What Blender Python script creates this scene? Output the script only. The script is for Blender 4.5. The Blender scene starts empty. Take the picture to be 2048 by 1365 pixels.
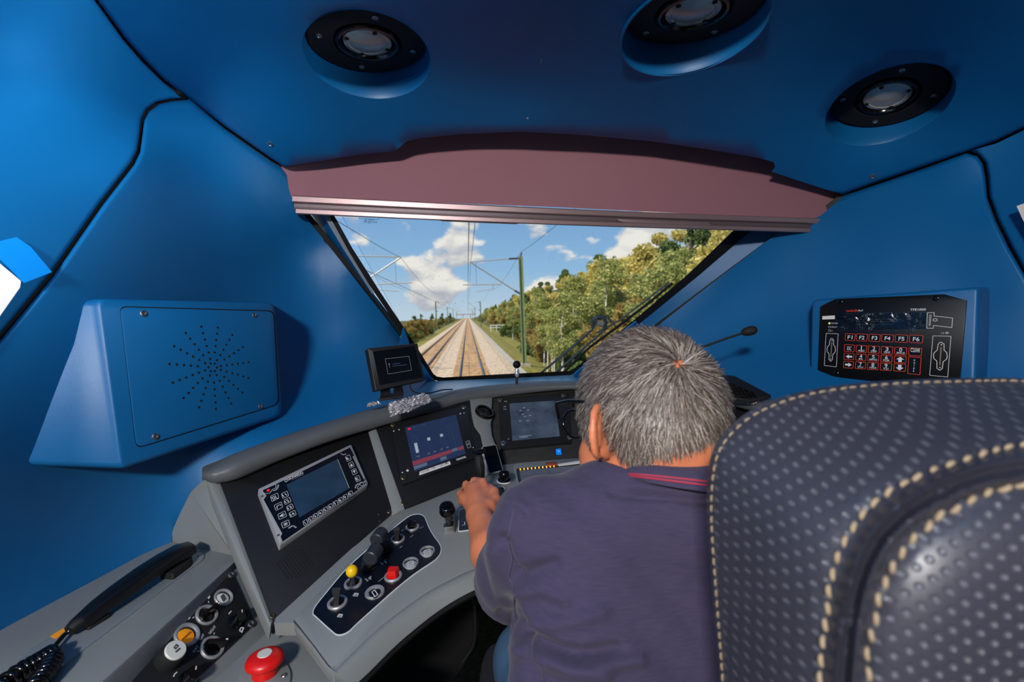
import bpy, bmesh, math, random
import numpy as np
from mathutils import Vector, Matrix, geometry
random.seed(7); np.random.seed(7)
scn = bpy.context.scene
COL = scn.collection
# ------------------------------------------------------------------ camera
FOC = 910.0                                   # focal length in pixels of the 2048 x 1365 frame
CAM = np.array([0.0, 0.0, 1.35])
a_ = np.array([(935-1024)/FOC, (682-632)/FOC, -1.0]); a_ /= np.linalg.norm(a_)   # track direction in camera axes
u_ = np.array([0.0, 1.0, 0.0]); u_ = u_-a_*u_.dot(a_); u_ /= np.linalg.norm(u_)
x_ = np.cross(a_, u_)
RC = np.array([x_, a_, u_])                   # camera axes -> world axes
cam_d = bpy.data.cameras.new('camera'); cam = bpy.data.objects.new('camera', cam_d); COL.objects.link(cam)
M4 = Matrix([list(RC[0])+[CAM[0]], list(RC[1])+[CAM[1]], list(RC[2])+[CAM[2]], [0, 0, 0, 1]])
cam.matrix_world = M4
cam_d.sensor_width = 36; cam_d.lens = FOC/2048*36; cam_d.clip_start = .02; cam_d.clip_end = 5000
cam_d.dof.use_dof = True; cam_d.dof.focus_distance = 1.2; cam_d.dof.aperture_fstop = 4.5
scn.camera = cam
scn.view_settings.view_transform = 'Standard'; scn.view_settings.look = 'None'
scn.view_settings.gamma = 1; scn.view_settings.use_curve_mapping = False
scn.view_settings.exposure = 0.0
# ------------------------------------------------------------------ node helpers
def lin(c):
    return tuple(((v/255)/12.92 if v/255 <= .04045 else ((v/255+.055)/1.055)**2.4) for v in c)
class NT:
    def __init__(s, tree): s.t = tree; tree.nodes.clear()
    def n(s, typ, **kw):
        nd = s.t.nodes.new(typ)
        for k, v in kw.items():
            if k.startswith('i_'):
                key = k[2:]; key = int(key) if key.isdigit() else key.replace('_', ' ')
                nd.inputs[key].default_value = v
            else: setattr(nd, k, v)
        return nd
    def l(s, a, b): s.t.links.new(a, b)
# ------------------------------------------------------------------ world: blue sky with fair weather clouds
world = bpy.data.worlds.new('sky'); scn.world = world; world.use_nodes = True
W = NT(world.node_tree)
tc = W.n('ShaderNodeTexCoord')
sep = W.n('ShaderNodeSeparateXYZ'); W.l(tc.outputs['Generated'], sep.inputs[0])
ramp = W.n('ShaderNodeValToRGB'); W.l(sep.outputs['Z'], ramp.inputs[0])
cr = ramp.color_ramp; cr.elements[0].position = 0.0; cr.elements[0].color = (*lin((196, 214, 228)), 1)
cr.elements[1].position = .30; cr.elements[1].color = (*lin((98, 150, 208)), 1)
e = cr.elements.new(.10); e.color = (*lin((150, 190, 226)), 1)
e = cr.elements.new(.8); e.color = (*lin((60, 110, 180)), 1)
# heaped clouds: noise over the direction of view, flattened a little
cmb = W.n('ShaderNodeMapping'); cmb.inputs['Scale'].default_value = (1, 1, 1.75); W.l(tc.outputs['Generated'], cmb.inputs[0])
CLOUD_AT = (0.62, 0.0, 0.33)
mp = W.n('ShaderNodeMapping'); mp.inputs['Location'].default_value = CLOUD_AT; W.l(cmb.outputs[0], mp.inputs[0])
no = W.n('ShaderNodeTexNoise', i_Scale=6.2, i_Detail=8.0, i_Roughness=.5, i_Distortion=.1); W.l(mp.outputs[0], no.inputs['Vector'])
cov = W.n('ShaderNodeMapRange'); cov.inputs[1].default_value = .535; cov.inputs[2].default_value = .585; W.l(no.outputs['Fac'], cov.inputs[0]); cov.clamp = True
# cloud shading: white tops, greyer undersides, from the same noise sampled a little higher
mp2 = W.n('ShaderNodeMapping'); mp2.inputs['Location'].default_value = (CLOUD_AT[0], CLOUD_AT[1], CLOUD_AT[2]+.035); W.l(cmb.outputs[0], mp2.inputs[0])
no2 = W.n('ShaderNodeTexNoise', i_Scale=6.2, i_Detail=8.0, i_Roughness=.5, i_Distortion=.1); W.l(mp2.outputs[0], no2.inputs['Vector'])
df = W.n('ShaderNodeMath', operation='SUBTRACT'); W.l(no.outputs['Fac'], df.inputs[0]); W.l(no2.outputs['Fac'], df.inputs[1])
sh = W.n('ShaderNodeMapRange'); sh.inputs[1].default_value = -.06; sh.inputs[2].default_value = .07; W.l(df.outputs[0], sh.inputs[0])
cc = W.n('ShaderNodeMix', data_type='RGBA'); W.l(sh.outputs[0], cc.inputs['Factor'])
cc.inputs['A'].default_value = (*lin((188, 190, 200)), 1); cc.inputs['B'].default_value = (*lin((246, 240, 232)), 1)
mx = W.n('ShaderNodeMix', data_type='RGBA'); W.l(cov.outputs[0], mx.inputs['Factor']); W.l(ramp.outputs[0], mx.inputs['A']); W.l(cc.outputs['Result'], mx.inputs['B'])
bg = W.n('ShaderNodeBackground', i_Strength=1.0); W.l(mx.outputs['Result'], bg.inputs[0])
wo = W.n('ShaderNodeOutputWorld'); W.l(bg.outputs[0], wo.inputs[0])
# ------------------------------------------------------------------ sun
sd = bpy.data.lights.new('sun', 'SUN'); sd.energy = 5.4; sd.angle = .01; sd.color = (1, .94, .84)
so = bpy.data.objects.new('sun', sd); COL.objects.link(so)
so.rotation_euler = Vector((.75, .55, -1.0)).to_track_quat('-Z', 'Y').to_euler()
# ------------------------------------------------------------------ pixel geometry helpers
def P(x, y, d):
    """world point seen at photo pixel (x, y) at depth d in front of the camera"""
    c = np.array([(x-1024)/FOC*d, (682-y)/FOC*d, -d])
    return CAM + RC @ c
def Parr(x, y, d):
    x = np.asarray(x, float); y = np.asarray(y, float); d = np.asarray(d, float)
    c = np.stack([(x-1024)/FOC*d, (682-y)/FOC*d, -d], -1)
    return CAM + c @ RC.T
def pix(p):
    c = RC.T @ (np.asarray(p)-CAM)
    return (1024+FOC*c[0]/-c[2], 682-FOC*c[1]/-c[2], -c[2])
def tps(ctrl, reg=1e-5):
    """smooth depth over a surface: thin plate spline of 1/depth through measured points (planes are reproduced exactly)"""
    c = np.array(ctrl, float); X = c[:, :2]/1000; v = 1/c[:, 2]; n = len(c)
    def U(r2): return np.where(r2 > 1e-12, r2*np.log(np.maximum(r2, 1e-12)), 0)
    K = U(((X[:, None]-X[None])**2).sum(-1)) + reg*np.eye(n)
    Q = np.hstack([np.ones((n, 1)), X]); A = np.zeros((n+3, n+3))
    A[:n, :n] = K; A[:n, n:] = Q; A[n:, :n] = Q.T
    w = np.linalg.solve(A, np.r_[v, 0, 0, 0])
    def f(x, y):
        q = np.stack([np.ravel(np.asarray(x, float)), np.ravel(np.asarray(y, float))], -1)/1000
        k = U(((q[:, None]-X[None])**2).sum(-1))
        iv = k @ w[:n] + w[n] + q @ w[n+1:]
        return (1/np.clip(iv, .2, 8)).reshape(np.shape(x))
    return f
class Plane:
    """flat face in the cab through three measured points; .at() gives points on it, h metres proud towards the viewer"""
    def __init__(s, *pts):
        p = [P(*q) for q in pts]; s.o = p[0]
        n = np.cross(p[1]-p[0], p[2]-p[0]); n /= np.linalg.norm(n)
        if n.dot(CAM-p[0]) < 0: n = -n
        s.n = n
    def at(s, x, y, h=0.0):
        d = P(x, y, 1.0)-CAM; t = (s.o+s.n*h-CAM).dot(s.n)/d.dot(s.n)
        return CAM+d*t
    def depth(s, x, y): return pix(s.at(x, y))[2]
    def basis(s, x, y):
        """in-plane right and up at a pixel"""
        c = s.at(x, y); r = s.at(x+4, y)-c; r /= np.linalg.norm(r); u = np.cross(s.n, r); return c, r, u
def dense(pts, step=14, closed=False):
    out = []; n = len(pts)
    for i in range(n if closed else n-1):
        a = np.array(pts[i], float); b = np.array(pts[(i+1) % n], float); k = max(1, int(np.linalg.norm((b-a)[:2])/step))
        for j in range(k): out.append(tuple(a+(b-a)*j/k))
    if not closed: out.append(tuple(map(float, pts[-1])))
    return out
def smooth_poly(pts, closed=True, n=6):
    """Catmull-Rom through 2D or 3D points"""
    P_ = np.array(pts, float); m = len(P_); out = []
    rng = range(m) if closed else range(m-1)
    for i in rng:
        if closed: p0, p1, p2, p3 = P_[i-1], P_[i], P_[(i+1) % m], P_[(i+2) % m]
        else: p0, p1, p2, p3 = P_[max(i-1, 0)], P_[i], P_[i+1], P_[min(i+2, m-1)]
        for k in range(n):
            t = k/n
            out.append(tuple(.5*(2*p1+(p2-p0)*t+(2*p0-5*p1+4*p2-p3)*t*t+(3*p1-p0-3*p2+p3)*t**3)))
    if not closed: out.append(tuple(P_[-1]))
    return out
def round_poly(pts, r, n=4):
    """2D polygon with rounded corners, r in the same units"""
    out = []; m = len(pts)
    for i in range(m):
        a, b, c = (np.array(pts[j], float)[:2] for j in (i-1, i, (i+1) % m))
        rr = r[i] if isinstance(r, (list, tuple)) else r
        da, dc = np.linalg.norm(a-b), np.linalg.norm(c-b); k = min(rr, .48*da, .48*dc)
        p, q = b+(a-b)/da*k, b+(c-b)/dc*k
        for t in np.linspace(0, 1, n+1): out.append(tuple((1-t)**2*p+2*t*(1-t)*b+t*t*q))
    return out
def inpoly(x, y, poly):
    px = np.array([p[0] for p in poly]); py = np.array([p[1] for p in poly]); x = np.asarray(x); y = np.asarray(y)
    r = np.zeros(x.shape, bool); j = len(poly)-1
    for i in range(len(poly)):
        c = ((py[i] > y) != (py[j] > y)) & (x < (px[j]-px[i])*(y-py[i])/(py[j]-py[i]+1e-12)+px[i]); r ^= c; j = i
    return r
def polydist(x, y, line):
    q = np.stack([x, y], -1); best = np.full(len(q), 1e9)
    for i in range(len(line)-1):
        a = np.array(line[i], float)[:2]; b = np.array(line[i+1], float)[:2]; ab = b-a
        t = np.clip(((q-a) @ ab)/(ab @ ab+1e-12), 0, 1)
        best = np.minimum(best, np.linalg.norm(q-(a+t[:, None]*ab), axis=1))
    return best
# ------------------------------------------------------------------ object helpers
WL = {}                                        # world location of every root / part
def mesh_obj(name, verts, faces, mat, parent=None, smooth=True, loc=None, mats=None, fmat=None):
    V = np.asarray(verts, float).reshape(-1, 3)
    if loc is None:
        lo, hi = V.min(0), V.max(0); loc = np.array([(lo[0]+hi[0])/2, (lo[1]+hi[1])/2, lo[2]])
    loc = np.asarray(loc, float)
    me = bpy.data.meshes.new(name); me.from_pydata((V-loc).tolist(), [], [list(map(int, f)) for f in faces])
    for m in (mats or [mat]): me.materials.append(m)
    if fmat is not None: me.polygons.foreach_set('material_index', np.asarray(fmat, np.int32))
    me.update()
    if smooth: me.polygons.foreach_set('use_smooth', [True]*len(me.polygons))
    o = bpy.data.objects.new(name, me); COL.objects.link(o)
    pl = WL[parent.name] if parent else np.zeros(3)
    if parent: o.parent = parent
    o.location = Vector(loc-pl); WL[o.name] = loc
    return o
def bm_obj(name, bm, mat, parent=None, smooth=True, **kw):
    bm.verts.index_update()
    v = [tuple(x.co) for x in bm.verts]; f = [[w.index for w in q.verts] for q in bm.faces]; bm.free()
    return mesh_obj(name, v, f, mat, parent, smooth, **kw)
def tag(o, label=None, cat=None, group=None, kind=None):
    if label: o['label'] = label
    if cat: o['category'] = cat
    if group: o['group'] = group
    if kind: o['kind'] = kind
    return o
def thing(name, label, cat, loc, group=None):
    o = bpy.data.objects.new(name, None); COL.objects.link(o); o.empty_display_size = .02
    o.location = Vector(np.asarray(loc, float)); WL[o.name] = np.asarray(loc, float)
    return tag(o, label, cat, group)
def autosmooth(o, ang=35):
    me = o.data
    me.polygons.foreach_set('use_smooth', [True]*len(me.polygons))
    try: me.set_sharp_from_angle(angle=math.radians(ang))
    except Exception: pass
    return o
def surf(name, poly, field, mat, parent=None, grid=26, rnd=None, rpx=14, rdep=.012, th=.015, holes=(), bumps=None, loops=()):
    """curved panel: outline in photo pixels, depth from a measured field, optional rolled edges, real thickness"""
    bst = min(grid*.55, 10) if rnd is not None else grid*.55
    bnd = dense(poly, bst, True)
    pts = [tuple(p[:2]) for p in bnd]; edges = [(i, (i+1) % len(pts)) for i in range(len(pts))]
    hl = []
    for h in holes:
        s = len(pts); pts += [tuple(q[:2]) for q in h]; edges += [(s+i, s+(i+1) % len(h)) for i in range(len(h))]; hl.append(h)
    xs = np.array([p[0] for p in bnd]); ys = np.array([p[1] for p in bnd])
    gx, gy = np.meshgrid(np.arange(xs.min()+3, xs.max(), grid), np.arange(ys.min()+3, ys.max(), grid))
    gx = gx.ravel()+np.random.rand(gx.size)*2; gy = gy.ravel()+np.random.rand(gy.size)*2
    k = inpoly(gx, gy, bnd) & (polydist(gx, gy, bnd+[bnd[0]]) > grid*.42)
    for h in hl: k &= ~inpoly(gx, gy, h) & (polydist(gx, gy, list(h)+[h[0]]) > grid*.3)
    gx, gy = gx[k], gy[k]
    ex = []
    for line, offs in loops:                    # extra rows of points for fine relief
        for o_ in offs:
            q = dense(line, grid*.55)
            for i in range(len(q)-1):
                a = np.array(q[i]); b = np.array(q[i+1]); t = (b-a)/(np.linalg.norm(b-a)+1e-9); ex.append(a+np.array([-t[1], t[0]])*o_)
    if rnd is not None:
        kk = np.ones(len(gx), bool)
        for line in rnd: kk &= polydist(gx, gy, line) > rpx*1.7
        gx, gy = gx[kk], gy[kk]
        for line in rnd:
            q = [np.array(p[:2]) for p in dense(line, bst)]
            for i in range(len(q)):
                t = q[min(i+1, len(q)-1)]-q[max(i-1, 0)]; t = t/(np.linalg.norm(t)+1e-9); nn = np.array([-t[1], t[0]])
                for s in (-1, 1):
                    for fr in (.12, .28, .5, .75, 1.0, 1.35): ex.append(q[i]+nn*s*fr*rpx)
    if ex:
        ex = np.array(ex); k = inpoly(ex[:, 0], ex[:, 1], bnd) & (polydist(ex[:, 0], ex[:, 1], bnd+[bnd[0]]) > 1.2)
        for h in hl: k &= ~inpoly(ex[:, 0], ex[:, 1], h)
        gx = np.r_[gx, ex[k, 0]]; gy = np.r_[gy, ex[k, 1]]
    pts += list(zip(gx, gy))
    r = geometry.delaunay_2d_cdt([Vector(p) for p in pts], edges, [], 0, .05)
    v2 = np.array([(v.x, v.y) for v in r[0]]); fs = np.array([f for f in r[2] if len(f) == 3])
    ce = v2[fs].mean(1); k = inpoly(ce[:, 0], ce[:, 1], bnd)
    for h in hl: k &= ~inpoly(ce[:, 0], ce[:, 1], h)
    fs = fs[k]
    d = field(v2[:, 0], v2[:, 1])
    if bumps is not None: d = bumps(v2[:, 0], v2[:, 1], d)
    if rnd is not None:
        dist = np.full(len(v2), 1e9)
        for line in rnd: dist = np.minimum(dist, polydist(v2[:, 0], v2[:, 1], line))
        t = np.clip(dist/rpx, 0, 1); d = d + rdep*(1-np.sqrt(np.clip(1-(1-t)**2, 0, 1)))
    V = Parr(v2[:, 0], v2[:, 1], d); B = Parr(v2[:, 0], v2[:, 1], d+th); n = len(V)
    F = [tuple(f[::-1]) for f in fs] + [tuple(f+n) for f in fs]
    cnt = {}
    for f in fs:
        for i in range(3):
            e_ = (f[i], f[(i+1) % 3]); cnt[e_] = 1
    for (a, b) in cnt:
        if (b, a) not in cnt: F.append((a, b, b+n, a+n))
    o = mesh_obj(name, np.vstack([V, B]), F, mat, parent); autosmooth(o, 50)
    return o
def prism(name, pl, poly, h0, h1, mat, parent=None, bevel=0, smooth=False, inset_mat=None):
    """solid plate on a plane: outline in photo pixels, from h0 to h1 metres proud of the plane"""
    t = [pl.at(x, y, h1) for x, y in [q[:2] for q in poly]]
    b = [p-pl.n*(h1-h0) for p in t]
    return solid(name, b, t, mat, parent, bevel, smooth)
def solid(name, b, t, mat, parent=None, bevel=0, smooth=False):
    n = len(b); b = np.array(b); t = np.array(t)
    if bevel:
        c = t.mean(0); nrm = t-b; h = np.linalg.norm(nrm[0]); nrm = nrm[0]/h
        bev = min(bevel, h*.9)
        # inset the top outline towards the inside
        ti = []
        for i in range(n):
            e0 = t[i]-t[i-1]; e1 = t[(i+1) % n]-t[i]
            e0 = e0/(np.linalg.norm(e0)+1e-9); e1 = e1/(np.linalg.norm(e1)+1e-9)
            n0 = np.cross(nrm, e0); n1 = np.cross(nrm, e1); m = n0+n1; m /= np.linalg.norm(m)+1e-9
            if m.dot(c-t[i]) < 0 and i == 0: pass
            ti.append((t[i], m, max(.5, m.dot(n0))))
        sgn = 1 if sum(m.dot(c-p) for p, m, q in ti) > 0 else -1
        mid = t-nrm*bev*.3; m2 = np.array([p+sgn*m*bev*.3/q for p, m, q in ti]); top = np.array([p+sgn*m*bev/q for p, m, q in ti])
        rows = [b, t-nrm*bev, m2-nrm*bev*.3, top]
    else: rows = [b, t]
    V = np.vstack(rows); F = [tuple(range(n-1, -1, -1))]
    for k in range(len(rows)-1):
        for i in range(n):
            j = (i+1) % n; F.append((k*n+i, k*n+j, (k+1)*n+j, (k+1)*n+i))
    F.append(tuple(range((len(rows)-1)*n, len(rows)*n)))
    o = mesh_obj(name, V, F, mat, parent)
    bmx = bmesh.new(); bmx.from_mesh(o.data); bmesh.ops.recalc_face_normals(bmx, faces=bmx.faces); bmx.to_mesh(o.data); bmx.free()
    return autosmooth(o, 40 if not smooth else 60)
def lathe(name, c, axis, prof, mat, parent=None, seg=24, ref=None, ang=40):
    """surface of revolution: profile of (radius, height along axis)"""
    c = np.asarray(c, float); z = np.asarray(axis, float); z = z/np.linalg.norm(z)
    r_ = np.array([1, 0, 0.]) if ref is None else np.asarray(ref, float); x = r_-z*r_.dot(z)
    if np.linalg.norm(x) < 1e-4: x = np.cross(z, [0, 1, 0])
    x /= np.linalg.norm(x); y = np.cross(z, x); V = []; F = []
    for r, h in prof:
        for i in range(seg):
            t = 2*math.pi*i/seg; V.append(c+z*h+(x*math.cos(t)+y*math.sin(t))*r)
    for k in range(len(prof)-1):
        for i in range(seg):
            j = (i+1) % seg; F.append((k*seg+i, k*seg+j, (k+1)*seg+j, (k+1)*seg+i))
    ring_ = prof[0] == prof[-1]
    if prof[0][0] > 1e-6 and not ring_: F.append(tuple(range(seg-1, -1, -1)))
    if prof[-1][0] > 1e-6 and not ring_: F.append(tuple(range((len(prof)-1)*seg, len(prof)*seg)))
    o = mesh_obj(name, V, F, mat, parent)
    bmx = bmesh.new(); bmx.from_mesh(o.data); bmesh.ops.remove_doubles(bmx, verts=bmx.verts, dist=1e-6); bmesh.ops.recalc_face_normals(bmx, faces=bmx.faces); bmx.to_mesh(o.data); bmx.free()
    return autosmooth(o, ang)
def tube_data(path, rad, seg=8, flat=None):
    Pp = np.array(path, float); n = len(Pp); rad = np.atleast_1d(np.asarray(rad, float)); rad = np.interp(np.linspace(0, 1, n), np.linspace(0, 1, len(rad)), rad) if len(rad) > 1 else np.full(n, rad[0])
    T = np.gradient(Pp, axis=0); T /= np.linalg.norm(T, axis=1)[:, None]+1e-12
    up = np.array([0, 0, 1.]) if abs(T[0][2]) < .9 else np.array([1., 0, 0])
    x = np.cross(T[0], up); x /= np.linalg.norm(x); V = []; F = []
    for i in range(n):
        x = x-T[i]*x.dot(T[i]); x /= np.linalg.norm(x)+1e-12; y = np.cross(T[i], x)
        for k in range(seg):
            t = 2*math.pi*k/seg; V.append(Pp[i]+(x*math.cos(t)+y*math.sin(t))*rad[i])
    for i in range(n-1):
        for k in range(seg):
            j = (k+1) % seg; F.append((i*seg+k, i*seg+j, (i+1)*seg+j, (i+1)*seg+k))
    F.append(tuple(range(seg-1, -1, -1))); F.append(tuple(range((n-1)*seg, n*seg)))
    return V, F
def tube(name, path, rad, mat, parent=None, seg=8):
    V, F = tube_data(path, rad, seg); o = mesh_obj(name, V, F, mat, parent); return autosmooth(o, 60)
def loft(name, rows, mat, parent=None, close_ends=True, closed=True, ang=50):
    """skin between rows of 3D points; each row is a cross-section outline (closed loop)"""
    R = np.array(rows); m, n = R.shape[:2]; V = R.reshape(-1, 3); F = []
    for k in range(m-1):
        for i in range(n if closed else n-1):
            j = (i+1) % n; F.append((k*n+i, k*n+j, (k+1)*n+j, (k+1)*n+i))
    if close_ends: F += [tuple(range(n-1, -1, -1)), tuple(range((m-1)*n, m*n))]
    o = mesh_obj(name, V, F, mat, parent)
    bmx = bmesh.new(); bmx.from_mesh(o.data); bmesh.ops.recalc_face_normals(bmx, faces=bmx.faces); bmx.to_mesh(o.data); bmx.free()
    return autosmooth(o, ang)
def box_pts(c, sx, sy, sz, rx=None):
    c = np.asarray(c, float); V = [c+np.array([x*sx/2, y*sy/2, z*sz/2]) for z in (-1, 1) for x, y in ((-1, -1), (1, -1), (1, 1), (-1, 1))]
    return V, [(3, 2, 1, 0), (4, 5, 6, 7), (0, 1, 5, 4), (1, 2, 6, 5), (2, 3, 7, 6), (3, 0, 4, 7)]
def box(name, c, sx, sy, sz, mat, parent=None):
    V, F = box_pts(c, sx, sy, sz); return mesh_obj(name, V, F, mat, parent, smooth=False)
_txt = {}
def text(name, s, pl, x0, y0, x1, y1, mat, parent, hpx=None, h=.0006, align='L', width=None, th=.0004, fit=True, shear=0, bold=0):
    """flat lettering on a plane from pixel (x0, y0) baseline start to (x1, y1) baseline end"""
    key = (s, shear, bold)
    if key not in _txt:
        c = bpy.data.curves.new('t', 'FONT'); c.body = s; c.size = 1; c.shear = shear; c.offset = bold; c.resolution_u = 3
        o = bpy.data.objects.new('t', c); COL.objects.link(o); bpy.context.view_layer.update()
        me = bpy.data.meshes.new_from_object(o.evaluated_get(bpy.context.evaluated_depsgraph_get()))
        co = np.array([v.co[:] for v in me.vertices]); fa = [tuple(p.vertices) for p in me.polygons]
        bpy.data.objects.remove(o); bpy.data.curves.remove(c); bpy.data.meshes.remove(me); _txt[key] = (co, fa)
    co, fa = _txt[key]
    if len(co) == 0: return None
    a = pl.at(x0, y0, h); b = pl.at(x1, y1, h); w = np.linalg.norm(b-a); r = (b-a)/w; u = np.cross(pl.n, r)
    lo, hi = co[:, 0].min(), co[:, 0].max(); sx = w/(hi-lo) if fit else None
    if hpx: hh = np.linalg.norm(pl.at((x0+x1)/2, (y0+y1)/2-hpx, h)-pl.at((x0+x1)/2, (y0+y1)/2, h)); sy = hh/max(.3, co[:, 1].max()-max(0, co[:, 1].min()))
    else: sy = sx
    if sx is None: sx = sy
    sh_ = 0.0
    if hpx and sx > 1.3*sy: sh_ = (w-(hi-lo)*1.15*sy)/2; sx = 1.15*sy
    V = a+np.outer((co[:, 0]-lo)*sx+sh_, r)+np.outer(co[:, 1]*sy, u)
    return mesh_obj(name, V, fa, mat, parent, smooth=False)
def ring(name, pl, poly, w, h, mat, parent):
    """thin printed outline: band of width w metres inside a closed pixel polygon"""
    o = np.array([pl.at(x, y, h) for x, y in [q[:2] for q in poly]]); c = o.mean(0); n = len(o); inn = []
    for i in range(n):
        e0 = o[i]-o[i-1]; e1 = o[(i+1) % n]-o[i]; e0 /= np.linalg.norm(e0)+1e-9; e1 /= np.linalg.norm(e1)+1e-9
        n0 = np.cross(pl.n, e0); n1 = np.cross(pl.n, e1); m = n0+n1; m /= np.linalg.norm(m)+1e-9; inn.append((m, max(.4, m.dot(n0))))
    s = 1 if sum(m.dot(c-p) for p, (m, q) in zip(o, inn)) > 0 else -1
    I = np.array([p+s*m*w/q for p, (m, q) in zip(o, inn)])
    return mesh_obj(name, np.vstack([o, I]), [(i, (i+1) % n, n+(i+1) % n, n+i) for i in range(n)], mat, parent, smooth=False)
def stroke(name, pl, pts, w, h, mat, parent):
    """thin printed line along pixel points"""
    o = np.array([pl.at(x, y, h) for x, y in pts]); T = np.gradient(o, axis=0); T /= np.linalg.norm(T, axis=1)[:, None]+1e-12
    N = np.cross(pl.n, T); n = len(o)
    return mesh_obj(name, np.vstack([o+N*w/2, o-N*w/2]), [(i, i+1, n+i+1, n+i) for i in range(n-1)], mat, parent, smooth=False)
def copy_part(src, parent, at_world):
    c = src.copy(); COL.objects.link(c); c.parent = parent; c.location = Vector(np.asarray(at_world)-WL[parent.name]); WL[c.name] = np.asarray(at_world, float); return c
# ------------------------------------------------------------------ materials
def mat(name, col, rough=.5, metal=0.0, bump=0.0, bscale=400, var=0.0, vscale=8, spec=.5, emit=None, estr=0, coat=0, sss=0, trans=0, alpha=1.0, vcol=None, dirt=None):
    m = bpy.data.materials.new(name); m.use_nodes = True; T = NT(m.node_tree)
    out = T.n('ShaderNodeOutputMaterial'); b = T.n('ShaderNodeBsdfPrincipled'); T.l(b.outputs[0], out.inputs[0])
    c = lin(col); b.inputs['Base Color'].default_value = (*c, 1); b.inputs['Roughness'].default_value = rough
    b.inputs['Metallic'].default_value = metal; b.inputs['Specular IOR Level'].default_value = spec
    b.inputs['Coat Weight'].default_value = coat; b.inputs['Alpha'].default_value = alpha; b.inputs['Transmission Weight'].default_value = trans
    if sss: b.inputs['Subsurface Weight'].default_value = sss; b.inputs['Subsurface Radius'].default_value = (.012, .004, .002); b.inputs['Subsurface Scale'].default_value = .4
    if emit: b.inputs['Emission Color'].default_value = (*lin(emit), 1); b.inputs['Emission Strength'].default_value = estr
    g = T.n('ShaderNodeTexCoord')
    if bump:
        n = T.n('ShaderNodeTexNoise', i_Scale=bscale, i_Detail=3.0); T.l(g.outputs['Object'], n.inputs['Vector'])
        bp = T.n('ShaderNodeBump', i_Strength=bump, i_Distance=.001); T.l(n.outputs['Fac'], bp.inputs['Height']); T.l(bp.outputs[0], b.inputs['Normal'])
    if var:
        n2 = T.n('ShaderNodeTexNoise', i_Scale=vscale, i_Detail=5.0); T.l(g.outputs['Object'], n2.inputs['Vector'])
        mx = T.n('ShaderNodeMix', data_type='RGBA'); c2 = lin(vcol) if vcol else tuple(v*(1-var) for v in c); c1 = c if vcol else tuple(min(1, v*(1+var)) for v in c)
        mr = T.n('ShaderNodeMapRange'); mr.inputs[1].default_value = .3; mr.inputs[2].default_value = .7; T.l(n2.outputs['Fac'], mr.inputs[0])
        mx.inputs['A'].default_value = (*c1, 1); mx.inputs['B'].default_value = (*c2, 1); T.l(mr.outputs[0], mx.inputs['Factor']); T.l(mx.outputs['Result'], b.inputs['Base Color'])
    return m
BLUE = mat('blue_plastic', (5, 95, 152), .42, bump=.25, bscale=900, var=.06, vscale=3)
GREY = mat('grey_desk', (128, 131, 130), .45, bump=.12, bscale=700, var=.05, vscale=5)
GREYL = mat('grey_trim', (150, 152, 154), .4)
BLACK = mat('black_panel', (20, 20, 22), .5, bump=.1, bscale=800)
SILL_DAYLIT = mat('sill_blue_daylit', (98, 152, 190), .24)  # wall blue made paler: daylight and sky reflection painted into the colour
BLACKM = mat('black_matte', (14, 14, 15), .75)
BLACKG = mat('black_gloss', (8, 8, 10), .14)
RUBBER = mat('black_rubber', (9, 9, 10), .6)
NAVY = mat('navy_plate', (7, 12, 24), .35)
CHROME = mat('chrome', (200, 198, 194), .22, metal=1)
STEEL = mat('brushed_steel', (165, 165, 168), .38, metal=1)
ALUM = mat('silver_ring', (176, 176, 178), .42, metal=.55)
BRASS = mat('dull_brass', (120, 112, 88), .45, metal=1)
WHITE = mat('white_print', (222, 224, 226), .6)
OFFW = mat('off_white_cap', (214, 214, 204), .45)
PAPER = mat('paper', (226, 224, 220), .8)
REDK = mat('red_knob', (214, 18, 16), .35)
YELL = mat('yellow_knob', (240, 190, 10), .3)
AMBER = mat('amber_cap', (238, 146, 6), .35, emit=(238, 146, 6), estr=.12)
ORNG = mat('orange_print', (228, 66, 28), .6)
REDP = mat('red_print', (220, 48, 40), .6)
CLOTH_SHADE = mat('mauve_shade_cloth', (142, 96, 106), .8, bump=.5, bscale=1500)
RAILM = mat('mauve_rail', (150, 126, 126), .38, metal=.55)
RAILD = mat('rail_dark', (98, 84, 88), .45, metal=.4)
LENS = mat('lens_acrylic', (196, 188, 176), .22, metal=.35, var=.12, vscale=30)
GLASSK = mat('screen_glass', (12, 16, 22), .06)
TAPE_BLUE = mat('blue_tape', (0, 126, 210), .35)
SCREEN_B = mat('screen_navy', (26, 38, 62), .18, emit=(34, 50, 84), estr=.55)
SCREEN_R = mat('screen_red', (112, 48, 60), .3, emit=(120, 56, 72), estr=.5)
SCREEN_G = mat('screen_grey', (80, 92, 112), .3, emit=(84, 98, 120), estr=.4)
SCREEN_W = mat('screen_white', (160, 168, 178), .3, emit=(160, 168, 180), estr=.4)
SCREEN_L = mat('screen_line', (48, 64, 92), .3, emit=(52, 70, 100), estr=.5)
SCREEN_D = mat('screen_dull', (24, 40, 58), .12, emit=(30, 50, 70), estr=.55, var=.5, vscale=14)
SCREEN_F = mat('screen_fogged', (40, 48, 60), .16, emit=(44, 54, 70), estr=.5, var=.6, vscale=16, vcol=(84, 96, 114))
LED_B = mat('lit_blue_button', (0, 110, 220), .3, emit=(0, 116, 220), estr=.6)
LED_O = mat('lit_orange', (255, 170, 40), .3, emit=(255, 176, 60), estr=1.6)
LED_Y = mat('lit_green', (200, 220, 80), .3, emit=(210, 230, 90), estr=.9)
LED_R = mat('lit_red', (220, 30, 34), .3, emit=(214, 30, 34), estr=.6)
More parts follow.
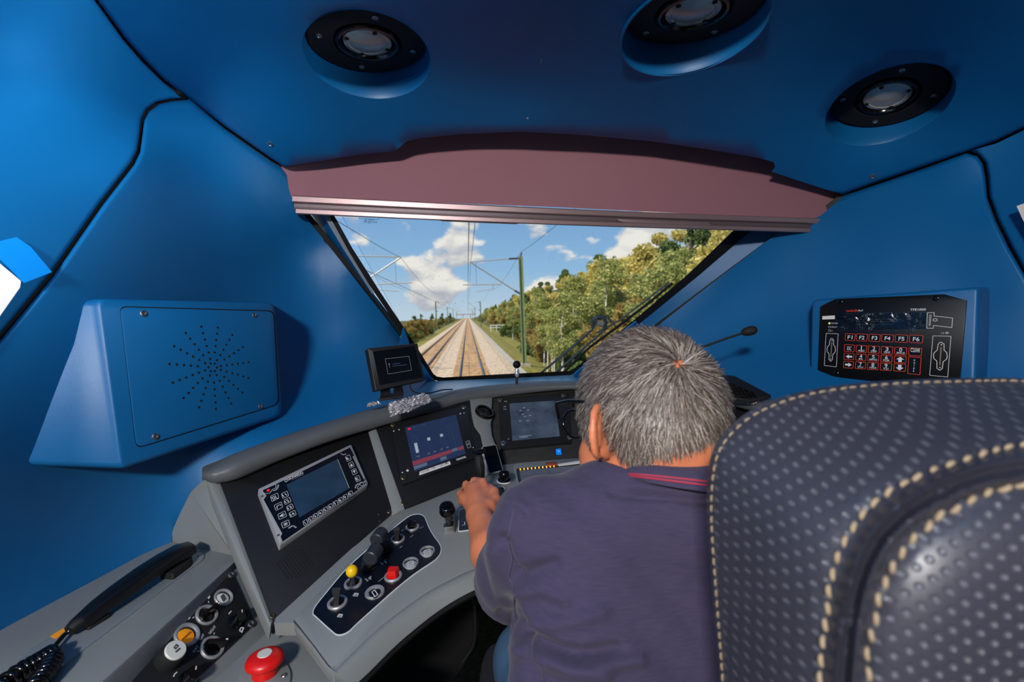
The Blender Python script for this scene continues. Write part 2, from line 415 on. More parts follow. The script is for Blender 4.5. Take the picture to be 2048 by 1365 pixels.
FLOORM = mat('green_grey_floor', (78, 84, 66), .6, var=.5, vscale=60)
JEANS = mat('jeans', (58, 92, 124), .85, bump=.5, bscale=700, var=.2, vscale=20)
def foil_mat():
    m = mat('crumpled_foil', (220, 218, 222), .2, metal=.72); T = m.node_tree; b = [n for n in T.nodes if n.type == 'BSDF_PRINCIPLED'][0]
    g = T.nodes.new('ShaderNodeTexCoord'); v = T.nodes.new('ShaderNodeTexVoronoi'); v.inputs['Scale'].default_value = 45; T.links.new(g.outputs['Object'], v.inputs['Vector'])
    n = T.nodes.new('ShaderNodeTexNoise'); n.inputs['Scale'].default_value = 50; T.links.new(g.outputs['Object'], n.inputs['Vector'])
    ad = T.nodes.new('ShaderNodeMath'); ad.operation = 'ADD'; T.links.new(v.outputs['Distance'], ad.inputs[0]); T.links.new(n.outputs['Fac'], ad.inputs[1])
    bp = T.nodes.new('ShaderNodeBump'); bp.inputs['Strength'].default_value = .9; bp.inputs['Distance'].default_value = .004
    T.links.new(ad.outputs[0], bp.inputs['Height']); T.links.new(bp.outputs[0], b.inputs['Normal']); return m
FOIL = foil_mat()
def clear_tape():
    m = bpy.data.materials.new('clear_tape'); m.use_nodes = True; T = NT(m.node_tree); out = T.n('ShaderNodeOutputMaterial')
    a = T.n('ShaderNodeBsdfTransparent'); g = T.n('ShaderNodeBsdfGlossy', i_Roughness=.12); mx = T.n('ShaderNodeMixShader', i_0=.035)
    c = T.n('ShaderNodeTexCoord'); v = T.n('ShaderNodeTexNoise', i_Scale=14.0, i_Distortion=1.5); T.l(c.outputs['Object'], v.inputs['Vector'])
    bp = T.n('ShaderNodeBump', i_Strength=.8, i_Distance=.03); T.l(v.outputs['Fac'], bp.inputs['Height']); T.l(bp.outputs[0], g.inputs['Normal'])
    T.l(a.outputs[0], mx.inputs[1]); T.l(g.outputs[0], mx.inputs[2]); T.l(mx.outputs[0], out.inputs[0]); return m
TAPE = clear_tape()
def window_glass():
    """laminated windscreen: nearly clear, faint reflection, specks of dirt"""
    m = bpy.data.materials.new('windscreen_glass'); m.use_nodes = True; T = NT(m.node_tree); out = T.n('ShaderNodeOutputMaterial')
    a = T.n('ShaderNodeBsdfTransparent', i_0=(.95, .97, .97, 1)); g = T.n('ShaderNodeBsdfGlossy', i_Roughness=.02); fr = T.n('ShaderNodeFresnel', i_IOR=1.25)
    mx = T.n('ShaderNodeMixShader'); T.l(fr.outputs[0], mx.inputs[0]); T.l(a.outputs[0], mx.inputs[1]); T.l(g.outputs[0], mx.inputs[2])
    d = T.n('ShaderNodeBsdfDiffuse', i_0=(.16, .13, .10, 1)); c = T.n('ShaderNodeTexCoord')
    mp = T.n('ShaderNodeMapping'); mp.inputs['Scale'].default_value = (1, .35, .35); T.l(c.outputs['Object'], mp.inputs[0])
    v = T.n('ShaderNodeTexVoronoi', i_Scale=85.0, i_Randomness=1.0); T.l(mp.outputs[0], v.inputs['Vector'])
    wn = T.n('ShaderNodeTexNoise', i_Scale=9.0, i_Detail=3.0); T.l(c.outputs['Object'], wn.inputs['Vector'])
    rr = T.n('ShaderNodeMapRange'); rr.inputs[1].default_value = .45; rr.inputs[2].default_value = .75; rr.inputs[3].default_value = .02; rr.inputs[4].default_value = .14; T.l(wn.outputs['Fac'], rr.inputs[0])
    lt = T.n('ShaderNodeMath', operation='LESS_THAN'); T.l(v.outputs['Distance'], lt.inputs[0]); T.l(rr.outputs[0], lt.inputs[1])
    lm = T.n('ShaderNodeMath', operation='MULTIPLY', i_1=.4); T.l(lt.outputs[0], lm.inputs[0])
    m2 = T.n('ShaderNodeMixShader'); T.l(lm.outputs[0], m2.inputs[0]); T.l(mx.outputs[0], m2.inputs[1]); T.l(d.outputs[0], m2.inputs[2]); T.l(m2.outputs[0], out.inputs[0]); return m
GLASS = window_glass()
# ------------------------------------------------------------------ cab shell
R_OUT = 1.45
# ceiling
ceil_front = [(568, 333), (640, 322), (720, 309), (790, 302), (800, 294), (812, 283), (840, 276), (920, 268), (1040, 263), (1160, 269), (1300, 282), (1420, 299), (1520, 316), (1548, 324), (1550, 334), (1543, 343), (1600, 362), (1650, 378), (1685, 388)]
ceil_left = [(-150, -420), (50, -185), (195, 0), (250, 75), (290, 120), (330, 160), (372, 192), (450, 252), (545, 318)]
ceil_right = [(1760, 362), (1850, 331), (1935, 302), (1990, 283), (2048, 255), (2150, 200), (2350, 60), (2800, -420)]
ceil_poly = ceil_left+ceil_front+ceil_right
ceil_f = tps([(-150, -420, .57), (195, 0, .95), (290, 120, 1.16), (372, 192, 1.34), (450, 252, 1.4), (568, 333, 1.49), (805, 285, 1.455), (1050, 265, 1.465), (1300, 282, 1.51), (1548, 330, 1.575),
              (1685, 388, 1.66), (1850, 331, 1.47), (1935, 302, 1.38), (2048, 255, 1.27), (2800, -420, .62), (1024, -420, .57), (1024, 0, .95), (1500, 0, .97), (1024, 130, 1.2), (1780, 215, 1.42), (735, 110, 1.16), (1900, 0, 1.0), (600, 0, .95)])
def surf_plane(field, x, y, e=8):
    a = P(x-e, y, float(field(x-e, y))); b = P(x+e, y, float(field(x+e, y))); c = P(x, y-e, float(field(x, y-e))); d = P(x, y+e, float(field(x, y+e)))
    n = np.cross(b-a, d-c); n /= np.linalg.norm(n)
    c0 = P(x, y, float(field(x, y)))
    if n.dot(CAM-c0) < 0: n = -n
    return c0, n
LAMPS = [(738, 118, .158), (1385, 62, .160), (1772, 216, .158)]
holes = []; lampg = []
for x, y, r in LAMPS:
    c, n = surf_plane(ceil_f, x, y, 30); rx = np.cross(n, [0, 1, 0]); rx /= np.linalg.norm(rx); ry = np.cross(n, rx)
    L = [c+(rx*math.cos(t)+ry*math.sin(t))*r for t in np.linspace(0, 2*math.pi, 48, endpoint=False)]
    holes.append([pix(q)[:2] for q in L]); lampg.append((c, n, r))
o = surf('ceiling', ceil_poly, ceil_f, BLUE, grid=30, rnd=[ceil_left+[ceil_front[0]], [ceil_front[-1]]+ceil_right], rpx=9, rdep=.014, th=.02, holes=holes)
tag(o, 'dark blue moulded ceiling panel above the windscreen', kind='structure'); CEIL = o
# left walls
gl = [(372, 196), (340, 198), (312, 204), (292, 218), (282, 238), (279, 265), (274, 300), (262, 325), (200, 405), (100, 548), (0, 668), (-150, 850)]
gr = [(377, 199), (344, 202), (318, 208), (298, 222), (288, 241), (285, 268), (280, 304), (268, 329), (206, 409), (106, 552), (0, 680), (-150, 862)]
wl_poly = [(-150, -425), (50, -190), (190, 0), (245, 78), (285, 124), (326, 164), (366, 195)]+gl[1:]+[(-196, 1378), (-600, 1400), (-800, 600), (-600, -300)]
wl_f = tps([(-150, -425, .575), (190, 0, .955), (285, 124, 1.165), (368, 195, 1.345), (292, 218, 1.22), (274, 300, 1.1), (200, 405, .985), (100, 548, .87), (0, 668, .79), (-150, 850, .69), (-196, 1378, .69), (0, 300, .83), (0, 90, .86), (120, 60, .93),
            (-600, 600, .49), (-600, 1400, .49), (-600, -300, .5), (-800, 600, .44)])
o = surf('wall_left', wl_poly, wl_f, BLUE, grid=32, rnd=[wl_poly[:7], gl], rpx=9, rdep=.014, th=.02)
tag(o, 'blue moulded rear side wall panel', kind='structure')
q_edge = [(570, 338), (585, 395), (610, 432), (700, 545), (797, 668), (812, 700), (856, 760)]
wq_poly = gr[::-1]+[(376, 195), (450, 257), (543, 322)]+q_edge+[(800, 812), (740, 838), (650, 868), (560, 900), (480, 930), (420, 950), (380, 1000), (352, 1050), (342, 1085), (200, 1160), (0, 1262), (-200, 1370)]
wq_f = tps([(376, 195, 1.345), (450, 257, 1.42), (543, 322, 1.5), (570, 338, 1.53), (600, 420, 1.58), (700, 545, 1.72), (797, 668, 1.88), (856, 760, 1.98), (280, 304, 1.1), (298, 222, 1.21), (106, 552, .87), (0, 680, .79), (0, 900, .79), (0, 1262, .80), (-200, 1370, .68),
            (342, 1085, 1.09), (352, 1050, 1.11), (420, 950, 1.15), (560, 895, 1.24), (650, 862, 1.34), (740, 832, 1.45), (800, 808, 1.6), (300, 600, 1.10), (450, 400, 1.40), (560, 600, 1.57), (520, 480, 1.52), (600, 505, 1.66), (640, 700, 1.66), (600, 800, 1.46), (400, 330, 1.33), (150, 1000, .93), (-150, 862, .69)])
o = surf('wall_front_left', wq_poly, wq_f, BLUE, grid=30, rnd=[gr[::-1], [(376, 195), (450, 257), (543, 322), (570, 338)]], rpx=11, rdep=.016, th=.02)
tag(o, 'blue moulded quarter panel beside the windscreen with the loudspeaker', kind='structure')
# right walls
gR = [(1938, 305), (1955, 312), (1966, 328), (1971, 355), (1974, 395), (1990, 440), (2020, 500), (2048, 548), (2150, 720)]
wr_e = [(1688, 392), (1640, 432), (1600, 447), (1560, 462), (1420, 570), (1317, 650), (1240, 710), (1162, 770)]
wr_poly = [(1690, 390), (1762, 366), (1852, 335), (1932, 306)]+gR[1:]+[(2150, 1000), (1900, 1000), (1720, 900), (1620, 850), (1530, 832), (1450, 812), (1350, 798), (1250, 788), (1170, 782)]+wr_e[::-1]
wr_f = tps([(1690, 390, 1.67), (1762, 366, 1.58), (1852, 335, 1.48), (1935, 305, 1.39), (1971, 355, 1.35), (1990, 440, 1.29), (2048, 548, 1.22), (2150, 720, 1.13), (1640, 432, 1.72), (1560, 462, 1.78), (1420, 570, 1.9), (1317, 650, 1.98), (1162, 770, 2.08),
            (1170, 782, 1.86), (1250, 788, 1.82), (1350, 798, 1.74), (1450, 812, 1.56), (1530, 832, 1.42), (1620, 850, 1.3), (1720, 900, 1.2), (1900, 1000, 1.1), (1640, 620, 1.6), (1780, 500, 1.5), (1940, 600, 1.32), (1560, 700, 1.62), (1780, 780, 1.34), (1420, 700, 1.8)])
o = surf('wall_front_right', wr_poly, wr_f, BLUE, grid=30, rnd=[[(1690, 390), (1762, 366), (1852, 335), (1932, 306)]+gR[1:]], rpx=9, rdep=.014, th=.02)
tag(o, 'blue moulded quarter panel beside the windscreen with the data terminal', kind='structure')
wrr_poly = [(1940, 301), (1992, 287), (2048, 260), (2150, 206), (2350, 66), (2800, -414), (3100, 0), (3100, 1400), (2160, 1400), (2155, 722), (2053, 548), (2025, 498), (1995, 438), (1979, 393), (1976, 352), (1971, 325), (1958, 309)]
wrr_f = tps([(1940, 301, 1.385), (2048, 260, 1.28), (2350, 66, .98), (2800, -414, .63), (1976, 352, 1.35), (2053, 548, 1.225), (2155, 722, 1.14), (3100, 0, .56), (3100, 1400, .56), (2160, 1400, 1.12)])
o = surf('wall_right', wrr_poly, wrr_f, BLUE, grid=40, rnd=[[(1940, 301), (1958, 309), (1971, 325), (1976, 352), (1979, 393), (1995, 438), (2025, 498), (2053, 548), (2155, 722)]], rpx=8, rdep=.014, th=.02)
tag(o, 'blue moulded side wall panel behind the data terminal', kind='structure')
# dark backing seen through the panel joints
o = surf('trim_1', [(100, -300), (430, 160), (560, 320), (600, 420), (360, 260), (300, 340), (120, 570), (-160, 900), (-300, 800), (60, 520), (230, 300), (250, 180), (100, 0), (-300, -400)], lambda x, y: np.where(y < 200, np.minimum(ceil_f(x, y), wl_f(x, y)), np.minimum(wq_f(x, y), wl_f(x, y)))+.045, RUBBER, grid=40, th=.01)
tag(o, 'black backing in the joints between the blue panels', kind='structure')
o = surf('trim_2', [(1660, 370), (1900, 280), (2040, 230), (2100, 300), (1995, 330), (2005, 400), (2200, 720), (2120, 740), (1940, 420), (1930, 330), (1700, 420)], lambda x, y: np.minimum(wr_f(x, y), wrr_f(x, y))+.045, RUBBER, grid=40, th=.01)
tag(o, 'black backing in the joints of the far blue panels', kind='structure')
# rear of the cab, floor, outer body
def boxs(name, c, sx, sy, sz, m, label):
    return tag(box(name, c, sx, sy, sz, m), label, kind='structure')
WALLIN = BLUE
boxs('floor', (.2, .6, -.02), 3.2, 4.4, .04, FLOORM, 'green grey speckled cab floor')
boxs('wall_rear', (.2, -1.45, 1.1), 3.2, .06, 2.3, mat('rear_wall', (84, 88, 94), .6), 'pale grey rear wall of the cab')
boxs('ceiling_rear', (.2, -.55, 2.14), 3.2, 1.8, .04, WALLIN, 'blue rear ceiling over the cab entrance')
boxs('roof', (.2, .55, 2.32), 3.3, 3.9, .06, GREYL, 'outer roof skin of the cab')
boxs('wall_outer_left', (-1.30, .3, 1.1), .05, 3.56, 2.5, GREYL, 'outer side skin of the cab beside the handset console')
boxs('wall_outer_right', (1.78, .3, 1.1), .05, 3.56, 2.5, GREYL, 'outer side skin of the cab beside the terminal')
boxs('wall_front', (.2, 2.05, .45), 3.2, .06, .9, BLACKM, 'dark front bulkhead under the desk')
# windscreen
GP = Plane((875, 757, 2.06), (1148, 745, 2.15), (1050, 440, 1.72))
g_out = [(662, 429), (1490, 452), (1272, 640), (1148, 742), (1140, 747), (884, 759), (872, 757), (866, 750), (830, 690), (700, 490)]
glass_poly = [(655, 380), (1540, 395), (1496, 452), (1276, 642), (1150, 745), (1140, 750), (884, 762), (870, 760), (862, 752), (826, 692)]
o = prism('window_1', GP, glass_poly, -.006, 0, GLASS); tag(o, 'sloping windscreen glass speckled with dirt', kind='structure'); WIN = o
# gasket
def band(name, pl, outer, inner, h0, h1, m, parent=None, closed=False):
    n = len(outer); rows = []
    for i in range(n):
        a, b = outer[i], inner[i]
        rows.append([pl.at(*a, h0), pl.at(*a, h1), pl.at(*b, h1), pl.at(*b, h0)])
    return loft(name, rows, m, parent, close_ends=True, closed=True, ang=30)
o = band('trim_3', GP, [(634, 400), (652, 430), (690, 497), (752, 590), (822, 692), (858, 750), (868, 760), (884, 764), (1010, 757), (1142, 751), (1152, 746), (1165, 734), (1282, 644), (1395, 552), (1512, 452), (1548, 420)],
         [(648, 400), (668, 430), (704, 495), (762, 586), (830, 688), (867, 748), (874, 753), (886, 755), (1010, 748), (1138, 742), (1146, 738), (1158, 730), (1268, 640), (1372, 552), (1476, 452), (1512, 420)], -.004, .012, RUBBER)
tag(o, 'black rubber gasket around the windscreen', kind='structure')
o = band('trim_4', GP, [(626, 400), (646, 430), (688, 500), (744, 587)], [(641, 400), (658, 430), (696, 500), (749, 587)], .004, .016, mat('gasket_grey', (128, 138, 150), .5))
tag(o, 'grey strip along the windscreen gasket', kind='structure')
# blue reveals between quarter panels and gasket
def reveal(name, A, B, da, db, m, label, extra=.02):
    rows = []
    for (ax, ay), (bx, by) in zip(A, B):
        p = P(ax, ay, da(ax, ay)); q = P(bx, by, db(bx, by)); w = np.array(CAM)-p; w /= np.linalg.norm(w)
        rows.append([p, q, q-w*extra, p-w*extra])
    return tag(loft(name, rows, m, None), label, kind='structure')
gd = lambda x, y: GP.depth(x, y)
reveal('trim_5', [(604, 380), (622, 428), (700, 540), (752, 606), (808, 678), (812, 690)], [(630, 400), (648, 430), (690, 500), (748, 590), (816, 690), (818, 694)], lambda x, y: float(wq_f(x, y))+.05, lambda x, y: gd(x, y)-.004, BLUE, 'blue reveal beside the windscreen on the loudspeaker side')
reveal('trim_6', [(1665, 410), (1576, 456), (1440, 560), (1317, 656), (1200, 745), (1165, 772)], [(1550, 420), (1512, 452), (1395, 552), (1282, 644), (1165, 734), (1150, 748)], lambda x, y: float(wr_f(x, y))+.05, lambda x, y: gd(x, y)-.004, BLUE, 'blue reveal beside the windscreen on the terminal side')
# black joint lines along the pillar
def backing(name, line, f, w, m, label):
    rows = []
    for i, (x, y) in enumerate(line):
        a = np.array(line[max(i-1, 0)]); b = np.array(line[min(i+1, len(line)-1)]); t = (b-a)/np.linalg.norm(b-a); n = np.array([-t[1], t[0]])*w
        d = f(x, y); p = P(x+n[0], y+n[1], d); q = P(x-n[0], y-n[1], d); r = P(x-n[0], y-n[1], d+.02); s = P(x+n[0], y+n[1], d+.02); rows.append([p, q, r, s])
    return tag(loft(name, rows, m, None), label, kind='structure')
backing('trim_7', [(548, 330), (575, 372), (612, 432), (702, 545), (752, 608), (800, 672)], lambda x, y: float(wq_f(x, y))+.028, 9, RUBBER, 'black joint between quarter panel and pillar by the monitor')
backing('trim_8', [(1700, 385), (1640, 430), (1580, 458), (1440, 562), (1317, 655), (1240, 716)], lambda x, y: float(wr_f(x, y))+.028, 9, RUBBER, 'black joint between quarter panel and pillar by the terminal')
# sill under the glass
sill_f = tps([(850, 760, 2.04), (1010, 755, 2.11), (1175, 745, 2.14), (740, 830, 1.45), (830, 806, 1.58), (920, 787, 1.70), (1000, 776, 1.80), (1080, 771, 1.84), (1170, 771, 1.85)])
o = surf('trim_9', [(800, 770), (858, 752), (872, 762), (1010, 757), (1142, 750), (1160, 738), (1210, 740), (1210, 776), (1080, 770), (1000, 776), (920, 787), (830, 806), (740, 828), (700, 838)], sill_f, SILL_DAYLIT, grid=22, th=.02)
tag(o, 'blue sill between windscreen and desk rim, daylight painted into its pale colour', kind='structure')
# pale corner gussets at the ends of the sill
o = prism('trim_10', Plane((806, 659, 1.80), (800, 700, 1.82), (850, 745, 1.96)), [(808, 656), (820, 690), (868, 762), (880, 772), (800, 775), (790, 730)], 0, .006, BLUE); tag(o, 'blue corner piece at the foot of the pillar', kind='structure')
o = prism('trim_11', Plane((1274, 642, 1.93), (1250, 670, 1.97), (1170, 745, 2.05)), [(1273, 643), (1256, 656), (1150, 748), (1150, 775), (1240, 760), (1300, 690), (1278, 650)], 0, .006, BLUE); tag(o, 'blue corner piece at the far foot of the pillar', kind='structure')
# ------------------------------------------------------------------ ceiling downlights
for i, ((c, n, r), what) in enumerate(zip(lampg, ('near the loudspeaker wall', 'between the other two', 'above the data terminal'))):
    up = -n; root = thing('downlight', 'round black ceiling downlight in a blue recess '+what, 'downlight', c+up*.05, 'recessed ceiling downlights')
    ax = up
    lathe('recess', c, ax, [(r*1.03, -.004), (r*1.0, -.0045), (r*.985, -.001), (r*.965, .010), (r*.95, .03), (r*.93, .085), (r*.75, .088), (r*.75, .094), (r*.98, .094), (r*1.0, .03), (r*1.02, .004), (r*1.03, -.004)], BLUE, root, 64, ang=60)
    fw = np.array([0, 1., 0]); fw = fw-n*fw.dot(n); fw /= np.linalg.norm(fw)
    ax = up-.20*fw; ax /= np.linalg.norm(ax); fc = c+up*.040-fw*.006        # the lamp insert hangs level, so its front edge sits deeper
    fl = lathe('flange', fc, ax, [(.0, .014), (r*.90, .014), (r*.925, .008), (r*.925, .002), (r*.90, -.002), (r*.56, -.002), (r*.53, .002), (r*.51, .008), (.0, .008)], BLACKM, root, 64)
    lathe('lamp_socket', fc, ax, [(r*.50, .012), (r*.50, -.002), (r*.48, -.005), (r*.44, -.005), (r*.41, .002), (r*.40, .012), (r*.50, .012)], BLACKG, root, 48)
    lathe('lens', fc+ax*.002, ax, [(r*.385, .010), (r*.385, .001), (r*.375, -.002), (r*.31, -.004), (r*.295, -.002), (r*.2, -.006), (0, -.008)], LENS, root, 48)
    rx = np.cross(ax, [0, 1, 0]); rx /= np.linalg.norm(rx); ry = np.cross(ax, rx)
    for k, aa in enumerate((.5, 2.1, 3.7, 5.2)):
        q = fc-ax*.002+(rx*math.cos(aa)+ry*math.sin(aa))*r*.335
        lathe('lens_screw', q, -ax, [(.0, -.001), (.006, -.001), (.006, .001), (.0, .002)], BLACKM, root, 10)
    for k, aa in enumerate((.35, 1.92, 3.45, 5.06)):
        q = fc-ax*.002+(rx*math.cos(aa+i*.35)+ry*math.sin(aa+i*.35))*r*.74
        sc = lathe('screw', q, -ax, [(0, -.001), (.0082, -.001), (.0082, .002), (.006, .0038), (.004, .0038), (.0035, .002), (0, .002)], STEEL, root, 14)
# small screws of the ceiling panel
for j, (x, y, lb) in enumerate(((541, 288, 'beside the shade and the loudspeaker wall'), (1745, 353, 'near the data terminal wall'))):
    c, n = surf_plane(ceil_f, x, y, 10)
    o = lathe('panel_screw', c, n, [(0, -.001), (.0105, -.001), (.0105, .001), (.007, .0025), (.005, .0025), (.004, .001), (0, .001)], STEEL, None, 16)
    tag(o, 'small steel socket screw in the blue ceiling panel '+lb, 'screw', 'ceiling panel screws')
# scuffs of missing paint
for x, y, pts, lb in ((1083, 122, ((0, -6), (2, -5), (0, 0), (-3, 6), (-4, 4)), 'thin pale scratch in the ceiling paint between two downlights'), (1055, 236, ((-4, -1), (1, -3), (4, 0), (1, 3), (-2, 2)), 'small pale paint chip in the ceiling above the sunshade')):
    c, n = surf_plane(ceil_f, x, y, 10); b = [P(x+a*.6, y+e_*.9, float(ceil_f(x+a*.6, y+e_*.9)))+n*.0002 for a, e_ in pts]
    tag(solid('paint_chip', b, [q+n*.0006 for q in b], GREYL), lb, 'paint chip')
# ------------------------------------------------------------------ roller sun shade
SP = Plane((583, 392, 1.545), (1640, 438, 1.735), (1050, 262, 1.60))
SH = thing('roller_sunshade', 'mauve fabric roller sunshade pulled partly down over the windscreen', 'sunshade', SP.at(1080, 440))
fab_f = tps([(583, 392, 1.545), (1640, 438, 1.735), (1050, 262, 1.60), (1100, 412, 1.63), (1080, 340, 1.625), (600, 340, 1.535), (1650, 380, 1.725)])
surf('fabric', [(560, 325), (700, 270), (850, 235), (1050, 225), (1300, 245), (1560, 300), (1710, 375), (1640, 440), (1110, 414), (583, 394)], fab_f, CLOTH_SHADE, SH, grid=40, th=.004)
def rail(name, y0, y1, h0, h1, m, notch=None):
    xs = np.linspace(0, 1, 40); rows = []
    for t in xs:
        xa = 583+(y0+y1)*.14+t*(1648-(y0+y1)*.6-583); ya = 392+y0+t*(438-392)-y0*.25*t+3*math.sin(math.pi*t); yb = 392+y1+t*(438-392)-y1*.25*t+3*math.sin(math.pi*t)
        mid = (ya+yb)/2
        rows.append([SP.at(xa, ya, h0), SP.at(xa, ya, h1*.8), SP.at(xa, ya+(yb-ya)*.15, h1), SP.at(xa, yb-(yb-ya)*.2, h1), SP.at(xa, yb, h1*.75), SP.at(xa, yb, h0)])
    return loft(name, rows, m, SH, ang=30)
rail('upper_rail', -2, 13, -.012, .020, RAILM)
rail('middle_rail', 10, 27, -.012, .010, RAILD)
rail('lower_rail', 24, 36, -.012, .022, RAILM)
for (xa, xb, ya, yb) in ((858, 1058, 433, 441), (1236, 1418, 441, 450)):
    poly = [(xa, ya-4), (xb, yb-6), (xb+4, yb), (xb-16, yb+4), (xb-26, yb+6), (xa+26, ya+8), (xa+16, ya+5), (xa-4, ya-1)]
    prism('grip', SP, poly, .002, .018, RAILM, SH, bevel=.003)
# approval stamp on the glass
ST = thing('glass_stamp', 'small dark approval stamp printed in the top corner of the windscreen', 'stamp', GP.at(740, 440, .0005))
INKM = mat('stamp_ink', (58, 74, 96), .6)
text('stamp_number', '213471', GP, 729, 441.5, 748, 442.5, INKM, ST, hpx=4.6); text('stamp_words', 'TSI approved', GP, 727, 445.5, 754, 445.5, INKM, ST, hpx=3.6)
ring('stamp_frame', GP, [(718, 430), (757, 433), (757, 439.5), (718, 437)], .001, .0006, INKM, ST)
# ------------------------------------------------------------------ lamp and added fill light behind the camera
def rear_lamp(name, c, aim, sx, sy, power, label, col=(1, .96, .92), spread=180):
    c = np.array(c, float); aim = np.array(aim, float); z = aim-c; z /= np.linalg.norm(z)
    root = thing(name, label, 'lamp', c-z*.03)
    q = Vector(z).to_track_quat('-Z', 'Y')
    ld = bpy.data.lights.new(name+'_light', 'AREA'); ld.shape = 'RECTANGLE'; ld.size = sx; ld.size_y = sy; ld.energy = power; ld.color = col; ld.spread = math.radians(spread)
    lo = bpy.data.objects.new(name+'_light', ld); COL.objects.link(lo); lo.parent = root; lo.location = Vector(c-WL[root.name]); lo.rotation_euler = q.to_euler()
    V, F = box_pts((0, 0, .012), sx+.04, sy+.04, .02); Mq = np.array(q.to_matrix())
    mesh_obj('housing', np.array(V) @ Mq.T + c, F, OFFW, root, smooth=False)
rear_lamp('cab_lamp', (-.62, -1.2, 2.02), (.2, 1.2, 1.6), .26, .14, 57, 'rear ceiling lamp of the cab over the aisle', (1, .96, .91))
rear_lamp('side_window_fill', (1.15, -1.1, 1.45), (-.8, .3, 2.14), .3, .3, 20, 'added fill light standing in for daylight from a rear side window', (.9, .96, 1), 46)  # added fill in place of window daylight, brightens the upper wall and ceiling corner
# ------------------------------------------------------------------ driver's desk
PA = Plane((437, 962, 1.08), (735, 862, 1.40), (545, 1243, .86))        # radio panel
PB = Plane((748, 850, 1.42), (941, 800, 1.66), (805, 1012, 1.19))       # first display panel
PC = Plane((998, 797, 1.74), (1140, 787, 1.80), (1005, 930, 1.45))      # second display panel
PD = Plane((587, 1240, .83), (785, 1030, 1.165), (1000, 960, 1.33))     # desk top
PE = Plane((0, 1262, .80), (342, 1085, 1.09), (470, 1112, 1.0))         # console top with handset
PF = Plane((470, 1112, 1.0), (200, 1356, .69), (540, 1255, .925))        # console face with buttons
PG = Plane((540, 1255, .93), (665, 1348, .80), (430, 1360, PF.depth(430, 1360)))
DESK = thing('driver_desk', "grey curved driver's desk with a rim and panel dividers", 'desk', (.1, 1.0, .78))
def on(pl, x, y, h=0): return pl.at(x, y, h)
prism('console_top', PE, [(-260, 1405), (0, 1258), (200, 1152), (342, 1076), (350, 1050), (475, 1108), (478, 1116), (206, 1362), (60, 1500)], -.06, 0, GREY, DESK, bevel=.006)
prism('console_face', PF, [(470, 1111), (482, 1113), (542, 1252), (534, 1268), (432, 1368), (320, 1480), (60, 1500), (200, 1356)], -.03, 0, GREY, DESK, bevel=.004)
prism('lower_shelf', PG, [(546, 1240), (440, 1345), (320, 1470), (700, 1560), (760, 1420), (690, 1352), (600, 1235)], -.03, 0, GREY, DESK)
prism('gusset', Plane((414, 955, 1.075), (345, 1060, 1.10), (470, 1112, 1.0)), round_poly([(416, 950), (380, 982), (356, 1030), (342, 1062), (340, 1092), (474, 1120), (440, 1010)], 8), -.02, 0, GREY, DESK, bevel=.006)
prism('corner_strip', PA, [(411, 955), (440, 958), (549, 1240), (541, 1262), (476, 1116)], -.03, .002, GREY, DESK, bevel=.008)
# rim
rim = [(404, 938, 956, 1.055), (412, 933, 962, 1.06), (425, 928, 966, 1.068), (440, 922, 966, 1.075), (480, 905, 957, 1.1), (560, 876, 922, 1.18), (650, 847, 887, 1.27), (740, 820, 859, 1.38), (830, 799, 834, 1.5), (920, 780, 809, 1.64), (1000, 770, 794, 1.74), (1080, 764, 784, 1.79), (1160, 764, 779, 1.8),
       (1250, 768, 786, 1.78), (1350, 775, 796, 1.7), (1450, 785, 809, 1.5), (1530, 798, 829, 1.35), (1620, 815, 851, 1.22), (1720, 840, 886, 1.12), (1900, 880, 940, 1.0)]
rr = smooth_poly(rim, closed=False, n=4); rows = []
for x, yt, yb, d in rr:
    h = yb-yt
    rows.append([P(x, yt-2, d+.09), P(x, yt, d+.02), P(x, yt+.28*h, d-.006), P(x, yt+.42*h, d-.016), P(x, yt+.62*h, d-.02), P(x, yt+.92*h, d-.016), P(x, yb, d-.008), P(x, yb, d+.03), P(x, yb+4, d+.09)])
loft('rim', rows, mat('rim_grey', (92, 95, 98), .45, bump=.12, bscale=700), DESK, ang=60)
bw_f = tps([(437, 962, 1.10), (735, 862, 1.425), (941, 800, 1.69), (1000, 797, 1.765), (1140, 787, 1.825), (1250, 790, 1.81), (1350, 800, 1.73), (1450, 815, 1.53), (1550, 840, 1.38), (1650, 880, 1.25), (545, 1243, .885), (785, 1028, 1.20), (812, 1015, 1.22), (968, 955, 1.38), (1005, 935, 1.47), (1170, 930, 1.52), (1300, 950, 1.45), (1450, 980, 1.3), (1650, 1050, 1.1)])
surf('rear_panel', [(430, 940), (560, 895), (735, 845), (941, 792), (1160, 770), (1175, 930), (1005, 955), (968, 985), (812, 1045), (785, 1060), (545, 1270)], bw_f, GREY, DESK, grid=30, th=.02)
surf('dark_rear_panel', [(1150, 770), (1250, 778), (1350, 788), (1450, 800), (1550, 830), (1680, 880), (1680, 1060), (1450, 1000), (1300, 960), (1165, 940)], lambda x, y: bw_f(x, y)-.006, BLACK, DESK, grid=30, th=.02)
